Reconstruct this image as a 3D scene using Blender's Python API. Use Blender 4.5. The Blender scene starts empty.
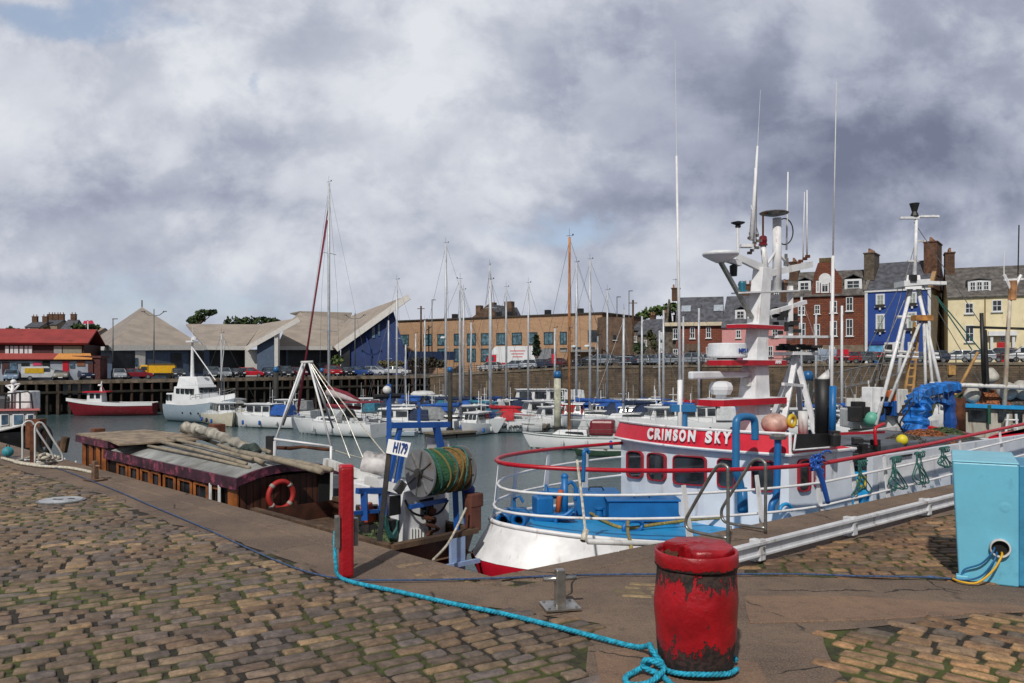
import bpy, bmesh, math, random
import numpy as np
from mathutils import Vector, Matrix, noise
sc = bpy.context.scene
col = sc.collection
PI = math.pi
FPX, HY, EYE = 796.44, 364.0, 2.3
rnd = random.Random(7)

# ---- camera -------------------------------------------------------------
cam = bpy.data.cameras.new("camera"); co = bpy.data.objects.new("camera", cam); col.objects.link(co)
co.location = (0, 0, EYE); co.rotation_euler = (PI/2, 0, 0)
cam.lens = 28.0; cam.sensor_width = 36.0; cam.shift_y = (HY-341.5)/1024; cam.clip_end = 6000; cam.clip_start = .05
sc.camera = co
sc.view_settings.view_transform = 'Standard'; sc.view_settings.look = 'None'; sc.view_settings.exposure = 0

# ---- measuring helpers: photograph pixel -> place in the world ----------
def A(px, py, Y): return Vector(((px-512)*Y/FPX, Y, EYE+(HY-py)*Y/FPX))
def G(px, py, z=0.0):
    Y = (EYE-z)*FPX/(py-HY); return Vector(((px-512)*Y/FPX, Y, z))
CQ = Vector((-.22, 8.61, 0)); RD = Vector((.794, .607, 0)).normalized(); ND = Vector((-RD.y, RD.x, 0))
LD = Vector((-.7071, .7071, 0)); MD = Vector((.7071, .7071, 0))
def Q(u, v, z): p = CQ+RD*u+ND*v; return Vector((p.x, p.y, z))       # along the right quay edge / out over the water
def QL(u, v, z): p = CQ+LD*u+MD*v; return Vector((p.x, p.y, z))      # the same along the left edge
def onv(px, py, v, a=RD, b=ND):
    k = (px-512)/FPX; o = CQ+b*v
    u = (k*o.y-o.x)/(a.x-k*a.y); p = o+a*u
    return Vector((p.x, p.y, EYE+(HY-py)*p.y/FPX))
def onu(px, py, u, a=RD, b=ND):
    k = (px-512)/FPX; o = CQ+a*u
    v = (k*o.y-o.x)/(b.x-k*b.y); p = o+b*v
    return Vector((p.x, p.y, EYE+(HY-py)*p.y/FPX))
def lin(h):
    h = h.lstrip('#'); r = [int(h[i:i+2], 16)/255 for i in (0, 2, 4)]
    return tuple(((c/12.92) if c <= .04045 else ((c+.055)/1.055)**2.4) for c in r)

# ---- materials ----------------------------------------------------------
class NT:
    def __init__(s, t): s.t = t; s.n = t.nodes; s.l = t.links
    def add(s, typ, **kw):
        n = s.n.new(typ)
        for k, v in kw.items(): setattr(n, k, v)
        return n
    def link(s, a, b): s.l.new(a, b)
    def setin(s, sock, v):
        if hasattr(v, 'is_output') or isinstance(v, bpy.types.NodeSocket): s.l.new(v, sock)
        else: sock.default_value = v
    def math(s, op, a, b=0.0, c=0.0, clamp=False):
        n = s.add('ShaderNodeMath', operation=op, use_clamp=clamp)
        for i, v in enumerate((a, b, c)): s.setin(n.inputs[i], v)
        return n.outputs[0]
    def mix(s, f, a, b, mode='MIX'):
        n = s.add('ShaderNodeMix', data_type='RGBA', blend_type=mode)
        s.setin(n.inputs[0], f)
        for i, v in ((6, a), (7, b)):
            if isinstance(v, (tuple, list)): n.inputs[i].default_value = (*v[:3], 1)
            else: s.l.new(v, n.inputs[i])
        return n.outputs[2]
    def noise(s, vec, scale, detail=4, rough=.55, dist=0.0, out=0):
        n = s.add('ShaderNodeTexNoise'); n.inputs['Scale'].default_value = scale
        n.inputs['Detail'].default_value = detail; n.inputs['Roughness'].default_value = rough; n.inputs['Distortion'].default_value = dist
        if vec is not None: s.l.new(vec, n.inputs['Vector'])
        return n.outputs[out]
    def step(s, v, a, b):
        n = s.add('ShaderNodeMapRange', interpolation_type='SMOOTHSTEP'); s.l.new(v, n.inputs[0])
        n.inputs[1].default_value = a; n.inputs[2].default_value = b
        return n.outputs[0]
    def mapping(s, vec, scale=(1, 1, 1), rot=(0, 0, 0), loc=(0, 0, 0)):
        n = s.add('ShaderNodeMapping'); s.l.new(vec, n.inputs[0])
        n.inputs[1].default_value = loc; n.inputs[2].default_value = rot; n.inputs[3].default_value = scale
        return n.outputs[0]
MATS = {}
def newmat(name):
    m = bpy.data.materials.new(name); m.use_nodes = True
    nt = NT(m.node_tree); b = m.node_tree.nodes['Principled BSDF']
    MATS[name] = m
    return m, nt, b
def mat(name, c, rough=.6, metal=0., var=.12, scale=3., dirt=0., dirtc=(.05, .035, .02), dscale=1.5, bump=0., bscale=20., spec=.5, streak=False, coord='Object'):
    """painted / plain surface: noise-varied base, optional grime patches and relief"""
    if name in MATS: return MATS[name]
    if isinstance(c, str): c = lin(c)
    if isinstance(dirtc, str): dirtc = lin(dirtc)
    m, nt, b = newmat(name)
    tc = nt.add('ShaderNodeTexCoord'); v = tc.outputs['Object']
    n1 = nt.noise(v, scale, 5)
    dark = tuple(x*(1-var*1.6) for x in c); light = tuple(min(1, x*(1+var)) for x in c)
    base = nt.mix(nt.step(n1, .3, .7), dark, light)
    if dirt > 0:
        vv = nt.mapping(v, (1, 1, .18)) if streak else v
        n2 = nt.noise(vv, dscale*(4 if streak else 1), 6, .65)
        f = nt.math('MULTIPLY', nt.step(n2, .62-dirt*.35, .75-dirt*.15), min(1, .5+dirt*.5))
        base = nt.mix(f, base, dirtc)
        nt.setin(b.inputs['Roughness'], nt.math('ADD', nt.math('MULTIPLY', f, .25), rough, clamp=True))
    else: b.inputs['Roughness'].default_value = rough
    nt.link(base, b.inputs['Base Color']); b.inputs['Metallic'].default_value = metal
    b.inputs['Specular IOR Level'].default_value = spec
    if bump > 0:
        bm_ = nt.add('ShaderNodeBump'); bm_.inputs['Strength'].default_value = bump; bm_.inputs['Distance'].default_value = .02
        nt.link(nt.noise(v, bscale, 6, .6), bm_.inputs['Height']); nt.link(bm_.outputs[0], b.inputs['Normal'])
    return m
def glassmat(name, c=(.02, .025, .03), rough=.06):
    if name in MATS: return MATS[name]
    m, nt, b = newmat(name)
    tc = nt.add('ShaderNodeTexCoord')
    base = nt.mix(nt.step(nt.noise(tc.outputs['Object'], 1.7, 3), .35, .65), tuple(x*.5 for x in c), tuple(min(1, x*1.8) for x in c))
    nt.link(base, b.inputs['Base Color']); b.inputs['Roughness'].default_value = rough
    b.inputs['Specular IOR Level'].default_value = .7
    return m
def brickmat(name, c1, c2, mortar, scale=4.5, bw=.5, rh=.22, dirt=.3):
    if name in MATS: return MATS[name]
    m, nt, b = newmat(name)
    tc = nt.add('ShaderNodeTexCoord'); v = tc.outputs['Object']
    sx = nt.add('ShaderNodeSeparateXYZ'); nt.link(v, sx.inputs[0])
    cb = nt.add('ShaderNodeCombineXYZ'); nt.link(nt.math('ADD', sx.outputs[0], sx.outputs[1]), cb.inputs[0]); nt.link(sx.outputs[2], cb.inputs[1])
    br = nt.add('ShaderNodeTexBrick'); nt.link(cb.outputs[0], br.inputs[0]); br.inputs['Scale'].default_value = 1
    br.inputs['Color1'].default_value = (*lin(c1), 1); br.inputs['Color2'].default_value = (*lin(c2), 1); br.inputs['Mortar'].default_value = (*lin(mortar), 1)
    br.inputs['Brick Width'].default_value = bw; br.inputs['Row Height'].default_value = rh; br.inputs['Mortar Size'].default_value = rh*.09
    n = nt.noise(v, .7, 6, .65); n2 = nt.noise(v, 6, 4)
    c = nt.mix(nt.math('MULTIPLY', nt.step(n, .42, .68), dirt), br.outputs[0], (.03, .024, .02))
    c = nt.mix(nt.math('MULTIPLY', n2, .5), c, nt.mix(1, c, (.55, .5, .45), 'MULTIPLY'))
    nt.link(c, b.inputs['Base Color']); b.inputs['Roughness'].default_value = .9
    bp = nt.add('ShaderNodeBump'); bp.inputs['Strength'].default_value = .5; bp.inputs['Distance'].default_value = .02
    nt.link(nt.math('ADD', br.outputs[1], n2), bp.inputs['Height']); nt.link(bp.outputs[0], b.inputs['Normal'])
    return m

# ---- objects ------------------------------------------------------------
WM = {}
def place(o, parent=None, loc=(0, 0, 0), rz=0.):
    o.location = loc; o.rotation_euler = (0, 0, rz)
    M = Matrix.Translation(loc) @ Matrix.Rotation(rz, 4, 'Z')
    if parent is not None: o.parent = parent; M = WM[parent.name] @ M
    WM[o.name] = M
    return o
def tag(o, label=None, cat=None, group=None, kind=None):
    if label: o['label'] = label
    if cat: o['category'] = cat
    if group: o['group'] = group
    if kind: o['kind'] = kind
    return o
def thing(name, label, cat, loc=(0, 0, 0), rz=0., group=None):
    o = bpy.data.objects.new(name, None); col.objects.link(o); o.empty_display_size = .2
    place(o, None, loc, rz); return tag(o, label, cat, group)
class MB:
    def __init__(s): s.v = []; s.f = []
    def add(s, vs, fs):
        k = len(s.v); s.v += [tuple(p) for p in vs]; s.f += [tuple(i+k for i in f) for f in fs]; return s
    def box(s, c, d, rz=0., R=None, taper=1.0):
        c = Vector(c); M = R or Matrix.Rotation(rz, 3, 'Z'); x, y, z = d[0]/2, d[1]/2, d[2]/2; t = taper
        vs = [c+M @ Vector(p) for p in ((-x, -y, -z), (x, -y, -z), (x, y, -z), (-x, y, -z), (-x*t, -y*t, z), (x*t, -y*t, z), (x*t, y*t, z), (-x*t, y*t, z))]
        return s.add(vs, [(0, 3, 2, 1), (4, 5, 6, 7), (0, 1, 5, 4), (1, 2, 6, 5), (2, 3, 7, 6), (3, 0, 4, 7)])
    def beam(s, p, q, w, h=None, up=(0, 0, 1), t=1.0):
        p, q = Vector(p), Vector(q); h = h or w; d = (q-p).normalized(); up = Vector(up)
        if abs(d.dot(up)) > .98: up = Vector((0, 1, 0))
        sd = d.cross(up).normalized(); u2 = sd.cross(d)
        vs = []
        for c, k in ((p, 1), (q, t)):
            for a, b2 in ((-1, -1), (1, -1), (1, 1), (-1, 1)): vs.append(c+sd*(a*w/2*k)+u2*(b2*h/2*k))
        return s.add(vs, [(0, 1, 2, 3), (7, 6, 5, 4), (0, 4, 5, 1), (1, 5, 6, 2), (2, 6, 7, 3), (3, 7, 4, 0)])
    def tube(s, pts, r, n=8, closed=False, r2=None):
        pts = [Vector(p) for p in pts]; m = len(pts); rings = []; up = None
        for i, p in enumerate(pts):
            a = pts[(i-1) % m] if (closed or i > 0) else p
            b = pts[(i+1) % m] if (closed or i < m-1) else p
            d = (b-a).normalized()
            if up is None: up = Vector((0, 0, 1)) if abs(d.z) < .9 else Vector((1, 0, 0))
            sd = d.cross(up)
            if sd.length < 1e-4: sd = d.cross(Vector((0, 1, 0)))
            sd.normalize(); up = sd.cross(d).normalized()
            rr = r if r2 is None else r+(r2-r)*i/max(1, m-1)
            rings.append([p+(sd*math.cos(2*PI*k/n)+up*math.sin(2*PI*k/n))*rr for k in range(n)])
        vs = [v for R_ in rings for v in R_]; fs = []
        for i in range(m if closed else m-1):
            j = (i+1) % m
            for k in range(n): fs.append((i*n+k, j*n+k, j*n+(k+1) % n, i*n+(k+1) % n))
        if not closed: fs.append(tuple(range(n))); fs.append(tuple((m-1)*n+k for k in reversed(range(n))))
        return s.add(vs, fs)
    def lathe(s, prof, c=(0, 0, 0), n=20, R=None, cap=True):
        c = Vector(c); R = R or Matrix.Identity(3); vs = []; m = len(prof)
        for r, z in prof:
            for k in range(n): vs.append(c+R @ Vector((r*math.cos(2*PI*k/n), r*math.sin(2*PI*k/n), z)))
        fs = [(i*n+k, i*n+(k+1) % n, (i+1)*n+(k+1) % n, (i+1)*n+k) for i in range(m-1) for k in range(n)]
        if cap: fs += [tuple(reversed(range(n))), tuple((m-1)*n+k for k in range(n))]
        return s.add(vs, fs)
    def ball(s, c, r, n=12, sz=1.0):
        pr = [(max(.001, r*math.sin(PI*i/8)), -r*sz*math.cos(PI*i/8)) for i in range(9)]
        return s.lathe(pr, c, n)
    def prism(s, poly, z0, z1):
        """polygon of (x,y) extruded in z"""
        n = len(poly); vs = [(x, y, z0) for x, y in poly]+[(x, y, z1) for x, y in poly]
        return s.add(vs, [tuple(reversed(range(n))), tuple(range(n, 2*n))]+[(i, (i+1) % n, n+(i+1) % n, n+i) for i in range(n)])
    def slab(s, poly, vec):
        """3-D polygon extruded along vec"""
        n = len(poly); P = [Vector(p) for p in poly]; w = Vector(vec)
        return s.add(P+[p+w for p in P], [tuple(reversed(range(n))), tuple(range(n, 2*n))]+[(i, (i+1) % n, n+(i+1) % n, n+i) for i in range(n)])
    def poly(s, pts): return s.add(pts, [tuple(range(len(pts)))])
    def loft(s, rings, closed=True, caps=True):
        n = len(rings[0]); vs = [p for r in rings for p in r]; fs = []
        for i in range(len(rings)-1):
            for k in range(n if closed else n-1):
                fs.append((i*n+k, i*n+(k+1) % n, (i+1)*n+(k+1) % n, (i+1)*n+k))
        if caps and closed: fs.append(tuple(reversed(range(n)))); fs.append(tuple((len(rings)-1)*n+k for k in range(n)))
        return s.add(vs, fs)
    def build(s, name, m, parent=None, smooth=False, world=False, bevel=0., fix=True, loc=None, rz=0., sub=0):
        me = bpy.data.meshes.new(name); vs = s.v
        o = bpy.data.objects.new(name, me); col.objects.link(o)
        if loc is None and parent is None and world and vs:      # top-level mesh: put its origin at its base
            xs = [v[0] for v in vs]; ys = [v[1] for v in vs]; zs = [v[2] for v in vs]
            loc = ((min(xs)+max(xs))/2, (min(ys)+max(ys))/2, min(zs))
        place(o, parent, loc or (0, 0, 0), rz)
        if world:
            I = WM[o.name].inverted(); vs = [I @ Vector(v) for v in vs]
        me.from_pydata([tuple(v) for v in vs], [], s.f); me.validate()
        if fix:
            b = bmesh.new(); b.from_mesh(me); bmesh.ops.recalc_face_normals(b, faces=b.faces); b.to_mesh(me); b.free()
        if smooth: me.polygons.foreach_set('use_smooth', [True]*len(me.polygons))
        me.materials.append(m)
        if bevel > 0:
            bv = o.modifiers.new('bevel', 'BEVEL'); bv.width = bevel; bv.segments = 2; bv.limit_method = 'ANGLE'
        if sub: sd = o.modifiers.new('sub', 'SUBSURF'); sd.levels = sub; sd.render_levels = sub
        return o
def text(s, size, m, name, parent, p, xdir, up, bold=0., shear=0., thick=.004, center=True, wfit=None, world=True, spacing=1.0):
    cu = bpy.data.curves.new(name, 'FONT'); cu.body = s; cu.size = size; cu.offset = bold; cu.shear = shear; cu.extrude = thick; cu.space_character = spacing
    if center: cu.align_x = 'CENTER'; cu.align_y = 'CENTER'
    t = bpy.data.objects.new('tmp', cu); col.objects.link(t)
    dg = bpy.context.evaluated_depsgraph_get(); me = bpy.data.meshes.new_from_object(t.evaluated_get(dg))
    bpy.data.objects.remove(t)
    x = Vector(xdir).normalized(); z = x.cross(Vector(up)).normalized(); y = z.cross(x)
    M = Matrix(((x.x, y.x, z.x, p[0]), (x.y, y.y, z.y, p[1]), (x.z, y.z, z.z, p[2]), (0, 0, 0, 1)))
    if wfit:
        w = max(v.co.x for v in me.vertices)-min(v.co.x for v in me.vertices); M = M @ Matrix.Diagonal((wfit/w, 1, 1, 1))
    if world and parent is not None: M = WM[parent.name].inverted() @ M
    me.transform(M); me.materials.clear(); me.materials.append(m)
    o = bpy.data.objects.new(name, me); col.objects.link(o); place(o, parent)
    return o
def arc(c, r, a0, a1, n, ax=Vector((1, 0, 0)), ay=Vector((0, 0, 1))):
    c = Vector(c); return [c+ax*(r*math.cos(a0+(a1-a0)*i/n))+ay*(r*math.sin(a0+(a1-a0)*i/n)) for i in range(n+1)]
def smoothpath(pts, k=6, closed=False):
    P = [Vector(p) for p in pts]; n = len(P); out = []
    for i in range(n if closed else n-1):
        g = (lambda j: P[j % n]) if closed else (lambda j: P[max(0, min(n-1, j))])
        a, b, c, d = g(i-1), g(i), g(i+1), g(i+2)
        for t in range(k):
            t /= k; out.append(.5*((2*b)+(c-a)*t+(2*a-5*b+4*c-d)*t*t+(3*b-a-3*c+d)*t**3))
    if not closed: out.append(P[-1])
    return out
def copy_tree(o, parent=None):
    c = o.copy(); col.objects.link(c)
    if parent is not None: c.parent = parent
    for ch in list(o.children): copy_tree(ch, c)
    return c

# ---- world: daylight sky with broken cloud ------------------------------
SUN_EL, SUN_AZ = math.radians(44), math.radians(197)      # azimuth of the sun, clockwise from +Y
def build_world():
    w = bpy.data.worlds.new("World"); sc.world = w; w.use_nodes = True
    nt = NT(w.node_tree); nt.n.clear()
    out = nt.add('ShaderNodeOutputWorld'); bg = nt.add('ShaderNodeBackground'); bg.inputs[1].default_value = .1
    nt.link(bg.outputs[0], out.inputs[0])
    sky = nt.add('ShaderNodeTexSky'); sky.sky_type = 'NISHITA'; sky.sun_disc = False
    sky.sun_elevation = SUN_EL; sky.sun_rotation = SUN_AZ; sky.air_density = 1; sky.dust_density = .6
    tc = nt.add('ShaderNodeTexCoord'); d = tc.outputs['Generated']
    sp = nt.add('ShaderNodeSeparateXYZ'); nt.link(d, sp.inputs[0])
    X, Y_, Z = sp.outputs
    # picture-like angles: azimuth tangent and elevation
    yc = nt.math('MAXIMUM', nt.math('ABSOLUTE', Y_), .05)
    az = nt.math('DIVIDE', X, yc); el = nt.math('DIVIDE', Z, yc)
    base_v = nt.add('ShaderNodeCombineXYZ'); nt.link(az, base_v.inputs[0]); nt.link(nt.math('MULTIPLY', el, 1.25), base_v.inputs[1])
    P2 = base_v.outputs[0]
    wn = nt.add('ShaderNodeSeparateColor'); nt.link(nt.noise(nt.mapping(P2, loc=(7.3, 1.2, 0)), 3.6, 7, .6, out=1), wn.inputs[0])
    azw = nt.math('ADD', az, nt.math('MULTIPLY', nt.math('SUBTRACT', wn.outputs[0], .5), .3))
    elw = nt.math('ADD', el, nt.math('MULTIPLY', nt.math('SUBTRACT', wn.outputs[1], .5), .2))
    def blob(a, e, ra, re, k=1.):
        q = nt.math('ADD', nt.math('POWER', nt.math('ABSOLUTE', nt.math('DIVIDE', nt.math('SUBTRACT', azw, a), ra)), 2.), nt.math('POWER', nt.math('ABSOLUTE', nt.math('DIVIDE', nt.math('SUBTRACT', elw, e), re)), 2.))
        return nt.math('MULTIPLY', nt.math('EXPONENT', nt.math('MULTIPLY', q, -1.)), k)
    def px(x, y): return ((x-512)/FPX, (HY-y)/FPX)
    big = nt.noise(nt.mapping(P2, loc=(3.1, 1.7, 0)), 2.2, 3, .5, .3)
    puff = nt.noise(nt.mapping(P2, loc=(4.3, 2.2, 0)), 5.6, 8, .6, .15)
    fine = nt.noise(nt.mapping(P2, loc=(1.3, 8.2, 0)), 5., 5, .55, .1)
    def B(x, y, rx, ry, k): a, e = px(x, y); return blob(a, e, rx/FPX, ry/FPX, k)
    br = nt.math('ADD', nt.math('MULTIPLY', nt.math('SUBTRACT', big, .5), .28), nt.math('MULTIPLY', nt.math('SUBTRACT', puff, .5), .5))
    bil = nt.math('ABSOLUTE', nt.math('SUBTRACT', nt.noise(nt.mapping(P2, loc=(2.3, 5.2, 0)), 4.6, 6, .55, .1), .5))
    br = nt.math('ADD', br, nt.math('MULTIPLY', nt.math('SUBTRACT', nt.step(bil, .0, .16), .6), .16))
    br = nt.math('ADD', br, nt.math('MULTIPLY', nt.math('SUBTRACT', nt.step(puff, .42, .58), .5), .16))
    for a in CLOUDS: br = nt.math('ADD', br, B(*a))
    v = nt.math('ADD', nt.math('MULTIPLY', br, 1.0), .66, clamp=True)
    ramp = nt.add('ShaderNodeValToRGB'); nt.link(v, ramp.inputs[0]); cr = ramp.color_ramp
    stops = [(0., '#757c92'), (.2, '#8a91a5'), (.42, '#a6acbd'), (.62, '#bec3d0'), (.82, '#d2d6df'), (1., '#e1e4ea')]
    while len(cr.elements) < len(stops): cr.elements.new(.5)
    for e, (p_, h_) in zip(cr.elements, stops): e.position = p_; e.color = (*lin(h_), 1)
    # gaps of sky
    gap = nt.math('MULTIPLY', nt.math('SUBTRACT', fine, .5), 1.5)
    for a in GAPS: gap = nt.math('ADD', gap, B(*a))
    gf = nt.math('MULTIPLY', nt.step(gap, .25, .75), .85)
    skyc = nt.mix(1., sky.outputs[0], (1.25, 1.15, 1.08), 'MULTIPLY')
    haze = nt.mix(.6, skyc, tuple(x*10 for x in lin('#a9bcd8')))
    cl = nt.mix(1., ramp.outputs[0], (10, 10, 10), 'MULTIPLY')
    fin = nt.mix(gf, cl, haze)
    hz = nt.math('EXPONENT', nt.math('MULTIPLY', nt.math('MAXIMUM', Z, 0.), -22.))
    fin = nt.mix(nt.math('MULTIPLY', hz, .4), fin, tuple(x*10 for x in lin('#c0c5d0')))
    # unseen sky overhead and behind, dimmed to cut ambient light
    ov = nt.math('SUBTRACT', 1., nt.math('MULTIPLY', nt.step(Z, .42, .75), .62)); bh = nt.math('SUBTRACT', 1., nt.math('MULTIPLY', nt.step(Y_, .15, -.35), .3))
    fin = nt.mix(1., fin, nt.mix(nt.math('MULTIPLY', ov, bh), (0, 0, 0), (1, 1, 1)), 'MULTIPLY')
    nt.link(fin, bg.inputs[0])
    # sun
    L = bpy.data.lights.new("sun", 'SUN'); L.energy = 3.6; L.angle = math.radians(1.5); L.color = (1., .95, .88)
    o = bpy.data.objects.new("sun", L); col.objects.link(o)
    dv = Vector((math.sin(SUN_AZ)*math.cos(SUN_EL), math.cos(SUN_AZ)*math.cos(SUN_EL), math.sin(SUN_EL)))
    o.rotation_euler = dv.to_track_quat('Z', 'Y').to_euler(); o.location = dv*50
#             x    y    rx   ry   amount
CLOUDS = [(215, 78, 55, 42, .3), (120, 105, 120, 55, .16), (430, 65, 130, 75, .3), (545, 150, 60, 38, .3), (360, 150, 90, 60, .16), (60, 250, 120, 24, .12), (270, 285, 120, 22, .1), (480, 238, 30, 12, .14),
          (90, 195, 140, 26, -.12), (250, 150, 60, 24, -.14), (205, 214, 150, 13, -.12), (15, 280, 60, 12, -.16), (435, 250, 32, 18, -.26), (590, 95, 70, 50, -.08),
          (780, 145, 220, 60, -.34), (940, 170, 150, 50, -.34), (900, 222, 70, 14, -.26), (1020, 212, 26, 22, -.16), (820, 50, 300, 60, -.16), (640, 197, 90, 13, -.16), (980, 218, 34, 16, .12), (620, 290, 140, 40, .04)]
GAPS = [(55, 20, 130, 24, .75), (262, 78, 16, 28, .5), (300, 40, 40, 12, .35), (560, 218, 110, 18, .6), (330, 322, 500, 14, .4), (120, 300, 150, 14, .35), (900, 300, 150, 20, .2)]

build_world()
# ======================= THE SETTING =======================
WZ = -4.6
# water
m, nt, b = newmat('harbour_water')
tc = nt.add('ShaderNodeTexCoord'); v = tc.outputs['Object']
base = nt.mix(nt.step(nt.noise(v, .05, 4), .35, .65), lin('#3c5054'), lin('#4a5f63'))
nt.link(base, b.inputs['Base Color']); b.inputs['Roughness'].default_value = .12; b.inputs['IOR'].default_value = 1.33
n1 = nt.noise(nt.mapping(v, (1, 1.6, 1), rot=(0, 0, .5)), 1.1, 6, .62, .4); n2 = nt.noise(nt.mapping(v, (1, 1.3, 1)), 4.2, 4, .6); n3 = nt.noise(v, .12, 3)
hgt = nt.math('ADD', nt.math('MULTIPLY', n1, nt.math('ADD', nt.math('MULTIPLY', n3, 1.2), .3)), nt.math('MULTIPLY', n2, .28))
bp = nt.add('ShaderNodeBump'); bp.inputs['Strength'].default_value = 1.; bp.inputs['Distance'].default_value = .11
nt.link(hgt, bp.inputs['Height']); nt.link(bp.outputs[0], b.inputs['Normal'])
o = MB().poly([(-900, -400, WZ), (900, -400, WZ), (900, 900, WZ), (-900, 900, WZ)]).build('water', m); tag(o, kind='structure')

# far shore line: left timber quay then right masonry wall
F0 = Vector((-13.4, 130, .5))
DL = Vector((-.908, -.419, 0)).normalized(); DR = Vector((.873, -.489, 0)).normalized()
def sl(s): p = F0+DL*s; return Vector((p.x, p.y, .5*(1-min(1, s/60))+.0))
def sr(t):
    z = .5+1.5*min(1, t/28)+.5*max(0, min(1, (t-28)/50)); p = F0+DR*t; return Vector((p.x, p.y, z))
asphalt = mat('asphalt', (.075, .075, .078), .9, var=.25, scale=.3, bump=.2)
tarmac2 = mat('pavement_grey', (.16, .155, .15), .9, var=.2, scale=.6)
SH = [sl(s) for s in (420, 200, 120, 90, 60, 40, 20)]+[F0.copy()]+[sr(t) for t in (10, 20, 28, 40, 55, 78, 100, 140, 300)]
mb = MB()
for a, c in zip(SH[:-1], SH[1:]):
    fa, fc = a+Vector((a.x*1.2+(0), 900, 0)), c+Vector((c.x*1.2, 900, 0))
    fa2, fc2 = a+Vector((a.x*.1, 60, 0)), c+Vector((c.x*.1, 60, 0))
    mb.poly([a, c, fc2, fa2]); mb.poly([fa2, fc2, fc, fa])
o = mb.build('ground', asphalt, fix=True); tag(o, kind='structure')

# near quay --------------------------------------------------------------
m, nt, b = newmat('joint_dirt')
tc = nt.add('ShaderNodeTexCoord'); v = tc.outputs['Object']
mo = nt.step(nt.noise(v, .8, 6, .62), .44, .58); fi = nt.noise(v, 30, 4)
c = nt.mix(nt.step(fi, .3, .7), (.008, .006, .005), (.035, .028, .02))
c = nt.mix(nt.math('MULTIPLY', mo, nt.step(nt.noise(v, 14, 3), .3, .5)), c, (.06, .072, .014))
nt.link(c, b.inputs['Base Color']); b.inputs['Roughness'].default_value = .95
bp = nt.add('ShaderNodeBump'); bp.inputs['Distance'].default_value = .02; nt.link(fi, bp.inputs['Height']); nt.link(bp.outputs[0], b.inputs['Normal'])
JD = m
def slabmat(name, c1, c2, c3):
    m, nt, b = newmat(name)
    tc = nt.add('ShaderNodeTexCoord'); v = tc.outputs['Object']
    n = nt.noise(v, .8, 8, .65); n2 = nt.noise(v, 7, 6, .7); n3 = nt.noise(v, 60, 3, .6)
    c = nt.mix(nt.step(n, .35, .65), lin(c1), lin(c2))
    c = nt.mix(nt.math('MULTIPLY', nt.step(n2, .48, .72), .6), c, lin(c3))
    c = nt.mix(nt.math('MULTIPLY', nt.step(n3, .42, .7), .6), c, (.26, .21, .17))
    c = nt.mix(nt.math('MULTIPLY', nt.step(nt.noise(v, 130, 2, .5), .6, .72), .6), c, (.35, .3, .25))
    # cracks
    vo = nt.add('ShaderNodeTexVoronoi', feature='DISTANCE_TO_EDGE'); vo.inputs['Scale'].default_value = .55
    dist = nt.mix(.2, v, nt.noise(v, 2.3, 5, .6, out=1)); nt.link(dist, vo.inputs['Vector'])
    cr = nt.math('MULTIPLY', nt.math('SUBTRACT', 1., nt.step(vo.outputs[0], .0, .006)), nt.step(nt.noise(v, .9, 3), .5, .58))
    c = nt.mix(cr, c, (.02, .017, .012))
    mossf = nt.math('MULTIPLY', nt.step(nt.noise(v, 1.6, 7, .7), .6, .72), .5)
    c = nt.mix(mossf, c, (.05, .055, .02))
    nt.link(c, b.inputs['Base Color']); b.inputs['Roughness'].default_value = .88
    bp = nt.add('ShaderNodeBump'); bp.inputs['Distance'].default_value = .03; bp.inputs['Strength'].default_value = .9
    h = nt.math('ADD', nt.math('MULTIPLY', n3, .45), nt.math('SUBTRACT', n2, cr)); nt.link(h, bp.inputs['Height']); nt.link(bp.outputs[0], b.inputs['Normal'])
    return m
CONC = slabmat('quay_concrete', '#57463a', '#75604e', '#3d3128')
SLAB = slabmat('red_slab', '#6e5443', '#86684f', '#4c3d32')
WALL = brickmat('quay_masonry', '#5c5046', '#74675a', '#2c2723', bw=1.1, rh=.42, dirt=.6)

edge = [QL(120, 0, 0), QL(0, 0, 0), Q(70, 0, 0)]
E0, E1, E2 = edge
back = [Vector((120, -40, 0)), Vector((-120, -40, 0))]
o = MB().poly([(p.x, p.y, -.02) for p in [E0, E1, E2]+back]).build('quay_ground', JD); tag(o, kind='structure')
mb = MB()
for a, c in ((E0, E1), (E1, E2)): mb.poly([a+Vector((0, 0, -.3)), c+Vector((0, 0, -.3)), c+Vector((0, 0, -7)), a+Vector((0, 0, -7))])
o = mb.build('quay_wall_face', WALL); tag(o, kind='structure')
# border between setts and concrete edging, read from the photograph
inL = [QL(120, -1.7, 0), QL(60, -1.6, 0), G(20, 470), G(95, 491), G(170, 523), G(239, 541), G(334, 577), G(433, 597), G(532, 612), G(600, 622)]
RAIL = [G(560, 640), G(688, 588), G(755, 561), G(849, 536), G(923, 515), Q(14, -1.75, 0), Q(40, -1.75, 0)]
inR = [G(745, 566), G(849, 540), G(923, 519), Q(14, -1.9, 0), Q(70, -1.9, 0)]
def strip_slabs(name, outer, inner, m, seg=1.8):
    """edging cut into separate stones"""
    mb = MB(); L1 = (outer[1]-outer[0]).length; n = int(L1/seg)
    for i in range(n):
        a, c = outer[0].lerp(outer[1], (i+.006)/n), outer[0].lerp(outer[1], (i+.994)/n)
        d, e = inner(a), inner(c); h = rnd.uniform(-.006, .006)
        mb.slab([(p.x, p.y, -.35) for p in (a, c, e, d)], (0, 0, .35+h))
    return mb.build(name, m, bevel=.012)
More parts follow.
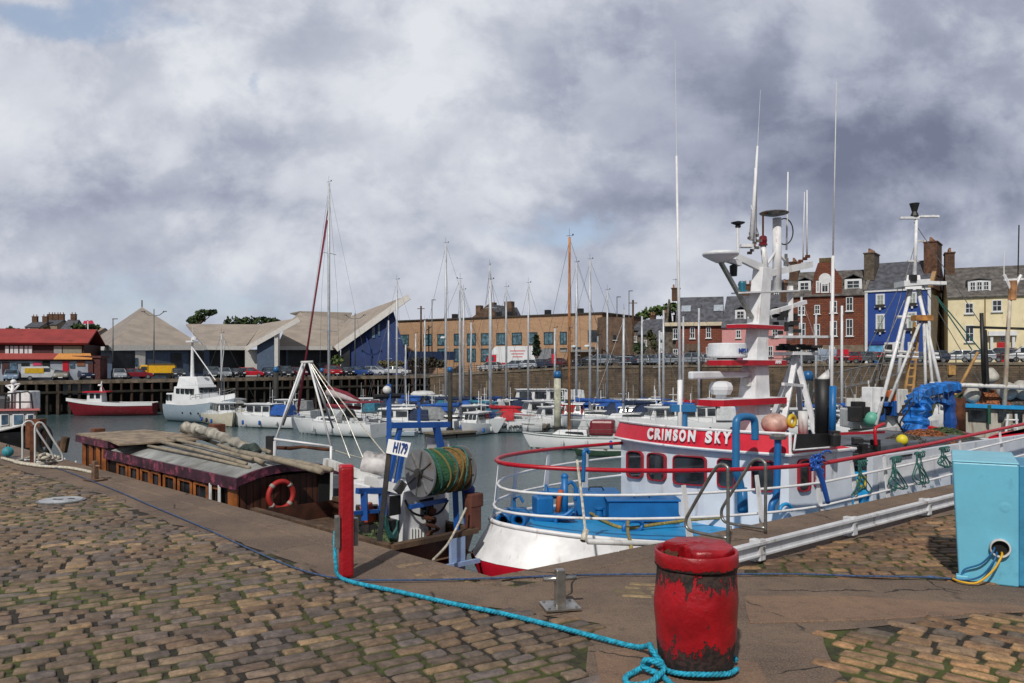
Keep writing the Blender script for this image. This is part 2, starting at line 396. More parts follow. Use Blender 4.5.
# edging: the apron slab as one polygon with broken inner border plus edge stones at the lip
def jag(pts, amp, seed, step=.25):
    r = random.Random(seed); out = []
    for a, c in zip(pts[:-1], pts[1:]):
        n = max(1, int((c-a).length/step)) if (c-a).length < 40 else 1
        for i in range(n):
            p = a.lerp(c, i/n); out.append(p+Vector((r.uniform(-amp, amp), r.uniform(-amp, amp), 0)))
    out.append(pts[-1]); return out
LIPW = .42
lipL = [QL(120, -LIPW-.01, 0), QL(LIPW*.9, -LIPW-.01, 0)]; lipR = [Q(.0, -LIPW-.01, 0), Q(70, -LIPW-.01, 0)]
mb = MB()
for (base_fn, n, seg, fl) in ((QL, 60, 1.9, 1), (Q, 40, 1.7, -1)):
    u = 0.45 if fl > 0 else .35
    for i in range(n):
        L_ = rnd.uniform(seg*.7, seg*1.3); h = rnd.uniform(-.008, .004)
        pts = [base_fn(u+.006, .03, 0), base_fn(u+L_-.006, .03, 0), base_fn(u+L_-.006, -LIPW, 0), base_fn(u+.006, -LIPW, 0)]
        mb.slab([(p.x, p.y, -.36) for p in pts], (0, 0, .36+h)); u += L_
mb.slab([(p.x, p.y, -.36) for p in (QL(.44, .03, 0), Vector((CQ.x, CQ.y, 0))+Vector((0, .04, 0)), Q(.34, .03, 0), Q(.34, -LIPW, 0), QL(.44, -LIPW, 0))], (0, 0, .358))
o = mb.build('quay_edge_stones', CONC, bevel=.018); tag(o, kind='structure')
ap = lipL + lipR[:1] + [Q(70, -LIPW-.01, 0)] + list(reversed(inR)) + [G(742, 574), G(957, 580), G(1024, 586), G(1100, 594), G(1260, 600), G(1260, 632), G(1100, 618), G(1024, 611), G(940, 619), G(905, 621), G(820, 630), G(828, 655), G(850, 683), G(862, 700), G(620, 700), G(590, 685), G(588, 655), G(600, 622)]
apj = []
for a, c in zip(ap[:-1], ap[1:]): apj.append((a, c))
bnd = lipL + lipR + jag(list(reversed(inR)), .03, 1) + jag(ap[len(lipL)+2+len(inR):], .035, 2) + jag(list(reversed(inL)), .03, 3)
bm = bmesh.new(); vs = [bm.verts.new((p.x, p.y, 0)) for p in bnd]
es = [bm.edges.new((vs[i], vs[(i+1) % len(vs)])) for i in range(len(vs)) if (vs[i].co-vs[(i+1) % len(vs)].co).length > 1e-6]
bmesh.ops.triangle_fill(bm, use_beauty=True, edges=es)
me = bpy.data.meshes.new('quay_apron'); bm.to_mesh(me); bm.free(); me.materials.append(CONC)
o = bpy.data.objects.new('quay_apron', me); col.objects.link(o); o.location.z = -.012; place(o, None, (0, 0, -.012)); tag(o, kind='structure')
APRON = [(p.x, p.y) for p in bnd]
def inside(x, y, P):
    r = False; j = len(P)-1
    for i in range(len(P)):
        xi, yi = P[i]; xj, yj = P[j]
        if (yi > y) != (yj > y) and x < (xj-xi)*(y-yi)/(yj-yi)+xi: r = not r
        j = i
    return r
# a few big flat slabs lying in the surface
for poly, mm in (([G(594, 652), G(640, 646), G(700, 655), G(760, 662), G(770, 700), G(600, 700)], SLAB), ([G(745, 596), G(850, 596), G(1000, 604), G(1060, 610), G(1000, 611), G(900, 618), G(800, 622), G(748, 622)], SLAB)):
    pj = jag(poly+[poly[0]], .02, 5)[:-1]
    o = MB().prism([(p.x, p.y) for p in pj], -.05, .0).build('ground_slab', mm, bevel=.006); tag(o, kind='structure')

# setts: rounded blocks laid in rows
m, nt, b = newmat('sett_stone')
at = nt.add('ShaderNodeAttribute', attribute_name='tint'); tc = nt.add('ShaderNodeTexCoord'); v = tc.outputs['Object']
n = nt.noise(v, 9, 6, .7); n3 = nt.noise(v, 90, 4, .6)
c = nt.mix(1., at.outputs[0], nt.mix(nt.step(n, .3, .72), (.55, .52, .5), (1.35, 1.3, 1.25)), 'MULTIPLY')
c = nt.mix(nt.math('MULTIPLY', nt.step(n3, .45, .75), .35), c, (.02, .017, .015))
geo = nt.add('ShaderNodeSeparateXYZ'); nt.link(v, geo.inputs[0])
mo = nt.math('MULTIPLY', nt.step(nt.noise(v, .8, 6, .62), .42, .56), nt.step(geo.outputs[2], -.004, -.018))
c = nt.mix(nt.math('MULTIPLY', mo, .9), c, (.06, .075, .015))
nt.link(c, b.inputs['Base Color']); b.inputs['Roughness'].default_value = .72
bp = nt.add('ShaderNodeBump'); bp.inputs['Distance'].default_value = .014; bp.inputs['Strength'].default_value = .9
nt.link(nt.math('ADD', nt.math('MULTIPLY', n, 1.4), nt.math('MULTIPLY', n3, .35)), bp.inputs['Height']); nt.link(bp.outputs[0], b.inputs['Normal'])
SETT = m
def setts(name, region, ang, colours, L0=.325, W0=.16, seed=1, test=None, bow=0.0, gap=.04):
    r = random.Random(seed); ca, sa = math.cos(ang), math.sin(ang)
    xs = [p[0]*ca+p[1]*sa for p in region]; ys = [-p[0]*sa+p[1]*ca for p in region]
    V = []; Fc = []; T = []
    rim = []
    for k in range(16):
        t = 2*PI*k/16+PI/16; cx, cy = math.cos(t), math.sin(t); e = .2
        rim.append((math.copysign(abs(cx)**e, cx), math.copysign(abs(cy)**e, cy)))
    y = min(ys)
    while y < max(ys):
        w = W0*r.uniform(.85, 1.12); x = min(xs)-r.random()*.3
        while x < max(xs):
            l = L0*r.uniform(.62, 1.2); cx, cy = x+l/2, y+w/2+bow*math.sin(x*.5)
            X, Y = cx*ca-cy*sa, cx*sa+cy*ca
            x += l
            if abs(X) > Y*.68+2.0 or Y < 4.2 or not inside(X, Y, region) or (test and not test(X, Y)): continue
            und = .012*noise.noise(Vector((X*.45, Y*.45, seed)))
            tz = r.uniform(-.006, .004)+und; rot = r.gauss(0, .035); cr, sr_ = math.cos(ang+rot), math.sin(ang+rot)
            tx, ty = r.gauss(0, .012), r.gauss(0, .018); hl, hw = (l-gap)/2, (w-gap*.9)/2
            jit = [1+r.uniform(-.1, .05) for _ in rim]
            b0 = len(V)
            for (sc_, zz) in ((1., -.05), (1.0, -.017), (.93, -.005), (.76, .001)):
                for (a, c_), j in zip(rim, jit):
                    if sc_ < 1: px_, py_ = a*j*(hl-(1-sc_)*hw), c_*j*hw*sc_
                    else: px_, py_ = a*j*hl, c_*j*hw
                    V.append((X+px_*cr-py_*sr_, Y+px_*sr_+py_*cr, tz+zz+(px_*tx+py_*ty if zz > -.05 else 0)))
            V.append((X, Y, tz+.005)); n = 16
            for q in range(3):
                for k in range(n): Fc.append((b0+q*n+k, b0+q*n+(k+1) % n, b0+(q+1)*n+(k+1) % n, b0+(q+1)*n+k))
            for k in range(n): Fc.append((b0+3*n+k, b0+3*n+(k+1) % n, b0+4*n))
            nn = noise.noise(Vector((X*.5, Y*.5, 3)))
            c1 = lin(r.choice(colours)); c2 = lin(r.choice(colours)); f = r.random(); s = r.uniform(.78, 1.12)*(1+.25*nn)
            T += [(c1[0]*f+c2[0]*(1-f))*s, (c1[1]*f+c2[1]*(1-f))*s, (c1[2]*f+c2[2]*(1-f))*s, 1.]*(4*n+1)
        y += w
    me = bpy.data.meshes.new(name); me.from_pydata(V, [], Fc)
    a = me.color_attributes.new('tint', 'FLOAT_COLOR', 'POINT'); a.data.foreach_set('color', T)
    me.polygons.foreach_set('use_smooth', [True]*len(me.polygons)); me.materials.append(SETT)
    o = bpy.data.objects.new(name, me); col.objects.link(o); place(o); tag(o, kind='structure')
    return len(T)//4//65
regA = [(p.x, p.y) for p in [Vector((-60, 0, 0)), QL(60, -1, 0), QL(2, -.5, 0), G(620, 598), G(622, 700), Vector((.6, 3, 0))]]
nA = setts('cobbles', regA, math.radians(31), ['#685b50', '#796a5c', '#83715b', '#645b56', '#705c4c', '#937c60', '#6d6461', '#7a6653'], seed=4, test=lambda x, y: not inside(x, y, APRON), bow=.02)
regB = [(p.x, p.y) for p in inR[:3]+[Q(14, -1.9, 0), Q(40, -1.9, 0), Vector((60, 8, 0)), G(1260, 600), G(1024, 586), G(957, 581), G(742, 574)]]
nB = setts('cobbles', regB, math.radians(3), ['#745a44', '#86684c', '#604d3e', '#937656', '#6c5c4c'], seed=9, test=lambda x, y: not inside(x, y, APRON), W0=.15)
regC = [(p.x, p.y) for p in [G(1260, 632), G(1024, 612), G(905, 622), G(820, 630), G(828, 655), G(862, 720), Vector((2, 2, 0)), Vector((20, 2, 0))]]
nC = setts('cobbles', regC, math.radians(-41), ['#9c7a58', '#866a50', '#ab8a64', '#75624f', '#937452', '#6c6258'], seed=12, test=lambda x, y: not inside(x, y, APRON), W0=.17, L0=.34)
# little strip of mossy setts by the steel cleat
regD = [(p.x, p.y) for p in [G(606, 590), G(632, 581), G(668, 579), G(672, 590), G(640, 597)]]
nD = setts('cobbles', regD, math.radians(-8), ['#8f7c5c', '#9a8766', '#77694f'], seed=3, W0=.15, L0=.36)
print('setts', nA, nB, nC, nD)
# ======================= NEAR QUAY OBJECTS =======================
def paint(name, c, dirt=.25, rust='#3a2015', rough=.45, var=.08, bump=.12, streak=True):
    return mat(name, c, rough, var=var, scale=4, dirt=dirt, dirtc=rust, dscale=1.6, bump=bump, bscale=14, streak=streak)
WHITE = paint('white_paint', '#d6d7d9', .14, '#8a6a50', .42); WHITE2 = paint('dirty_white_paint', '#c2c3c2', .3, '#6e5644', .5)
REDP = paint('red_paint', '#a80f22', .12, '#3a1012', .38); REDB = paint('signal_red', '#c31a30', .05, '#5a1018', .4)
BLUEP = paint('blue_paint', '#12609c', .15, '#16304c', .45); BLUED = paint('blue_deck', '#1f8cc6', .2, '#1b5878', .5)
BLUEV = paint('vivid_blue', '#124a92', .2, '#101e34', .5)
TEAL = paint('blue_pipe_paint', '#24689a', .12, '#31404a', .42)
GALV = mat('galvanised_steel', '#8b8a86', .38, .75, var=.2, scale=8, dirt=.2, dirtc='#5a4636', bump=.1)
STEEL = mat('stainless_steel', '#a9a6a0', .3, .85, var=.15, scale=12, dirt=.2, dirtc='#5a4636', bump=.1)
RUST = mat('rusty_iron', '#5a3420', .85, .2, var=.4, scale=6, dirt=.5, dirtc='#24140c', bump=.5, bscale=30)
BLACK = mat('black_paint', '#17181a', .55, var=.3, scale=5, dirt=.2, dirtc='#4a3c30', bump=.1)
DARK = mat('dark_void', '#0c0d0e', .9)
RUBBER = mat('black_rubber', '#121314', .8, var=.3)
GLASS = glassmat('dark_glass'); GLASSB = glassmat('blue_glass', (.05, .09, .13), .08)
TIMBER = mat('weathered_timber', '#54402f', .85, var=.35, scale=3, dirt=.4, dirtc='#241a12', bump=.5, bscale=12, streak=True)
VARN = mat('varnished_timber', '#8a4f22', .5, var=.3, scale=3, dirt=.25, dirtc='#3a1f10', bump=.2, streak=True)
BRNW = mat('brown_boarding', '#4a291b', .6, var=.35, scale=2.5, dirt=.3, dirtc='#20120c', bump=.3, streak=True)
ROPEB = mat('blue_rope', '#1f9ab8', .8, var=.3, scale=30, dirt=.15, dirtc='#1b4a58', bump=.5, bscale=90)
ROPEN = mat('navy_rope', '#3a4f72', .85, var=.3, scale=30, bump=.4, bscale=90)
ROPEW = mat('white_rope', '#b9b3a4', .85, var=.25, scale=20, dirt=.2, dirtc='#6d6350', bump=.4, bscale=90)
ROPEY = mat('yellow_rope', '#8c7c44', .85, var=.25, scale=20, dirt=.2, dirtc='#6d5a28')
ROPEG = mat('green_rope', '#2c5f5a', .85, var=.3, scale=20, dirt=.2, dirtc='#1c2c2c')
LETTER = mat('white_lettering', '#e6e6e6', .5, var=.03)

def rope(name, pts, r, m, label, cat='rope', k=8, twist=.0, closed=False, sag=None, smooth=True, parent=None, group=None):
    P = smoothpath(pts, k, closed); mb = MB()
    if twist:
        # resample evenly, three strands winding round each other
        cum = [0]
        for a, c in zip(P[:-1], P[1:]): cum.append(cum[-1]+(c-a).length)
        n = max(8, int(cum[-1]/(twist/7))); E_ = []; j = 0
        for i in range(n+1):
            s = cum[-1]*i/n
            while j < len(cum)-2 and cum[j+1] < s: j += 1
            E_.append(P[j].lerp(P[j+1], (s-cum[j])/max(1e-6, cum[j+1]-cum[j])))
        for st in range(3):
            q = []
            for i, p in enumerate(E_):
                d = (E_[min(n, i+1)]-E_[max(0, i-1)]).normalized(); up = Vector((0, 0, 1)) if abs(d.z) < .9 else Vector((1, 0, 0))
                sd = d.cross(up).normalized(); u2 = sd.cross(d); a = 2*PI*(cum[-1]*i/n/twist+st/3)
                q.append(p+(sd*math.cos(a)+u2*math.sin(a))*r*.52)
            mb.tube(q, r*.56, 6)
    else: mb.tube(P, r, 6, closed)
    o = mb.build(name, m, parent, smooth=True, world=True)
    return tag(o, label, cat, group) if parent is None else o

# big red mooring bollard ------------------------------------------------
bc = G(696, 667); bc = Vector((bc.x, bc.y, 0))
t = thing('mooring_bollard', 'big red painted iron mooring bollard with chipped black patches and blue rope round its foot', 'bollard', bc)
m, nt, b = newmat('chipped_red_iron')
tc = nt.add('ShaderNodeTexCoord'); v = tc.outputs['Object']; sp = nt.add('ShaderNodeSeparateXYZ'); nt.link(v, sp.inputs[0]); z = sp.outputs[2]
vv = nt.mapping(v, (1, 1, .35)); n1 = nt.noise(vv, 10, 8, .7, .5); n2 = nt.noise(v, 3, 5, .6); n3 = nt.noise(v, 26, 5, .65)
red = nt.mix(nt.step(n2, .3, .7), lin('#800c14'), lin('#a81420'))
foot = nt.math('MULTIPLY', nt.step(z, .4, .0), .27)
head = nt.math('MULTIPLY', nt.math('MULTIPLY', nt.step(z, .5, .76), nt.step(z, .82, .78)), .2)
f = nt.step(nt.math('ADD', nt.math('ADD', nt.math('MULTIPLY', n1, .7), nt.math('MULTIPLY', n3, .32)), nt.math('ADD', foot, head)), .62, .66)
c = nt.mix(f, red, nt.mix(nt.step(n3, .4, .6), (.008, .006, .006), (.04, .02, .015)))
c = nt.mix(nt.math('MULTIPLY', nt.step(z, .06, -.02), .8), c, (.03, .035, .015))
nt.link(c, b.inputs['Base Color']); nt.setin(b.inputs['Roughness'], nt.math('ADD', nt.math('MULTIPLY', f, .45), .34))
bp = nt.add('ShaderNodeBump'); bp.inputs['Distance'].default_value = .012; bp.inputs['Strength'].default_value = .9
nt.link(nt.math('SUBTRACT', nt.math('ADD', nt.math('MULTIPLY', n3, .5), nt.math('MULTIPLY', nt.noise(v, 9, 4), .8)), nt.math('MULTIPLY', f, .8)), bp.inputs['Height']); nt.link(bp.outputs[0], b.inputs['Normal'])
CH = m
def wob(mb, amp, sc_=4, seed=0):
    mb.v = [(lambda p, nn: tuple(p+Vector((p.x, p.y, 0)).normalized()*nn*amp) if Vector((p.x, p.y)).length > .05 else tuple(p))(Vector(q), noise.noise(Vector(q)*sc_+Vector((seed, 0, 0)))) for q in mb.v]
    return mb
prof = [(.27, -.02), (.272, .03), (.285, .12), (.3, .25), (.31, .4), (.313, .52), (.308, .64), (.3, .72), (.295, .775)]
fine = []
for (r0, z0), (r1, z1) in zip(prof[:-1], prof[1:]):
    for i in range(4): fine.append((r0+(r1-r0)*i/4, z0+(z1-z0)*i/4))
fine.append(prof[-1])
wob(MB().lathe(fine, n=64), .012, 5).build('barrel', CH, t, smooth=True)
pr = [(.29, .775), (.308, .778), (.313, .79), (.314, .85), (.313, .888), (.308, .895), (.292, .893), (.288, .86), (.284, .84), (.02, .835)]
wob(MB().lathe(pr, n=64), .006, 6, 4).build('rim', CH, t, smooth=True)
# lid: a thick disc with a bite broken out
mb = MB(); n = 56; rings = []
def lidr(a):
    r = .262+.01*math.sin(3*a)+.012*noise.noise(Vector((math.cos(a)*3, math.sin(a)*3, 0)))
    d = abs((a-math.radians(205)+PI) % (2*PI)-PI)
    if d < .75: r -= .11*(1-(d/.75)**2)**.6*(1+.25*math.sin(a*23))
    return r
for (k, z) in ((.97, .835), (1., .85), (1.0, .905), (.98, .922), (.93, .93), (.6, .934), (.25, .936), (.02, .936)):
    rings.append([Vector((lidr(2*PI*i/n)*k, lidr(2*PI*i/n)*k, 0)) for i in range(n)])
    rr_ = [min(.262*k, lidr(2*PI*i/n)*min(1, k+.12)) for i in range(n)]
    rings[-1] = [Vector((rr_[i]*math.cos(2*PI*i/n)+.02, rr_[i]*math.sin(2*PI*i/n)+.02, z+.012*noise.noise(Vector((i*.35, k*4, 1))))) for i in range(n)]
mb.loft(rings); mb.build('lid', CH, t, smooth=True)
mb = MB()
for i in range(14):
    a = math.radians(rnd.uniform(175, 235)); r_ = rnd.uniform(.14, .25); mb.box((r_*math.cos(a), r_*math.sin(a), .86), (rnd.uniform(.02, .06), rnd.uniform(.02, .04), rnd.uniform(.02, .05)), R=Matrix.Rotation(rnd.uniform(0, 3), 3, (rnd.random(), rnd.random(), .5)))
mb.build('rubble', RUST, t)

# thick blue mooring rope, red post to bollard -----------------------------
def gz(px, py, z=.03): p = G(px, py, z); return p
ropts = [A(335.5, 531, 8.75), A(335, 548, 8.7), A(336, 565, 8.62), gz(338, 575), gz(352, 582), gz(400, 592), gz(450, 603), gz(500, 613), gz(550, 625), gz(600, 638), gz(636, 647), gz(649, 646, .1), gz(652, 652, .14)]
rope('mooring_rope', ropts, .022, ROPEB, 'thick turquoise mooring rope running over the setts from the red post to the bollard', twist=.11)
kn = [gz(652, 652, .14), gz(651, 662, .06), gz(660, 668, .05)]
ring = [Vector((bc.x+.305*math.cos(a), bc.y+.305*math.sin(a), .05+.012*math.sin(3*a))) for a in [2*PI*i/14 for i in range(14)]]
mb = MB()
rope('rope_turn', ring, .02, ROPEB, 'turquoise rope turn lying tight round the foot of the red bollard', twist=.1, closed=False)
kp = [ring[8]+Vector((0, 0, .03)), gz(652, 650, .16), gz(650, 645, .14), gz(655, 657, .1), gz(648, 664, .08), gz(636, 671, .035), gz(626, 677, .03), gz(628, 684, .03), gz(645, 684, .03), gz(657, 677, .05), gz(664, 668, .08), gz(655, 662, .12), gz(646, 660, .13), gz(644, 667, .07), gz(662, 676, .03), gz(676, 688, .03), gz(700, 700, .03)]
rope('rope_knot', kp, .022, ROPEB, 'turquoise rope knot with a loose loop in front of the red bollard', twist=.1)

# thin cables on the ground
rope('thin_line', [gz(-30, 449, .02), gz(40, 463, .02), gz(100, 484, .02), gz(150, 505, .02), gz(200, 526, .02), gz(250, 549, .02), gz(290, 566, .02), gz(320, 575, .02), gz(338, 578, .02)], .009, ROPEN, 'thin navy line lying along the edge of the setts on the left', 'line')
rope('thin_line', [gz(345, 580, .02), gz(420, 580, .02), gz(500, 578, .02), gz(548, 576, .03), gz(556, 577, .21), gz(566, 577, .21), gz(580, 575, .03), gz(660, 574, .02), gz(740, 574, .02), gz(800, 574, .02), gz(860, 576, .02), gz(920, 577, .02), gz(957, 579, .02)], .011, ROPEN, 'thin navy line from the red post past the steel cleat to the blue box', 'line')

# red square post ---------------------------------------------------------
pb = G(347, 578)
t = thing('red_post', 'tall square red painted steel post standing at the quay edge', 'post', pb, math.radians(20))
MB().box((0, .06, .6), (.15, .15, 1.2)).build('shaft', paint('post_red', '#960e1a', .3, '#2c1210', .4, bump=.5), t, bevel=.03)
MB().box((0, .06, 1.2), (.155, .155, .03), taper=.8).build('cap', REDP, t, bevel=.008)
MB().box((-.1, .02, .5), (.05, .11, .34)).box((.11, .12, .47), (.05, .09, .3)).build('bracket', GALV, t, bevel=.006)

# cleats --------------------------------------------------------------------
def cleat(px, py, rz, m, label, s=1.):
    p = G(px, py)
    t = thing('mooring_cleat', label, 'cleat', p, rz, 'small mooring cleats')
    MB().box((0, 0, .012), (.34*s, .3*s, .022)).build('base_plate', m, t, bevel=.004)
    for a in (-1, 1):
        for b_ in (-1, 1): MB().lathe([(.014, .022), (.014, .034), (.004, .036)], (a*.13*s, b_*.11*s, 0), 6).build('bolt', m, t)
    MB().box((0, 0, .19*s), (.1*s, .1*s, .34*s), taper=.86).build('post', m, t, bevel=.01)
    MB().tube([(-.16*s, 0, .27*s), (.16*s, 0, .27*s)], .022*s, 10).build('pin', m, t, smooth=True)
cleat(560, 607, math.radians(12), STEEL, 'stainless steel cleat with a cross pin bolted to the concrete in the corner')
cleat(95, 480, math.radians(-30), mat('rusty_steel', '#7b6250', .6, .4, var=.3, scale=10, dirt=.4, dirtc='#3a2114'), 'weathered cleat on the quay edge beside the brown boat', 1.05)

# drain cover
p = G(61, 501)
t = thing('drain_cover', 'round pale metal drain cover set among the setts', 'drain cover', p)
mb = MB().lathe([(.37, -.02), (.37, .016), (.35, .02), (.01, .02)], n=28); mb.build('rim', GALV, t)
MB().lathe([(.33, .0), (.33, .026), (.01, .028)], n=28).build('plate', mat('pale_metal', '#b7babd', .5, .3, var=.2, dirt=.35, dirtc='#2c2c2c', dscale=6), t)
MB().box((-.05, 0, .028), (.16, .05, .01)).box((.14, .06, .028), (.1, .05, .01)).build('slot', DARK, t)

# ladder hoops --------------------------------------------------------------
def hoop(pts, u, a, b_, r=.02, k=5): return smoothpath([onu(x, y, u, a, b_) for x, y in pts], k)
def ladder(name, label, hs, a, b_, m, rungs=True):
    t = thing(name, label, 'ladder', hs[0][1])
    for pts, base in hs:
        d = base-CQ; u = d.dot(a)
        MB().tube(hoop(pts, u, a, b_), .022, 10).build('handrail', m, t, smooth=True, world=True)
    us = [(base-CQ).dot(a) for _, base in hs]
    for k in range(10):
        z = -.25-k*.3; f = (lambda u, v, z: (CQ+a*u+b_*v)+Vector((0, 0, z)))
        MB().tube([f(us[0], .12, z), f(us[1], .12, z)], .014, 8).build('rung', m, t, smooth=True, world=True)
    for u in us: MB().tube([(CQ+a*u+b_*.12)+Vector((0, 0, .0)), (CQ+a*u+b_*.12)+Vector((0, 0, -3.2))], .02, 8).build('rail', m, t, smooth=True, world=True)
    return t
ladder('quay_ladder', 'galvanised quay ladder handrails beside the red and white trawler', [
    ([(728, 548), (728, 520), (728, 475), (727, 467), (721.5, 464.5), (716, 468), (707, 482), (692, 508), (686, 520), (688, 529), (700, 533), (727, 538)], G(728, 548)),
    ([(765.5, 533), (765.5, 500), (765.5, 468), (764, 462), (758, 459), (751, 463), (741, 478), (727, 500), (721.5, 511), (724, 521), (736, 524.5), (765, 528)], G(765.5, 533))], RD, ND, GALV)
ladder('quay_ladder', 'pale grey quay ladder handrails at the far left beside a rusty post', [
    ([(22.5, 461), (22.5, 440), (22.5, 427), (25, 422.5), (29, 421), (33, 423), (38, 432), (48, 447), (53, 456), (50, 459), (24, 460)], G(22.5, 461)),
    ([(35, 464), (35, 440), (35, 428), (37, 423.5), (40, 422.5), (44, 425), (52, 438), (61, 452), (62.5, 457), (60, 461), (36, 462)], G(35, 464))], LD, MD, WHITE2)
p = G(33, 463)
MBp = MB().box((0, 0, .42), (.1, .1, .84)).box((0, 0, .86), (.12, .12, .05)).box((.07, 0, .55), (.05, .05, .3)); o = MBp.build('rusty_post', RUST, loc=p, bevel=.01)
tag(o, 'short rust covered iron post between the ladder handrails', 'post')
t = thing('mooring_float', 'teal round float on the quay at the far left', 'float', G(8, 457)); MB().ball((0, 0, .13), .13).build('ball', paint('teal_float', '#2a8a98'), t, smooth=True)
MB().tube(arc((0, 0, .27), .04, 0, 2*PI, 10), .012, 6).build('eyelet', BLACK, t)
rope('rope_coil', [gz(2, 458), gz(14, 461), gz(30, 464), gz(48, 463), gz(60, 458), gz(45, 455), gz(25, 459), gz(15, 462), gz(40, 466), gz(70, 468), gz(95, 473)], .035, ROPEW, 'loose white rope lying round the foot of the left ladder', twist=.0)
rope('rope_heap', [gz(38, 460, .04), gz(48, 459, .06), gz(50, 456, .1), gz(42, 455, .12), gz(40, 458, .16), gz(49, 457, .18), gz(46, 454, .2), gz(40, 456, .22)], .04, ROPEW, 'small heap of white rope inside the left ladder handrails')

# low white crash barrier ----------------------------------------------------
b0, b1 = G(755, 561), G(923, 515.5); dr = (b1-b0).normalized(); dn = Vector((-dr.y, dr.x, 0))
t = thing('crash_barrier', 'low white steel crash barrier along the right quay edge', 'barrier', b0, 0)
BARW = paint('barrier_white', '#c6c8cc', .3, '#7a6a5c', .5)
s0, s1 = -0.62, 22
prof = [(.02, .075), (.0, .08), (.0, .1), (.03, .105), (.03, .2), (-.015, .215), (-.015, .245), (.06, .25), (.06, .235), (.045, .2), (.045, .1), (.05, .075)]
mb = MB(); rings = []
for s in (s0, s1): rings.append([b0+dr*s-dn*(.11-a)+Vector((0, 0, z)) for a, z in prof])
mb.loft(rings); mb.build('rail', BARW, t, world=True)
PS = [0, (G(849, 536)-b0).dot(dr), (b1-b0).dot(dr)]; PS += [PS[-1]+1.55*i for i in range(1, 11)]
for s in PS:
    q = b0+dr*s; ang = math.atan2(dr.y, dr.x)
    MB().box((q.x-dn.x*.0, q.y-dn.y*.0, .13), (.1, .1, .26), rz=ang).box((q.x-dn.x*.08, q.y-dn.y*.08, .145), (.12, .06, .25), rz=ang).build('post', BARW, t, world=True, bevel=.012)
    MB().lathe([(.018, 0), (.016, .012)], tuple(q-dn*.118+Vector((0, 0, .17))), 6, R=Matrix.Rotation(PI/2, 3, dr)).build('bolt', GALV, t, world=True)

# pale blue utility box --------------------------------------------------------
q0, q1 = G(959, 579), G(1019, 585.7); dx = (q1-q0).normalized(); dy = Vector((-dx.y, dx.x, 0)); W = (q1-q0).length
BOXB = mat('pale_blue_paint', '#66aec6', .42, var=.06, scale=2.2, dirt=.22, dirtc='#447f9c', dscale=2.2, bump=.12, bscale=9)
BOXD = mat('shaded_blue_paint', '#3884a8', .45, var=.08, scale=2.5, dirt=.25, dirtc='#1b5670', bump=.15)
t = thing('utility_box', 'pale blue steel utility box with a round cable hole, at the right edge', 'utility box', q0)
def bx(a, b_, z): return q0+dx*a+dy*b_+Vector((0, 0, z))
mb = MB(); e = .062
mb.loft([[bx(0, 0, -.02), bx(W, 0, -.02), bx(W, .9, -.02), bx(0, .9, -.02)], [bx(-e, 0, 1.25), bx(W, -.0, 1.25), bx(W, .98, 1.25), bx(-e, .98, 1.25)]])
mb.build('cabinet', BOXB, t, world=True, bevel=.015)
mb = MB(); mb.loft([[bx(-e-.006, -.006, 1.252), bx(W+.006, -.006, 1.252), bx(W+.006, .99, 1.252), bx(-e-.006, .99, 1.252)], [bx(-e, .0, 1.27), bx(W, .0, 1.27), bx(W, .98, 1.29), bx(-e, .98, 1.29)]])
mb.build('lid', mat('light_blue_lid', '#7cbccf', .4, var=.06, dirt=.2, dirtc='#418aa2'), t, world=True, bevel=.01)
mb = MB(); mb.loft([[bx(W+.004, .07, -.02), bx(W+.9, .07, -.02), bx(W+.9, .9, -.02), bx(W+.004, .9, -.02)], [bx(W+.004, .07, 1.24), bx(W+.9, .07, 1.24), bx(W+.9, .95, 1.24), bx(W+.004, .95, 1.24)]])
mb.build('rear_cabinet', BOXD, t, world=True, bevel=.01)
MB().box(bx(.03, -.04, .03), (.12, .1, .06), rz=math.atan2(dx.y, dx.x)).build('foot', BOXB, t, world=True, bevel=.01)
hc = bx(.375, 0, .375); Rm = Matrix((dx, dy, Vector((0, 0, 1)))).transposed() @ Matrix.Rotation(PI/2, 3, 'X')
mb = MB().lathe([(.08, -.01), (.082, .06), (.092, .063), (.098, .05), (.098, -.01)], hc, 24, R=Rm, cap=False); mb.build('cable_port', WHITE2, t, world=True, smooth=True)
MB().lathe([(.081, .008), (.001, .01)], hc, 24, R=Rm).build('cable_hole', DARK, t, world=True)
MB().lathe([(.06, .0), (.03, .004)], bx(.42, 0, .8), 20, R=Rm).build('blanking_plate', BOXB, t, world=True)
rope('power_cable', [bx(.39, .02, .33), bx(.38, -.1, .3), bx(.3, -.16, .16), bx(.16, -.2, .03), bx(.02, -.2, .02), bx(-.06, -.1, .02)], .012, mat('yellow_cable', '#d0a016', .5), 'yellow cable hanging from the round hole of the blue box', 'cable')
rope('power_cable', [bx(.33, .02, .38), bx(.3, -.08, .33), bx(.2, -.06, .2), bx(.05, -.05, .12), bx(-.02, -.08, .02), bx(-.3, -.1, .015)], .01, mat('blue_cable', '#1c5a8c', .5), 'upper blue cable from the hole of the blue box', 'cable')
rope('power_cable', [bx(.35, .02, .34), bx(.32, -.09, .26), bx(.22, -.1, .1), bx(.1, -.1, .03), bx(-.05, -.12, .02)], .01, MATS['blue_cable'], 'lower blue cable drooping to the ground at the blue box', 'cable')
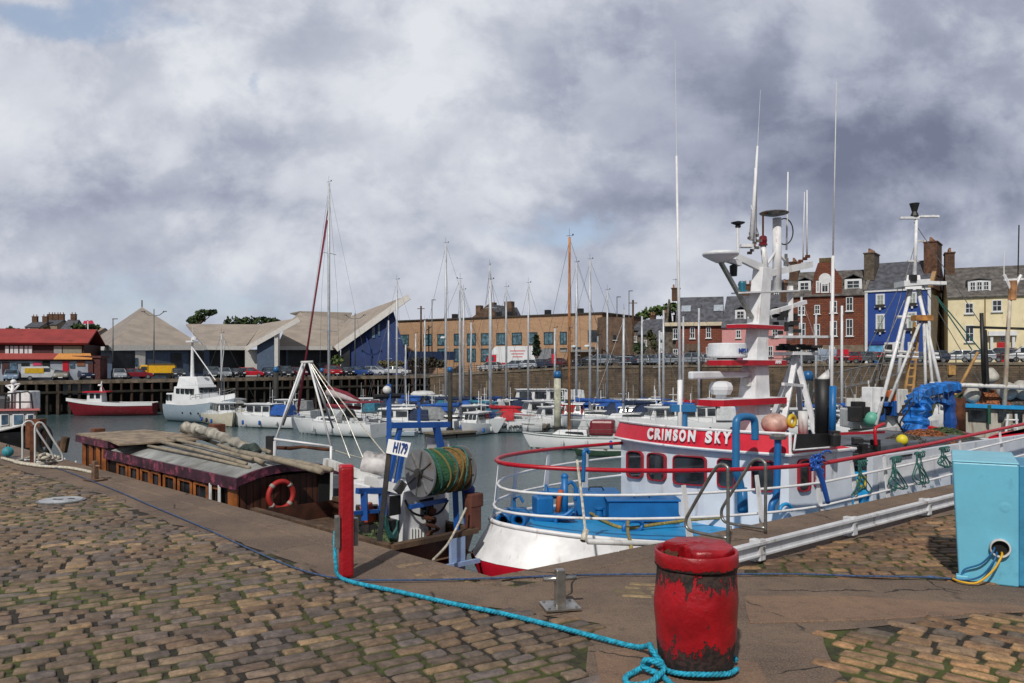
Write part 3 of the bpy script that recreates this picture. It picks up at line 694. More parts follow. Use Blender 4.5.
# ======================= THE RED AND WHITE TRAWLER =======================
T = thing('trawler', 'red white and blue trawler lettered CRIMSON SKY moored along the right quay', 'trawler', Q(6, 2.85, WZ), math.atan2(RD.y, RD.x))
def tb(mb, name, m, parent=T, **k): return mb.build(name, m, parent, world=True, **k)
UC, VC = 6.84, 2.5
def outline(a, hw, z, aft=21., n=22, ex=1.82, zt=None, aftw=None, zl=.4):
    """bow-shaped plan curve: near side aft -> bow -> far side aft; z may rise to the tip (zt)"""
    pts = []; aw = aftw or hw
    for u in (aft, aft*.75+UC*.25, aft*.5+UC*.5, aft*.25+UC*.75):
        pts.append((u, -(aw+(hw-aw)*(aft-u)/(aft-UC))))
    for i in range(n+1):
        th = -PI/2+PI*i/n; c, s = math.cos(th), math.sin(th)
        pts.append((UC-a*abs(c)**(2/ex), hw*math.copysign(abs(s)**(2/ex), s)))
    for u in (aft*.25+UC*.75, aft*.5+UC*.5, aft*.75+UC*.25, aft): pts.append((u, (aw+(hw-aw)*(aft-u)/(aft-UC))))
    out = []
    for u, w in pts:
        k = max(0, min(1, (UC+1.5-u)/(a+1.5)))
        out.append(Q(u, VC+w, z+((zt-z)*k*k if zt is not None else 0)+zl*max(0, u-8)/10))
    return out
# hull: bulging shoulder, red boot below
HT = 4.86
tb(MB().loft([outline(HT, 2.32, -.56, zt=-.08), outline(HT+.06, 2.34, -.68, zt=-.2), outline(HT+.2, 2.36, -.85, zt=-.36), outline(HT+.34, 2.37, -1.0, zt=-.56)], caps=False), 'hull', WHITE, smooth=True)
tb(MB().loft([outline(HT+.37, 2.4, -1.0, zt=-.555), outline(HT+.36, 2.38, -1.06, zt=-.62), outline(HT-.1, 2.2, -2.6, zt=-1.5, zl=0), outline(HT-.9, 2.0, -4.0, zt=-3.2, zl=0), outline(HT-1, 1.9, -5.2, zl=0)], caps=False), 'boot_topping', REDB, smooth=True)
deck = outline(HT-.03, 2.3, -.62, zt=-.16, aft=20.9)
mb = MB(); n = len(deck); mb.v = [tuple(p) for p in deck]; mb.f = [(i, i+1, n-2-i, n-1-i) for i in range(n//2-1)]
tb(mb, 'deck', BLUED)
tb(MB().tube([p for p in outline(HT, 2.32, -.55, zt=-.07)], .035, 8), 'gunwale', WHITE, smooth=True)
tb(MB().tube([onv(x, y, .2) for x, y in ((588, 541.5), (640, 543.5), (700, 546), (740, 546))], .035, 8), 'rubbing_strake', WHITE2, smooth=True)
# rails
red_rail = outline(4.75, 2.2, .66, zt=.81)
nr = len(red_rail)
tb(MB().tube(red_rail[:nr-3], .034, 10), 'top_rail', REDP, smooth=True)
tb(MB().tube(outline(4.72, 2.26, .375, zt=.42)[:nr-3], .021, 8), 'middle_rail', WHITE, smooth=True)
tb(MB().tube(outline(4.8, 2.26, -.01, zt=.11)[:nr-3], .021, 8), 'lower_rail', WHITE, smooth=True)
def post_at(i, w=.11):
    p = red_rail[i]; q = outline(HT-.02, 2.28, -.56, zt=-.08)[i]
    d = (red_rail[min(nr-1, i+1)]-red_rail[max(0, i-1)]).normalized()
    mb = MB(); v0, v1 = q, p+Vector((0, 0, -.03)); wd = d*w
    mb.slab([v0-wd*.9, v0+wd*.9, v1+wd*.28, v1-wd*.28], d.cross(Vector((0, 0, 1)))*.012)
    tb(mb, 'stanchion', WHITE)
    tb(MB().box(q+Vector((0, 0, .01)), (.2, .12, .025), rz=math.atan2(d.y, d.x)), 'foot_plate', WHITE)
def pxof(p): return 512+p.x/p.y*FPX
def near_index(px, lo, hi): return min(range(lo, hi), key=lambda i: abs(pxof(red_rail[i])-px))
tip = min(range(nr), key=lambda i: pxof(red_rail[i]))
for i in (tip+1, near_index(517, tip+1, nr), near_index(556, tip+2, nr-3), near_index(597, tip+2, nr-3)): post_at(i, .12)
def side_post(px, w=.08, m=WHITE):
    p = onv(px, 470, VC-2.2); u = (p-CQ).dot(RD); zz = .4*max(0, u-8)/10; a, c = Q(u+.12, VC-2.28, -.56+zz), Q(u, VC-2.2, .63+zz)
    tb(MB().slab([a-RD*w, a+RD*w, c+RD*w*.5, c-RD*w*.5], ND*.015), 'stanchion', m)
for x in (684, 757, 816, 852, 884, 920, 960, 1000): side_post(x)
def far_post(u, w=.1):
    a, c = Q(u+.1, VC+2.28, -.5), Q(u, VC+2.2, .63); tb(MB().slab([a-RD*w, a+RD*w, c+RD*w*.4, c-RD*w*.4], ND*.015), 'stanchion', WHITE)
for u in (7.2, 9.5): far_post(u)
# deck gear ------------------------------------------------------------------
def dk(px, py, z=-.42): return G(px, py, z)
for x in (508, 523):   # twin fairlead pipes at the bow
    p = G(x, 525, -.2)+Vector((0, 0, .12))
    Rm = (Matrix.Rotation(math.atan2(-RD.x, RD.y)+.15, 3, 'Z') @ Matrix.Rotation(PI/2, 3, 'X'))
    tb(MB().lathe([(.065, 0), (.065, .3), (.11, .33), (.12, .3), (.115, -.0)], p, 18, R=Matrix.Rotation(-.25, 3, 'Z') @ Matrix.Rotation(PI/2, 3, 'X'), cap=False), 'fairlead', BLUEP, smooth=True)
    tb(MB().lathe([(.066, .2), (.001, .2)], p, 16, R=Matrix.Rotation(-.25, 3, 'Z') @ Matrix.Rotation(PI/2, 3, 'X')), 'fairlead_hole', DARK)
p = G(516, 524, -.2)
tb(MB().box(p+Vector((.0, .18, .1)), (.34, .16, .24)).tube([p+Vector((-.02, .2, .2)), p+Vector((-.03, .22, .36)), p+Vector((.06, .24, .4)), p+Vector((.12, .22, .3))], .025, 8), 'fairlead_base', BLUEP, bevel=.02)
w0 = G(552, 519, -.36)
W_ = tb(MB().box(w0+Vector((0, .0, .06)), (.72, .42, .12), rz=.25), 'windlass', BLUEP, bevel=.02)
def wb(mb, name, m, **k): return mb.build(name, m, W_, world=True, **k)
wb(MB().box(w0+Vector((-.16, .0, .25)), (.3, .34, .3), rz=.25).box(w0+Vector((-.12, .12, .36)), (.24, .22, .2), rz=.25), 'motor', BLUEP, bevel=.03)
wb(MB().lathe([(.16, -.16), (.16, -.13), (.1, -.1), (.09, .1), (.16, .13), (.16, .16)], w0+Vector((.05, .25, .4)), 18, R=Matrix.Rotation(PI/2, 3, 'Y')), 'drum', BLUEP, smooth=False)
wb(MB().tube([w0+Vector((.22, .05, .0)), w0+Vector((.22, .05, .72))], .06, 12).ball(w0+Vector((.22, .05, .72)), .065), 'pillar', BLUEP, smooth=True)
wb(MB().tube([w0+Vector((.1, -.02, .1)), w0+Vector((.12, -.02, .35)), w0+Vector((.16, -.0, .5))], .045, 8), 'orange_guard', mat('orange_paint', '#b4552a', .6, dirt=.3, dirtc='#5a2a18'), smooth=True)
wb(MB().tube(smoothpath([w0+Vector((.05, -.3, -.02)), w0+Vector((.06, -.3, .1)), w0+Vector((.2, -.3, .12)), w0+Vector((.32, -.26, .2)), w0+Vector((.34, -.2, .2))], 5), .035, 8), 'lever', BLUEP, smooth=True)
wb(MB().tube(smoothpath([w0+Vector((.22, .05, .55)), w0+Vector((.34, .1, .62)), w0+Vector((.42, .1, .5)), w0+Vector((.4, .1, .3))], 5), .03, 8), 'feed_pipe', BLUEP, smooth=True)
for (x0, x1, yb, h, nm) in ((575, 620, 517, .42, ''), (607, 681, 522, .36, '')):
    a = G(x0, yb, -.48); c = G(x1, yb+1, -.5); L_ = (c-a).length; mid = (a+c)/2+Vector((0, .28, 0)); ang = math.atan2((c-a).y, (c-a).x)
    B_ = tb(MB().box(mid+Vector((0, 0, h/2)), (L_*.95, .5, h), rz=ang), 'deck_box', BLUEP, bevel=.015)
    MB().box(mid+Vector((0, 0, h+.02)), (L_, .56, .04), rz=ang).build('lid', BLUEP, B_, world=True, bevel=.01)
    MB().tube([mid+Vector((-.14, -.05, h+.04)), mid+Vector((-.12, -.05, h+.1)), mid+Vector((.1, -.05, h+.1)), mid+Vector((.14, -.05, h+.04))], .014, 6).build('handle', BLACK, B_, world=True, smooth=True)
for (x, y) in ((599, 521), (704, 512), (740, 515)):
    p = G(x, y, -.5); tb(MB().lathe([(.1, 0), (.1, .02), (.07, .03), (.07, .2), (.1, .22), (.1, .25), (.01, .26)], p, 16), 'deck_bollard', BLUEP, smooth=False)
p = G(633, 534, -.5)   # oval panama fairlead on the rim
tb(MB().tube([p+RD*(.22*math.cos(a))+Vector((0, 0, .12+.1*math.sin(a))) for a in [2*PI*i/20 for i in range(20)]], .035, 8, closed=True), 'panama_lead', BLUEP, smooth=True)
# blue U pipe and vent pipe in front of the wheelhouse
def pipe(pts, v, r, m, name, k=5): tb(MB().tube(smoothpath([onv(x, y, v) for x, y in pts], k), r, 12), name, m, smooth=True)
UP = .95
pipe([(741, 511), (741, 490), (739, 480), (736, 470), (736, 450), (736, 428), (737, 420), (742, 417), (750, 417), (754, 420), (755, 430), (755, 440)], UP, .062, TEAL, 'vent_pipe')
tb(MB().tube([onv(743, 512, UP), onv(742, 488, UP)], .085, 12), 'vent_pipe_base', TEAL, smooth=True)
pipe([(771, 513), (772, 504), (776, 497), (777, 480), (777.5, 460), (778, 438)], .75, .058, BLUEP, 'exhaust_pipe')
p = onv(778, 436, .75); tb(MB().lathe([(.07, -.06), (.13, -.05), (.14, 0), (.11, .03), (.03, .04)], p, 16), 'vent_cap', GALV, smooth=False)
tb(MB().tube([onv(786-6*math.cos(a)-0, 511-7*math.sin(a), .7) for a in [PI*i/10 for i in range(11)]], .03, 8), 'deck_hoop', BLUED, smooth=True)
# wheelhouse ---------------------------------------------------------------
U0 = 6.75; VN, VF = .82, 4.75
front = []
for i in range(9):
    f = i/8; v_ = VF+(VN-VF)*f; bow = .42*(1-(2*f-1)**2); front.append((U0-bow, v_))
AFT = 8.75
def whring(off, z): 
    VW = (VN+VF)/2; f = [(u-off, VW+(v_-VW)*(1+off/2.03)) for u, v_ in front]
    za = z-.4*max(0, (z-.76)/.36) if z > .76 else z
    return [Q(u, v_, z) for u, v_ in f]+[Q(AFT, VN-off*.6, za), Q(AFT, VF+off*.6, za)]
WH = tb(MB().loft([whring(0, -.62), whring(0, .76)]), 'wheelhouse', mat('wheelhouse_white', '#d0d6de', .45, var=.05, dirt=.15, dirtc='#8b7a70', streak=True, bump=.06))
def wh(mb, name, m, p=WH, **k): return mb.build(name, m, p, world=True, **k)
BAND = wh(MB().loft([whring(.05, .76), whring(.1, .8), whring(.02, 1.12)]), 'visor', REDB)
wh(MB().tube(whring(.1, .785), .028, 6, closed=True), 'trim', WHITE, BAND)
wh(MB().tube(whring(.03, 1.13), .028, 6, closed=True), 'trim', WHITE, BAND)
rf = whring(.03, 1.14); mb = MB(); n = len(rf); mb.v = [tuple(p) for p in rf]; mb.f = [tuple(range(n))]; wh(mb, 'roof', WHITE2)
wh(MB().tube([Q(U0-.08, VN-.08, .78), Q(U0-.03, VN-.04, 1.13)], .03, 6), 'trim', WHITE, BAND)
def hit(px, py, p0, n_):
    d = Vector(((px-512)/FPX, 1, (HY-py)/FPX)); o_ = Vector((0, 0, EYE)); return o_+d*((p0-o_).dot(n_)/d.dot(n_))
def facet(px, off=0.):
    """front facet of the wheelhouse seen at this column"""
    R_ = whring(off, .5)[:9]
    for a, c in zip(R_[:-1], R_[1:]):
        pa, pc = 512+a.x/a.y*FPX, 512+c.x/c.y*FPX
        if pa-.5 <= px <= pc+.5: return a, (c-a).cross(Vector((0, 0, 1))).normalized()
    return R_[-2], (R_[-1]-R_[-2]).cross(Vector((0, 0, 1))).normalized()
def rrect(x0, y0, x1, y1, r, k=4, sk=0):
    o_ = []
    for cx, cy, a0 in ((x1-r, y0+r, -PI/2), (x1-r, y1-r, 0), (x0+r, y1-r, PI/2), (x0+r, y0+r, PI)):
        for i in range(k+1):
            a = a0+PI/2*i/k; x, y = cx+r*math.cos(a), cy+r*math.sin(a); o_.append((x, y+sk*(x-x0)))
    return o_
def wwin(x0, y0, x1, y1, sk, side=False):
    if side: p0, n_ = Q(U0, VN, 0), -ND
    else: p0, n_ = facet((x0+x1)/2)
    if n_.y > 0: n_ = -n_
    oval = rrect(x0, y0, x1, y1, min(4.5, (x1-x0)*.3), sk=sk); inn = rrect(x0+1.1, y0+1.2, x1-1.1, y1-1.2, min(4, (x1-x0)*.28), sk=sk)
    O_ = [hit(x, y, p0, n_)+n_*.05 for x, y in oval]; I_ = [hit(x, y, p0, n_)+n_*.05 for x, y in inn]
    Ob = [p-n_*.1 for p in O_]; Ib = [p-n_*.03 for p in I_]; n = len(O_)
    f = wh(MB().loft([Ob, O_, I_, Ib], caps=False), 'window', paint('window_red', '#8c1a28', .1, '#4a1014', .5))
    wh(MB().poly(Ib), 'pane', GLASS, f)
for w_ in ((628, 450, 644, 477.5, .1), (648.5, 452, 666.5, 480, .1), (674, 454.5, 707, 484, .07), (718, 457.5, 736, 487, .08), (752, 459.5, 775, 491, .06)): wwin(*w_)
for w_ in ((797, 459.5, 809, 492, -.12), (813.5, 456.5, 823, 488, -.12)): wwin(*w_, side=True)
# name on the visor
def onband(px, py):
    a, n_ = facet(px, .06)
    if n_.y > 0: n_ = -n_
    nn = (n_+Vector((0, 0, .22))).normalized(); return hit(px, py, a+n_*.03, n_), n_
for ch, xa, xb, yc in (('C', 647.7, 654.2, 434.2), ('R', 654.8, 661.4, 434.6), ('I', 662.4, 664.6, 435), ('M', 665.2, 672.6, 435.4), ('S', 673.2, 678.8, 435.8), ('O', 679.6, 686.6, 436.1), ('N', 687.4, 697, 436.4), ('S', 704.4, 713, 437.4), ('K', 714, 721.4, 437.8), ('Y', 722.4, 731.5, 438.2)):
    p_, n_ = onband((xa+xb)/2, yc); l_ = hit(xa, yc, p_, n_); r_ = hit(xb, yc, p_, n_)
    text(ch, .27, LETTER, 'lettering', BAND, (l_+r_)/2+n_*.03, (r_-l_), (0, 0, 1), bold=.014, shear=.2, wfit=(r_-l_).length*.93, thick=.006)
# black board on the visor side with lamp
pb_ = [hit(x, y, Q(U0, VN-.1, 0), -ND)-ND*.03 for x, y in ((791, 450), (828, 447), (828, 433.5), (793, 434))]
wh(MB().slab(pb_, ND*.02), 'black_board', BLACK, BAND)
wh(MB().tube([pb_[0]-ND*.02, pb_[3]-ND*.02], .018, 6).tube([pb_[0]-ND*.02, pb_[1]-ND*.02], .018, 6), 'board_edge', WHITE, BAND)
p = pb_[2]-ND*.1+Vector((0, 0, -.12)); wh(MB().lathe([(.03, -.1), (.09, -.08), (.1, .1), (.07, .14)], p, 14).box(p+Vector((0, 0, .16)), (.14, .14, .03)), 'searchlight', BLACK, BAND)
# pink buoy on the roof
p = onv(775, 424, 2.0); B_ = tb(MB().ball(p, .26, 18, .8), 'buoy', mat('pinkish_buoy', '#b9978b', .5, var=.25, scale=5, dirt=.35, dirtc='#7a5a50'), smooth=True)
# mast tower ---------------------------------------------------------------
VM = 2.85
def mp(px, py, v=VM): return onv(px, py, v)
def um(px, v=VM): return (onv(px, 300, v)-CQ).dot(RD)
ang = math.atan2(RD.y, RD.x)
def sect(xl, xr, py, depth):
    """ring of the tower seen between two columns at height py"""
    c = mp((xl+xr)/2, py); wpx = (xr-xl)*c.y/FPX; k = abs(RD.x)+abs(ND.x)*depth; a = wpx/k/2
    return [c-RD*a-ND*a*depth, c+RD*a-ND*a*depth, c+RD*a+ND*a*depth, c-RD*a+ND*a*depth]
def flat(ring): z = sum(p.z for p in ring)/4; return [Vector((p.x, p.y, z)) for p in ring]
TOW = tb(MB().loft([flat(sect(733, 772, 436, .8)), flat(sect(738, 770, 398, .8)), flat(sect(744, 768, 350, .8)), flat(sect(748, 770, 310, .8)), flat(sect(753, 772, 268, .8))]), 'mast_tower', WHITE, bevel=.01)
def tw(mb, name, m, p=TOW, **k): return mb.build(name, m, p, world=True, **k)
def shelf(x0, x1, y, th, v0, v1, m, tilt=0):
    z = mp(x1, y).z; u0, u1 = um(x0), um(x1); zz = z+tilt
    tw(MB().slab([Q(u0, (v0+v1)/2-.16, zz), Q(u0+.12, v0, zz), Q(u1, v0, z), Q(u1, v1, z), Q(u0+.12, v1, zz), Q(u0, (v0+v1)/2+.16, zz)], (0, 0, -th)), 'shelf', m)
    tw(MB().slab([Q(u0+.01, (v0+v1)/2-.15, zz+.001), Q(u0+.12, v0+.01, zz+.001), Q(u1-.01, v0+.01, z+.001), Q(u1-.01, v1-.01, z+.001), Q(u0+.12, v1-.01, zz+.001), Q(u0+.01, (v0+v1)/2+.15, zz+.001)], (0, 0, .008)), 'shelf_top', WHITE)
shelf(705, 772, 397, .12, 2.5, 3.2, REDP); shelf(715, 774, 360.5, .1, 2.55, 3.15, REDP); shelf(733, 774, 326.5, .07, 2.6, 3.1, REDP)
t0 = Q((um(764)), 2.53, mp(766, 362).z); text('ANN', .09, LETTER, 'lettering', TOW, Q(um(765), 2.535, mp(765, 362.4).z), RD, (0, 0, 1), bold=.004, wfit=.2)
# radar drum, scanner bar, satellite pod
p = mp(727, 351); rr = 20*p.y/FPX
D_ = tw(MB().lathe([(rr*.86, -.14), (rr*.98, -.13), (rr, -.1), (rr*.93, .13), (rr*.88, .15), (.02, .16)], p, 32), 'radar_drum', paint('radome_white', '#cfd2d6', .1, '#9a9088', .4), smooth=False)
tw(MB().lathe([(rr*.5, -.2), (rr*.5, -.13)], p, 16), 'pedestal', BLACK, D_)
pa, pc = p+Vector((rr*.35, -rr*.93, -.0)), 0
text('NBU', .1, mat('blue_lettering', '#1c3f86', .5), 'lettering', D_, p+Vector((.22, -rr*.95+.03, .0)), (.9, .42, 0), (0, 0, 1), bold=.006, wfit=.22)
a, c = mp(690, 375.5), mp(750, 374); tw(MB().beam(a, c, .12, .15, t=.8), 'radar_scanner', MATS['radome_white'], bevel=.03)
p = mp(747, 380); tw(MB().lathe([(.1, -.12), (.1, .04), (.05, .08)], p, 14), 'scanner_gearbox', WHITE2)
p = mp(721, 388); rr = 12*p.y/FPX
tw(MB().lathe([(rr*.45, -.2), (rr*.45, -.14), (rr*.8, -.12), (rr, -.03), (rr, .03), (rr*.85, .1), (rr*.5, .13), (.02, .135)], p, 10), 'satellite_pod', MATS['radome_white'])
# top cross arms
tw(MB().beam(mp(770, 272), mp(735, 256), .1, .17, t=.7), 'arm', WHITE); tw(MB().beam(mp(762, 275), mp(811, 264.5), .1, .13), 'arm', WHITE)
tw(MB().beam(mp(737, 293), mp(793, 291), .28, .03), 'cross_tree', WHITE)
for x, mm in ((742, paint('lamp_teal', '#1d6a80')), (781, BLACK)):
    p = mp(x, 291); tw(MB().lathe([(.06, 0), (.07, .02), (.075, .16), (.06, .19), (.02, .2)], p, 12).box(p+Vector((0, 0, .0)), (.18, .18, .02)), 'navigation_lamp', mm, smooth=False)
p = mp(720.5, 254.5); rr = 18*p.y/FPX
tw(MB().lathe([(rr*.25, -.16), (rr*.6, -.1), (rr*.95, -.03), (rr, 0), (rr*.96, .035), (rr*.7, .06), (.02, .075)], p, 28), 'radome', MATS['radome_white'], smooth=True)
tw(MB().beam(mp(725, 259), mp(740, 264), .1, .09), 'radome_arm', WHITE)
p = mp(733.5, 270); tw(MB().lathe([(.07, -.12), (.08, .08), (.05, .1)], p, 12), 'floodlight', BLACK)
tw(MB().beam(mp(720, 261), mp(752, 318), .07, .07), 'strut', GALV)
tw(MB().tube([mp(738, 256), mp(737.5, 228)], .03, 8), 'pole', WHITE)
p = mp(738, 225); tw(MB().lathe([(.03, -.06), (.06, -.04), (.05, 0), (.13, .035), (.14, .05), (.02, .08)], p, 14), 'gps_antenna', BLACK)
tw(MB().tube([mp(766, 272), mp(763, 245)], .06, 10), 'lamp_post', WHITE, smooth=True)
p = mp(763, 244); tw(MB().lathe([(.09, -.03), (.09, 0), (.075, .01), (.085, .07), (.075, .15), (.04, .17)], p, 14), 'red_lamp', paint('lamp_red', '#6a1420', .1, '#2a0a0c', .3))
tw(MB().tube([mp(763, 236), mp(763, 213), mp(768, 213)], .02, 6), 'lamp_bracket', RUST)
tw(MB().tube([mp(777, 292), mp(777, 218), ], .09, 14).tube([mp(758, 278), mp(775, 252)], .03, 8).tube([mp(789, 266), mp(778, 252)], .03, 8), 'top_pole', WHITE, smooth=True)
p = mp(774, 213); tw(MB().lathe([(.12, -.06), (.28, -.02), (.3, 0), (.27, .02), (.02, .03)], p, 24), 'top_disc', GALV)
tw(MB().tube([mp(784.5+8.5*math.cos(a), 231.5+13*math.sin(a)) for a in [2*PI*i/28 for i in range(28)]], .014, 6, closed=True), 'loop_aerial', BLACK)
def whip(x0, y0, x1, y1, r0, r1, v=VM): tw(MB().tube([mp(x0, y0, v), mp(x1, y1, v)], r0, 8, r2=r1), 'whip_aerial', WHITE, smooth=True)
whip(751.5, 240, 757.5, 146, .055, .02); whip(753.5, 245, 755, 168, .025, .012); tw(MB().tube([mp(757.5, 146), mp(760.5, 90)], .006, 5, r2=.003), 'aerial_tip', WHITE)
tw(MB().tube([mp(756, 240), mp(756.5, 175)], .014, 6), 'aerial_side_stay', GALV)  # thin grey rod beside the whip aerial
whip(786.5, 250, 788, 172, .02, .014); whip(807, 258, 807, 190, .02, .012); whip(803, 260, 804.5, 192, .014, .008); whip(758.5, 235, 751, 205, .01, .006)
p = mp(786, 262); tw(MB().box(p, (.08, .08, .16)).box(p+Vector((0, 0, .12)), (.05, .05, .1)), 'aerial_mount', GALV)
mb = MB(); p = mp(803, 262)
for dx_, dz_ in ((-.05, .02), (.04, .07), (.1, .12), (-.1, -.02)): mb.box(p+Vector((dx_, 0, dz_)), (.09, .06, .06))
tw(mb, 'wind_gauge', RUST)
mb = MB(); p = mp(751.5, 252)
for i in range(9): mb.box(p+Vector((rnd.uniform(-.08, .16), rnd.uniform(-.05, .05), -.02+i*.05)), (rnd.uniform(.05, .12), .06, .05))
tw(mb, 'lamp_cluster', mat('worn_metal', '#6d645c', .6, .5, var=.4, scale=20)); tw(MB().box(mp(746, 246), (.24, .2, .06)), 'aerial_mount', WHITE)
for (a, c, w_) in (((760, 316), (805, 302), .08), ((768, 337), (822, 337), .05)): tw(MB().beam(mp(*a), mp(*c), .5 if w_ < .07 else .1, w_), 'rear_bracket', WHITE)
mb = MB(); p = mp(786, 322)
for i in range(14): mb.box(p+Vector((rnd.uniform(-.2, .25), rnd.uniform(-.15, .2), rnd.uniform(-.25, .2))), (rnd.uniform(.06, .2), .1, rnd.uniform(.05, .16)))
tw(mb, 'horn_and_lamps', BLACK); tw(MB().beam(mp(790, 340), mp(790, 286), .1, .1), 'rear_post', WHITE)
# tall standing aerial left of the mast and the long one aft
tb(MB().tube([onv(680, 438, 3.6), onv(680, 380, 3.6)], .05, 10).tube([onv(680, 380, 3.6), onv(676.5, 156, 3.6)], .035, 8, r2=.022), 'tall_aerial', WHITE, smooth=True)
tb(MB().tube([onv(676.5, 156, 3.6), onv(675, 40, 3.6)], .007, 5, r2=.003), 'aerial_tip', WHITE)
tb(MB().tube([onv(684, 440, 3.6), onv(684, 410, 3.6)], .07, 10).box(onv(683, 408, 3.6), (.5, .2, .14)), 'blue_bracket', TEAL)
tb(MB().tube([onv(831, 440, 2.2), onv(833, 256, 2.2)], .035, 8), 'long_aerial', WHITE, smooth=True); tb(MB().tube([onv(833, 256, 2.2), onv(836.5, 82, 2.2)], .018, 8, r2=.008), 'long_aerial', WHITE2, smooth=True)
# aft tripod, funnel, pipes
ap_ = mp(796, 356, 3.0)
for (x, y, v_) in ((772, 420, 3.6), (782.5, 428, 2.4), (816, 432, 2.6), (802, 430, 3.9)):
    tb(MB().beam(ap_+Vector((0, 0, 0)), onv(x, y, v_), .1, .1), 'tripod_leg', WHITE)
tb(MB().box(ap_+Vector((0, 0, .05)), (.9, .5, .06), rz=ang), 'tripod_platform', WHITE); tb(MB().beam(onv(783, 384, 2.6), onv(806, 386, 2.9), .06, .06), 'tripod_brace', WHITE)
mb = MB()
for i in range(10): mb.box(ap_+Vector((rnd.uniform(-.4, .4), rnd.uniform(-.2, .2), rnd.uniform(.1, .24))), (rnd.uniform(.1, .3), .12, rnd.uniform(.05, .12)))
tb(mb, 'winch_gear', BLACK)
tb(MB().tube([onv(823, 436, 2.4), onv(822.5, 379, 2.4)], .16, 16), 'funnel', BLACK, smooth=True)
tb(MB().tube([onv(821, 381, 2.4), onv(830, 373, 2.4)], .09, 12), 'funnel_cowl', WHITE2, smooth=True)
tb(MB().tube([onv(832, 436, 1.9), onv(833, 386, 1.9)], .07, 10), 'blue_pipe', BLUEP, smooth=True)
tb(MB().tube([onv(803, 434, 1.6), onv(803, 411, 1.6)], .09, 12), 'white_vent', WHITE2, smooth=True)
p = onv(792, 421, 1.7); tb(MB().tube([p+RD*(.1*math.cos(a))+Vector((0, 0, .1*math.sin(a))) for a in [2*PI*i/16 for i in range(16)]], .04, 8, closed=True), 'yellow_ring', mat('yellow_paint', '#b9a020', .5), smooth=True)
# working deck aft of the wheelhouse ----------------------------------------
def quadv(px, v, th, m, name, **k): return tb(MB().slab([onv(x, y, v) for x, y in px], ND*th), name, m, **k)
us = um(873, .75)
SH_ = quadv([(873, 520), (873, 457.5), (960, 444), (1040, 433), (1040, 505)], .75, .12, mat('shelter_white', '#c2c8d0', .5, var=.06, dirt=.22, dirtc='#6a5a50', streak=True, bump=.08), 'shelter')
MB().slab([onv(x, y, .74) for x, y in ((880, 512), (878, 468), (950, 452), (950, 500))], -ND*.012).build('panel', WHITE, SH_, world=True)
MB().slab([onv(x, y, .72) for x, y in ((896, 458), (912, 455.5), (912, 453.5), (896, 456))], -ND*.012).build('slot', BLACK, SH_, world=True)
tb(MB().slab([Q(9.95, .9, -.3), Q(20, .9, .1), Q(20, 4.4, .1), Q(9.95, 4.4, -.3)], (0, 0, -.05)), 'working_deck', mat('dark_deck', '#3c4248', .8, var=.4, dirt=.4))
tb(MB().box(Q(12.3, 2.3, .25), (4.4, 1.9, .8), rz=ang), 'hatch', mat('hatch_grey', '#5a6068', .7, var=.3, dirt=.4), bevel=.03)
tb(MB().slab([Q(9.95, 4.4, -.5), Q(20, 4.4, 0), Q(20, 4.4, .6), Q(9.95, 4.4, .3)], ND*.1), 'far_bulwark', WHITE2)
# red end frame and clutter in the gap
tb(MB().tube(smoothpath([onv(876, 446, 1.2), onv(875, 430, 1.2), onv(879, 426, 1.2), onv(884, 424, 1.2)], 5), .035, 8), 'red_frame', REDP, smooth=True)
tb(MB().beam(onv(832, 434, 1.3), onv(884, 432, 1.3), .05, .05), 'red_bar', REDP)
mb = MB()
for i in range(40):
    p = onv(rnd.uniform(849, 876), rnd.uniform(440, 492), rnd.uniform(1.3, 2.0)); mb.box(p, (rnd.uniform(.08, .4), rnd.uniform(.1, .3), rnd.uniform(.08, .35)), rz=rnd.uniform(0, 2))
tb(mb, 'winch', BLACK, bevel=.01)
tb(MB().slab([onv(847, 500, 2.2), onv(878, 500, 2.2), onv(878, 444, 2.2), onv(847, 444, 2.2)], ND*.5), 'winch_housing', mat('grey_machine', '#4a4c50', .6, var=.3, dirt=.4), bevel=.02)
for i, (x, y, w_) in enumerate(((860, 497, .34), (868, 480, .3), (853, 500, .22))):
    p = onv(x, y, 1.1); fb = tb(MB().box(p, (.45, .5, w_), rz=ang+.2), 'fish_box', paint('fish_box_blue', '#1d8fc4', .2, '#1a4a60', .5), bevel=.015)
p = onv(862, 482, .95); tb(MB().tube([p+RD*(.13*math.cos(a))+Vector((0, 0, .1*math.sin(a))) for a in [2*PI*i/16 for i in range(16)]], .035, 8, closed=True), 'yellow_hose', MATS['yellow_paint'], smooth=True)
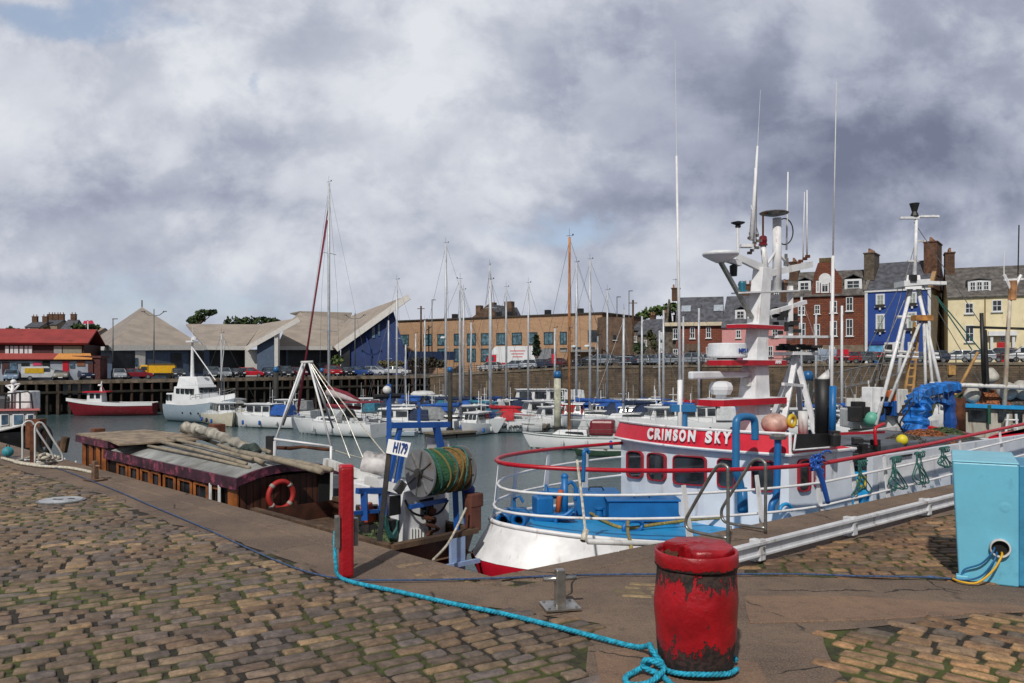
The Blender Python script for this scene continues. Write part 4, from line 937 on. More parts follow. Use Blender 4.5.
# blue canvas-wrapped crane
CR = mat('blue_tarpaulin', '#1568b8', .55, var=.35, scale=7, bump=1., bscale=9, dirt=.2, dirtc='#0e2c58')
vc = 2.4
def cp(x, y, dv=0): return onv(x, y, vc+dv)
def crumple(mb, amp=.03, s=3):
    mb.v = [tuple(Vector(p)+noise.noise_vector(Vector(p)*s)*amp) for p in mb.v]; return mb
def blobtube(pts, r, r2=None, n=14, k=7, amp=.06): return crumple(MB().tube(smoothpath(pts, k), r, n, r2=r2), amp, 5)
def wrap(pts, w, h, amp=.05, n=6):
    """square-section arm wrapped in loose tarpaulin"""
    P = smoothpath(pts, n); rings = []
    for i_, p in enumerate(P):
        d = (P[min(len(P)-1, i_+1)]-P[max(0, i_-1)]).normalized(); sd = ND; up_ = sd.cross(d).normalized()
        k_ = 1+.12*math.sin(i_*1.9)
        rings.append([p+sd*(a_*w*k_)+up_*(b_*h*k_) for a_, b_ in ((-.5, -.35), (-.5, .35), (-.3, .5), (.3, .5), (.5, .35), (.5, -.35), (.3, -.5), (-.3, -.5))])
    return crumple(MB().loft(rings), amp, 7)
CN = tb(wrap([cp(914, 440), cp(915, 425), cp(917, 410), cp(920, 399)], .5, .42), 'crane', CR)
CN.data.materials[0] = CR
def cn(mb, name, m=CR, **k): return mb.build(name, m, CN, world=True, **k)
cn(wrap([cp(913, 405), cp(919, 395), cp(930, 390), cp(942, 388), cp(954, 387)], .34, .26), 'jib')
cn(wrap([cp(920, 412), cp(928, 403), cp(938, 400), cp(948, 404)], .16, .14, .04), 'hydraulic_ram')
cn(wrap([cp(948, 390), cp(949.5, 412), cp(951, 446)], .24, .22, .02), 'jib_leg', BLUEV)
mb_c = MB()
for i_ in range(9): x_c = 908+i_*5; y_c = 404 if i_ == 0 else 394; mb_c.tube([cp(x_c, y_c-4, -.18), cp(x_c+1, y_c+6+rnd.uniform(0, 8), -.2)], .012, 4)
cn(mb_c, 'lashing', MATS['navy_rope'])
cn(MB().tube(smoothpath([cp(903, 430, -.3), cp(897, 420, -.3), cp(903, 408, -.3), cp(912, 398, -.3)], 6), .02, 6).tube(smoothpath([cp(906, 436, -.3), cp(900, 424, -.3), cp(907, 412, -.3), cp(914, 402, -.3)], 6), .02, 6), 'hose', BLACK)
# net heap, yellow float, red bar on the shelter top
p = cp(902, 440, -1.0); tb(MB().ball(p, .12, 14), 'yellow_float', mat('yellow_float', '#d0c02a', .5, dirt=.2, dirtc='#6a6020'), smooth=True)
NETM = [mat('net_orange', '#8a5434', .95, var=.5, scale=14, bump=1., bscale=40), mat('net_green', '#4b5a3a', .95, var=.5, scale=14, bump=1., bscale=40), mat('net_grey', '#55504a', .95, var=.5, scale=14, bump=1., bscale=40)]
def netheap(name, c, w, d, h, m, parent=None, label=None, seed=0, strands=60):
    """heap of netting: lumpy mound with many loose strands"""
    r = random.Random(seed); c = Vector(c); mb = MB(); n, k = 26, 12; rings = []
    for i in range(1, k+1):
        f = i/k; hz = h*(1-f**2.2); rings.append([c+Vector((w*f*math.cos(2*PI*j/n), d*f*math.sin(2*PI*j/n), hz+h*.35*noise.noise(Vector((f*4*math.cos(2*PI*j/n), f*4*math.sin(2*PI*j/n), seed)))*(1-f))) for j in range(n)])
    mb.loft(rings, caps=False); mb.add([*rings[0]], [tuple(range(n))])
    for s in range(strands):
        a = r.uniform(0, 2*PI); q = []; x, y = r.uniform(-.7, .7)*w, r.uniform(-.7, .7)*d
        for j in range(6):
            x += r.uniform(-.12, .12)*w*2; y += r.uniform(-.12, .12)*d*2; f = min(1, math.hypot(x/w, y/d)); q.append(c+Vector((x, y, h*(1-f**2.2)+r.uniform(.0, .05))))
        mb.tube(smoothpath(q, 3), .009, 4)
    return mb.build(name, m, parent, world=True)
netheap('net_heap', onv(924, 442, 1.9), .7, .5, .26, NETM[0], T, seed=1); netheap('net_heap', onv(944, 438, 2.1), .6, .5, .22, NETM[1], T, seed=2); netheap('net_heap', onv(905, 443, 1.7), .5, .4, .16, NETM[2], T, seed=5)
tb(MB().tube([cp(926, 427), cp(972, 435)], .05, 8), 'red_bar', REDP, smooth=True)
tb(MB().beam(cp(955, 437), cp(966, 455), .07, .07), 'white_stay', WHITE)
# cords tied over the rail
def cord(x, yt, m, drop, seed, name='lashing'):
    r = random.Random(seed); mb = MB(); v_ = VC-2.3
    for k in range(4):
        a = onv(x+r.uniform(-2, 2), yt, v_); q = [a+Vector((0, 0, .05))]
        for j in range(1, 5): q.append(a+RD*r.uniform(-.06, .1)*j+Vector((0, 0, -drop*j/4)))
        q += [q[-1]+RD*.1+Vector((0, 0, .05)), a+RD*r.uniform(.02, .1)+Vector((0, 0, -drop*.3))]
        mb.tube(smoothpath(q, 4), .012, 5)
    p = onv(x, yt, VC-2.2); mb.tube([p+Vector((0, 0, 0))+ND*(.055*math.cos(a))+Vector((0, 0, .055*math.sin(a)))+RD*(a*.012) for a in [PI*i/4 for i in range(28)]], .013, 5)
    tb(mb, name, m, smooth=True)
cord(893, 460, ROPEG, .55, 1); cord(917, 455, ROPEG, .55, 2); cord(942, 450, ROPEG, .35, 3); cord(858, 464, ROPEG, .5, 6)
mb = MB()
for i in range(16):
    a = onv(818, 462, VC-2.3); q = [a+Vector((0, 0, rnd.uniform(-.08, .06)))+RD*rnd.uniform(-.15, .1)]
    for j in range(4): q.append(q[-1]+RD*rnd.uniform(-.1, .13)+ND*rnd.uniform(-.03, .03)+Vector((0, 0, rnd.uniform(-.09, .08))))
    mb.tube(smoothpath(q, 3), .018, 5)
mb.tube(smoothpath([onv(817, 466, VC-2.6), onv(822, 480, VC-2.6), onv(828, 503, VC-2.6)], 5), .05, 8, r2=.035)
tb(mb, 'blue_lashing', paint('lashing_blue', '#1c4fa0'), smooth=True)
# white cord and hook at the bow rail, hose on deck
i_ = None
tb(MB().tube([onv(577, 460, .9), onv(582, 500, .7), onv(586, 536, .45)], .018, 6).tube([onv(586, 530, .45), onv(583, 541, .4)], .04, 6), 'white_lashing', ROPEW)
tb(MB().tube(smoothpath([onv(583, 482, 1.5), onv(584, 460, 1.5), onv(584, 452, 1.5), onv(587, 450, 1.5), onv(589, 453, 1.5)], 5), .03, 8), 'hook_bar', BLUEP, smooth=True)
tb(MB().tube(smoothpath([dk(574, 508), dk(590, 513), dk(604, 521), dk(625, 528), dk(660, 524), dk(700, 519), dk(740, 517)], 6), .03, 7).tube(smoothpath([dk(576, 506), dk(600, 508), dk(640, 509)], 5), .025, 6).tube(smoothpath([dk(628, 521, -.05), dk(628, 532, -.1), onv(631, 545, .2), onv(631, 556, .2)], 5), .025, 7), 'mooring_hose', ROPEY, smooth=True)
# ======================= BROWN CONVERTED BOAT AT THE LEFT QUAY =======================
def ql(px, py, v): return onv(px, py, v, LD, MD)
def ulx(px, v): return (ql(px, 400, v)-CQ).dot(LD)
angL = math.atan2(LD.y, LD.x)
vn = .45
n0 = ql(238, 489, vn); uN = (n0-CQ).dot(LD); zR = ql(238, 478.5, vn).z; zB = n0.z
def vat(px, u):   # v where this column meets the plane u
    p = onu(px, 400, u, LD, MD); return (p-CQ).dot(MD)
vf = vat(333, uN); uF = ulx(108, vn)
BT = thing('converted_boat', 'brown boarded boat with grey roof and maroon fascia moored at the left quay', 'boat', QL((uN+uF)/2, (vn+vf)/2, WZ), angL)
def bt(mb, name, m, p=BT, **k): return mb.build(name, m, p, world=True, **k)
MAROON = mat('maroon_paint', '#381a2a', .5, var=.3, scale=5, dirt=.4, dirtc='#a04a62', dscale=6)
ROOFG = mat('grey_roof_felt', '#8d8f8e', .75, var=.3, scale=1.4, dirt=.45, dirtc='#4c483c', dscale=1.2, bump=.4, bscale=6)
vm = (vn+vf)/2
print('conv boat', uN, uF, vn, vf, zR, zB)
BRNP = mat('boarding_planks', '#4a291b', .6, var=.3)
# walls
nv = BRNP.node_tree; nt = NT(nv); b = nv.nodes['Principled BSDF']
tc = nt.add('ShaderNodeTexCoord'); w = nt.add('ShaderNodeTexWave', wave_type='BANDS', bands_direction='Y'); w.inputs['Scale'].default_value = 2.4; w.inputs['Distortion'].default_value = .3
nt.link(tc.outputs['Object'], w.inputs[0])
c0 = nt.mix(nt.step(w.outputs[1], .0, .2), (.008, .004, .003), nt.mix(nt.step(nt.noise(nt.mapping(tc.outputs['Object'], (1, 3, .4)), 2, 5), .3, .7), lin('#2c1810'), lin('#58301d')))
nt.link(c0, b.inputs['Base Color'])
hull = MB().loft([[QL(uN-.4, vn+.1, zB-.95), QL(uN-.4, vf-.1, zB-.95), QL(uF+1.2, vf-.1, zB-.95), QL(uF+2, vm, zB-.9), QL(uF+1.2, vn+.1, zB-.95)], [QL(uN-.2, vn+.4, WZ-.4), QL(uN-.2, vf-.4, WZ-.4), QL(uF+.6, vf-.4, WZ-.4), QL(uF+1.2, vm, WZ-.4), QL(uF+.6, vn+.4, WZ-.4)]])
bt(hull, 'hull', BRNW)
CAB = bt(MB().loft([[QL(uN+.02, vn+.03, zB-1.0), QL(uN+.02, vf-.05, zB-1.0), QL(uF, vf-.05, zB-1.0), QL(uF, vn+.03, zB-1.0)], [QL(uN+.02, vn+.03, zR-.03), QL(uN+.02, vf-.05, zR-.03), QL(uF, vf-.05, zR-.03), QL(uF, vn+.03, zR-.03)]]), 'cabin', BRNP)
# cambered roof
def roofz(v): t_ = (v-vn)/(vf-vn); return zR+.2*(1-(2*t_-1)**2)*(1-.25*t_)
rings = []
for u in (uN-.12, uN+1, uN+2.5, uN+4, uF): rings.append([QL(u, vn-.06+(vf-vn+.12)*i/10, roofz(vn+(vf-vn)*i/10)+.012) for i in range(11)])
RF = bt(MB().loft(rings, closed=False), 'roof', ROOFG, smooth=True)
F1 = bt(MB().slab([QL(uN-.13, vn-.1, zR+.02), QL(uF, vn-.1, zR+.02), QL(uF, vn-.1, zB), QL(uN-.13, vn-.1, zB)], MD*.05), 'fascia', MAROON)
top = [QL(uN-.15, vn-.1+(vf-vn+.2)*i/12, roofz(vn+(vf-vn)*i/12)+.02) for i in range(13)]; bot = [p+Vector((0, 0, -.15)) for p in reversed(top)]
bt(MB().slab(top+bot, LD*.05), 'end_fascia', MAROON)
# windows along the quay side
for (x0, x1) in ((119, 128), (131, 139), (142.5, 150.5), (153, 161), (165.5, 176), (180, 192.5), (196, 208.5), (212, 221)):
    u0_, u1_ = ulx(x1, vn), ulx(x0, vn); z0_, z1_ = zB-.42, zB-.06
    mb = MB(); F_ = [QL(u0_, vn, z0_), QL(u1_, vn, z0_), QL(u1_, vn, z1_), QL(u0_, vn, z1_)]
    for i in range(4): mb.beam(F_[i]-MD*.02, F_[(i+1) % 4]-MD*.02, .05, .05)
    W1 = bt(mb, 'window', VARN, CAB); bt(MB().poly([p+MD*.01 for p in F_]), 'pane', GLASS, W1)
bt(MB().slab([QL(uN, vn-.02, zB-.8), QL(uN+.35, vn-.02, zB-.8), QL(uN+.35, vn-.02, zB), QL(uN, vn-.02, zB)], MD*.03), 'corner_board', VARN, CAB)
bt(MB().beam(QL(ulx(215, vn), vn-.08, zB-.4), QL(ulx(215, vn), vn-.08, zB+.02), .05, .05).beam(QL(ulx(224, vn), vn-.08, zB-.4), QL(ulx(224, vn), vn-.08, zB+.02), .05, .05).beam(QL(ulx(215, vn), vn-.08, zB-.4), QL(ulx(224, vn), vn-.08, zB-.4), .05, .05), 'fender_frame', WHITE2)
# doorway at the far corner of the end wall, beam below, white post
v1_, v2_ = vat(318, uN), vat(330, uN)
bt(MB().slab([QL(uN-.0, v1_, zB-.75), QL(uN-.0, v2_, zB-.75), QL(uN-.0, v2_, zR-.05), QL(uN-.0, v1_, zR-.05)], -LD*.02), 'doorway', DARK, CAB)
bt(MB().beam(onu(281, 522, uN-.4, LD, MD), onu(333, 510, uN-.4, LD, MD), .1, .12), 'deck_beam', TIMBER)
bt(MB().beam(onu(332, 470, uN-.2, LD, MD), onu(331, 520, uN-.2, LD, MD), .05, .05), 'corner_post', WHITE2)
# raised front cabin
za = ql(108, 447, vn).z; u1 = uF; u2 = ulx(82, vn)
bt(MB().loft([[QL(u1, vn, zB-1), QL(u1, vf-.3, zB-1), QL(u2, vf-.6, zB-1), QL(u2, vn, zB-1)], [QL(u1, vn, za), QL(u1, vf-.3, za), QL(u2, vf-.6, za), QL(u2, vn, za)]]), 'front_cabin', BRNP)
zt = ql(108, 437, vn).z
mb = MB(); mb.loft([[QL(u1-.35, vn-.12, za), QL(u1-.35, vf, za), QL(u2+.1, vf-.4, za), QL(u2+.1, vn-.12, za)], [QL(u1-.35, vn-.12, za+.16), QL(u1-.35, vf, za+.16), QL(u2+.1, vf-.4, za+.16), QL(u2+.1, vn-.12, za+.16)]]); bt(mb, 'front_fascia', MAROON)
mb = MB(); mb.loft([[QL(u1-1.6, vf-2.2, za+.164), QL(u1-1.6, vf+.05, za+.164), QL(u2+.1, vf-.35, za+.164), QL(u2+.1, vn-.1, za+.164), QL(u1-.3, vn-.1, za+.164)], [QL(u1-1.6, vf-2.2, za+.2), QL(u1-1.6, vf+.05, za+.2), QL(u2+.1, vf-.35, za+.2), QL(u2+.1, vn-.1, za+.2), QL(u1-.3, vn-.1, za+.2)]]); bt(mb, 'front_roof', mat('weathered_planks', '#8b7b68', .85, var=.3, scale=4, dirt=.3, dirtc='#4c4234', bump=.4))
for x in (86, 93, 100, 106): 
    u_ = ulx(x, vn); bt(MB().beam(QL(u_, vn-.03, zB-.7), QL(u_, vn-.03, za), .09, .06), 'corner_board', VARN)
for (x, y0, y1, w_) in ((98, 440, 430, .3), (217, 434, 426, .3)):
    p = ql(x, y0, vn+1.2 if x < 150 else vf+.3); q = Vector((p.x, p.y, EYE+(HY-y1)*p.y/FPX)); bt(MB().box((p+q)/2, (w_, w_, (q-p).length+.1), rz=angL), 'samson_post', mat('rusty_box', '#6a3a24', .8, var=.3, dirt=.4), bevel=.02)
# lifebuoy on the end wall
def lifebuoy(name, c, r, ax, ay, m, parent=None, th=.2, label=None):
    mb = MB().tube([c+ax*(r*math.cos(a))+ay*(r*math.sin(a)) for a in [2*PI*i/28 for i in range(28)]], r*th, 10, closed=True)
    o = mb.build(name, m, parent, world=True, smooth=True)
    if label: tag(o, label, 'lifebuoy')
    for k in range(4):
        a0 = PI/4+k*PI/2; q = [c+ax*(r*math.cos(a))+ay*(r*math.sin(a)) for a in (a0-.12, a0, a0+.12)]
        MB().tube(q, r*th*1.08, 10).build('band', mat('buoy_band', '#9a8f8a', .7), o, world=True, smooth=True)
    return o
lc = onu(281, 495, uN-.12, LD, MD); lr = 13.5*lc.y/FPX
lifebuoy('lifebuoy', lc, lr, MD, Vector((0, 0, 1)), paint('lifebuoy_red', '#9a2420', .2, '#3a1410', .6), label='red lifebuoy with pale bands hanging on the brown boarded end wall')
p = onu(271, 514, uN-.15, LD, MD); tag(MB().tube([p+MD*(.09*math.cos(a))+Vector((0, 0, .09*math.sin(a))) for a in [2*PI*i/16 for i in range(16)]], .035, 8, closed=True).build('tyre_fender', RUBBER, world=True, smooth=True), 'small black tyre fender hanging below the red lifebuoy', 'fender')
# bundle of old poles on the roof
POLE = mat('grey_old_pole', '#8e8473', .85, var=.3, scale=3, dirt=.35, dirtc='#3c362c', dscale=3, bump=.5, bscale=16)
def pole(p0, p1, v0, v1, r, name, label, m=POLE, group=None, r2=None):
    def onroof(p):
        v = vn+.3
        while v < vf+.8:
            q = ql(*p, v)
            if q.z <= roofz(min(v, vf))+r+.04: return q
            v += .05
        return ql(*p, vf-.3)
    a, c = onroof(p0), onroof(p1); mid = [a.lerp(c, t_)+Vector((0, 0, .02*math.sin(t_*PI))) for t_ in [i/6 for i in range(7)]]
    return tag(crumple(MB().tube(mid, r*.52, 10, r2=r2), .012, 4).build(name, m, world=True, smooth=True), label, 'pole', group)
g = 'old poles lying on the grey boat roof'
for i, (p0, p1, v0, v1, r, lb) in enumerate((
    ((186, 433), (263, 462), 2.9, 2.3, .085, 'long straight grey pole on top of the heap on the boat roof'),
    ((168, 438), (252, 459), 2.6, 2.2, .07, 'grey pole on the quay side of the heap on the boat roof'),
    ((158, 441), (246, 464), 2.3, 1.9, .07, 'lowest grey pole on the near side of the roof heap'),
    ((148, 446), (250, 468), 2.1, 1.8, .06, 'thin grey pole lying flat on the roof felt'),
    ((240, 452), (322, 472), 2.4, 2.6, .1, 'thick grey pole whose cut end sticks out over the end wall'),
    ((252, 455), (332, 470), 2.8, 3.0, .085, 'grey pole behind the thick cut one at the end wall'),
    ((195, 429), (270, 452), 3.3, 2.9, .075, 'grey pole at the back of the roof heap'),
    ((180, 431), (215, 431), 3.4, 3.3, .05, 'short grey pole at the far left of the roof heap'))):
    pole(p0, p1, v0, v1, r, 'old_pole', lb, group=g)
t_ = crumple(MB().tube(smoothpath([ql(186, 428, vf-.5), ql(200, 430, vf-.5), ql(214, 434, vf-.5), ql(232, 441, vf-.5), ql(250, 449, vf-.5)], 6), .13, 12, r2=.08), .06, 5)
tag(t_.build('furled_sail', mat('grey_canvas', '#9a968c', .85, var=.35, scale=6, bump=.8, dirt=.3, dirtc='#45423a'), world=True, smooth=True), 'bundle of grey canvas lashed on the poles on the boat roof', 'canvas')
t_ = crumple(MB().tube(smoothpath([ql(236, 452, vf-.7), ql(243, 450, vf-.7), ql(252, 448, vf-.7), ql(257, 453, vf-.7)], 5), .09, 10), .05, 6)
tag(t_.build('tarpaulin', mat('dark_green_tarp', '#2c3a34', .6, var=.4, scale=8, bump=.7), world=True, smooth=True), 'crumpled dark green tarpaulin at the end of the roof poles', 'tarpaulin')

# ======================= BLUE FRAMED NET BOAT =======================
u1n = ulx(393, .45)
print('stern u', u1n, 'z', ql(393, 546, .45).z, 'vfar', vat(474, u1n), onu(474, 534, u1n, LD, MD).z)
vF2 = vat(474, u1n); zS = ql(393, 546, .45).z; zS2 = onu(474, 534, u1n, LD, MD).z
NB = thing('net_boat', 'small workboat with blue gantry green net drum and H179 board', 'fishing boat', QL(u1n+2, (vF2+.45)/2, WZ), angL)
def nb(mb, name, m, p=NB, **k): return mb.build(name, m, p, world=True, **k)
zz = (zS+zS2)/2; uE = uN-.6
nb(MB().loft([[QL(u1n, .45, zz), QL(u1n, vF2, zz), QL(uE, vF2+.1, zz), QL(uE, .45, zz)], [QL(u1n+.1, .5, zz-.35), QL(u1n+.1, vF2-.05, zz-.35), QL(uE, vF2, zz-.35), QL(uE, .5, zz-.35)], [QL(u1n+.5, .9, WZ-.4), QL(u1n+.5, vF2-.5, WZ-.4), QL(uE, vF2-.5, WZ-.4), QL(uE, .9, WZ-.4)]], caps=False), 'hull', BRNW)
mb = MB()
for a, c in ((QL(u1n, .42, zz+.02), QL(u1n, vF2+.04, zz+.02)), (QL(u1n, vF2+.02, zz+.02), QL(uE, vF2+.1, zz+.02)), (QL(u1n, .42, zz+.02), QL(uE, .42, zz+.02))): mb.beam(a, c, .12, .07)
nb(mb, 'gunwale', TIMBER)
nb(MB().poly([QL(u1n, .45, zz-.3), QL(u1n, vF2, zz-.3), QL(uE, vF2, zz-.3), QL(uE, .45, zz-.3)]), 'deck', TIMBER)
def on(px, py, u): return onu(px, py, u, LD, MD)
US = u1n
# pale blue rudder fitting on the transom
PB = paint('pale_blue_metal', '#8aa0c4', .15, '#4a5468')
nb(MB().slab([on(449, 539, US-.03), on(463, 536, US-.03), on(463, 575, US-.03), on(449, 575, US-.03)], -LD*.05), 'stern_fitting', PB)
nb(MB().slab([on(436, 566, US-.09), on(478, 558, US-.09), on(478, 562, US-.09), on(436, 571, US-.09)], -LD*.05), 'stern_bar', PB)
# white deckhouse
ud = US+.6
def frame3(pts, u, th, m, name, p=NB, **k): return nb(MB().slab([on(x, y, u) for x, y in pts], LD*th), name, m, p, **k)
zt_ = on(405, 492, ud).z
va, vb = vat(405, ud), vat(446, ud); un2 = ud+1.3
HS = nb(MB().loft([[QL(ud, va, zz-.4), QL(ud, vb, zz-.4), QL(ud+1.6, vb, zz-.4), QL(ud+1.6, va, zz-.4)], [QL(ud, va, zt_), QL(ud, vb, zt_), QL(ud+1.6, vb, zt_), QL(ud+1.6, va, zt_)]]), 'deckhouse', WHITE, bevel=.02)
frame3([(420, 500), (433, 497), (433, 512), (420, 516)], ud-.02, -.015, GLASS, 'window', HS)
frame3([(389, 496), (400, 495), (400, 514), (389, 516)], ud+.0, -.02, BLACK, 'dark_locker')
mb = MB()
for i in range(5): a, c = on(411+i*3, 528, ud-.01), on(411+i*3, 539, ud-.01); mb.beam(a, c, .035, .02)
nb(mb, 'vent_grille', WHITE2, HS)
nb(MB().tube(smoothpath([on(405, 500, ud-.05), on(412, 512, ud-.08), on(425, 516, ud-.1), (on(440, 512, ud-.05)), on(448, 500, ud-.05)], 5), .018, 6).tube(smoothpath([on(428, 505, ud-.1), on(427, 520, ud-.1), on(430, 530, ud-.1), on(427, 541, ud-.1)], 5), .022, 6), 'hoses', BLACK, HS, smooth=True)
nb(crumple(MB().tube(smoothpath([on(rnd.uniform(424, 441), 508+i*2.4, ud-.12-.04*(i % 3)) for i in range(16)], 4), .03, 6), .03, 9), 'rope_and_fittings', RUST)
# second white upright panel behind, wooden right side, rails
frame3([(430, 490), (449, 488), (449, 536), (430, 540)], ud+.5, .08, WHITE2, 'rear_panel')
frame3([(427, 437), (449, 441), (450, 452), (428, 450)], ud+.9, .04, WHITE2, 'gantry_board')
# gantry in blue
def bb(p, q, u0_, u1_, w_, name='gantry_leg', m=BLUEV): nb(MB().beam(on(*p, u0_), on(*q, u1_), w_, w_), name, m)
bb((389, 384), (389, 447), US+1.8, US+1.8, .07, 'blue_mast'); bb((419, 402), (419, 425), US+1.4, US+1.4, .05, 'blue_mast')
bb((390, 425.5), (449, 424.5), US+1.4, US+1.4, .09, 'crossbar')
bb((400, 427), (387, 489), US+1.4, US+1.4, .065); bb((403, 448), (396, 487), US+1.4, US+1.4, .07)
bb((436, 426), (442, 452), US+1.4, US+1.4, .09)
bb((357, 491), (401, 490), US+1.0, US+1.0, .08, 'blue_rail'); bb((364, 492), (365, 520), US+1.0, US+1.0, .09); bb((352, 513), (378, 511), US+1.0, US+1.0, .05, 'blue_rail')
bb((382, 490), (384, 530), US+1., US+1., .1); bb((455, 486), (457, 535), US+.3, US+.3, .08); bb((464, 480), (467, 532), US+.3, US+.3, .08); bb((410, 507), (446, 500), US+.4, US+.4, .06, 'blue_rail')
pass
p = on(387, 390, US+1.8); nb(MB().ball(p, .07, 14), 'mast_lamp', WHITE2, smooth=True)
nb(MB().tube([p+MD*.25+Vector((0, 0, -.1)), p-MD*.25+Vector((0, 0, -.1))], .04, 8), 'lamp_bracket', BLACK)
p = on(423, 395, US+1.4); nb(MB().lathe([(.2, 0), (.2, .02), (.15, .06), (.02, .07)], p, 16), 'mast_dish', WHITE2)
nb(MB().beam(on(417, 408, US+1.4), on(424, 397, US+1.4), .04, .04), 'dish_arm', GALV)
# H179 board on its dark pole
bb((390.5, 440), (379, 546), US+.3, US+.3, .065, 'board_pole', BLACK)
Yq = on(398, 448, US+.25).y
q = [A(388.5, 439, Yq-.1), A(411, 443, Yq-.16), A(407, 457.5, Yq-.16), A(386, 453, Yq-.1)]
BD = nb(MB().slab(q, (0, .02, 0)), 'name_board', LETTER)
xd = (q[1]-q[0]).normalized(); nb_n = xd.cross(Vector((0, 0, 1))).normalized()
cen = (q[0]+q[1]+q[2]+q[3])/4
nn_ = (q[1]-q[0]).cross(q[3]-q[0]).normalized()
if nn_.y > 0: nn_ = -nn_
text('H179', .2, mat('blue_letters', '#143c80', .5), 'lettering', BD, cen+nn_*.012+xd*.03, xd, (0, 0, 1), bold=.005, shear=.12, wfit=(q[1]-q[0]).length*.62, thick=.004)
# net drum
dc0, dc1 = on(396, 469, US+.55), on(447, 465, US+.55)
cL, cR = on(398, 472, US+.5), on(452, 466, US+.5)
ax = MD.copy(); rD = 24*cL.y/FPX
ctr = on(420.5, 473, US+.3); wd = (on(461, 468, US+.3)-ctr).length
Rx = Matrix((LD, Vector((0, 0, 1)), MD)).transposed()
DRUMC = (WM[NB.name].inverted() @ ctr).y; print('drum local y', DRUMC, (WM[NB.name].inverted() @ (ctr+MD*wd)).y)
m, nt, b = newmat('drum_netting')
tc = nt.add('ShaderNodeTexCoord'); v = tc.outputs['Object']; n = nt.noise(v, 2.2, 5, .6); n2 = nt.noise(nt.mapping(v, (3, 1, 3)), 12, 5, .7)
cr_ = nt.mix(nt.step(n, .38, .56), lin('#276246'), lin('#3c6a44')); sxx = nt.add('ShaderNodeSeparateXYZ'); nt.link(v, sxx.inputs[0])
cr_ = nt.mix(nt.step(nt.math('ADD', nt.math('MULTIPLY', nt.math('ADD', sxx.outputs[1], -DRUMC), -1.), nt.math('MULTIPLY', n, .5)), .25+wd*.42, .25+wd*.52), cr_, lin('#94703c'))
cr_ = nt.mix(nt.math('MULTIPLY', nt.step(n2, .45, .7), .75), cr_, lin('#2c2a1c'))
sx = nt.add('ShaderNodeSeparateXYZ'); nt.link(v, sx.inputs[0])
nt.link(cr_, b.inputs['Base Color']); b.inputs['Roughness'].default_value = .95
bp = nt.add('ShaderNodeBump'); bp.inputs['Distance'].default_value = .05; nt.link(n2, bp.inputs['Height']); nt.link(bp.outputs[0], b.inputs['Normal'])
NETD = m
DR_ = nb(MB().lathe([(.06, -.08), (.06, wd+.1)], ctr, 12, R=Rx), 'drum_axle', GALV)
prof = [(rD*.8, .03)]+[(rD*(.9+.035*noise.noise(Vector((i*.9, 0, 0)))), .03+(wd-.06)*i/10) for i in range(1, 10)]+[(rD*.78, wd-.03)]
mb = MB().lathe(prof, ctr, 36, R=Rx); mb.v = [tuple(Vector(p)+noise.noise_vector(Vector(p)*6)*.03) for p in mb.v]
nb(mb, 'netting', NETD, DR_, smooth=True)
for off, nm in ((0, 'drum_flange'), (wd, 'drum_flange')):
    c_ = ctr+MD*off
    fl = nb(MB().lathe([(rD, -.02), (rD, .01), (rD*.96, .015), (rD*.2, .015), (rD*.2, -.02)], c_, 40, R=Rx, cap=True), nm, mat('drum_grey', '#7c7e82', .5, .3, var=.15, dirt=.3, dirtc='#5c4a3a', dscale=3), DR_)
    mb = MB()
    for k in range(8):
        a = 2*PI*k/8+.2; d = LD*math.cos(a)+Vector((0, 0, math.sin(a))); mb.beam(c_-MD*.03+d*rD*.12, c_-MD*.03+d*rD*.93, .018, .02, up=MD)
    mb.lathe([(rD*.22, -.06), (rD*.22, -.02)], c_, 16, R=Rx); nb(mb, 'drum_spokes', GALV, DR_)
for k in range(5):   # lashings round the net
    o_ = wd*(.15+.17*k); mb = MB().tube([ctr+MD*(o_+.05*math.sin(2*a+k))+(LD*math.cos(a)+Vector((0, 0, math.sin(a))))*rD*.96 for a in [2*PI*i/30 for i in range(30)]], .014, 5, closed=True)
    nb(mb, 'net_line', mat('old_net_line', '#6a6238', .9) if k % 2 else ROPEG, DR_)
nb(MB().beam(on(403, 482, US+.5), on(397, 492, US+.5), .08, .12), 'drum_bracket', GALV)
nb(MB().beam(on(366, 480, US+1.4), on(402, 490, US+.7), .08, .12), 'boom', WHITE2); 
nb(MB().beam(on(325, 462, US+3.), on(379, 481, US+1.8), .09, .13), 'boom', WHITE2)
nb(crumple(MB().tube([on(364, 461, US+2.2), on(392, 466, US+1.8)], .17, 12), .05, 4), 'rolled_fenders', mat('white_plastic_roll', '#b8b5b4', .6, var=.3, dirt=.35, dirtc='#3a3434', dscale=4), smooth=True)
nb(MB().tube(smoothpath([on(366, 505, US+1.2), on(369, 516, US+1.2), on(371, 527, US+1.2)], 4), .1, 12), 'orange_fender', paint('orange_fender', '#b4502c', .2), smooth=True)
nb(netheap('x', QL(US+1.1, .95, zz-.2), .35, .4, .3, NETM[1], NB, seed=8) and MB().tube(smoothpath([on(384, 535, US+.9)+Vector((0, 0, .1*math.sin(k*2))) + MD*(.15*math.cos(k*1.7)) for k in range(12)], 4), .02, 6), 'green_lines', ROPEG, smooth=True)
for o_ in list(NB.children):
    if o_.name.startswith('x'): o_.name = 'net_heap'
mb = MB()
for i in range(22): mb.box(QL(US+rnd.uniform(.9, 1.5), rnd.uniform(.7, 1.2), zz+rnd.uniform(-.3, .2)), (rnd.uniform(.1, .4), rnd.uniform(.1, .3), rnd.uniform(.08, .4)), rz=rnd.uniform(0, 3))
nb(mb, 'deck_gear', BLACK)
mb = MB()
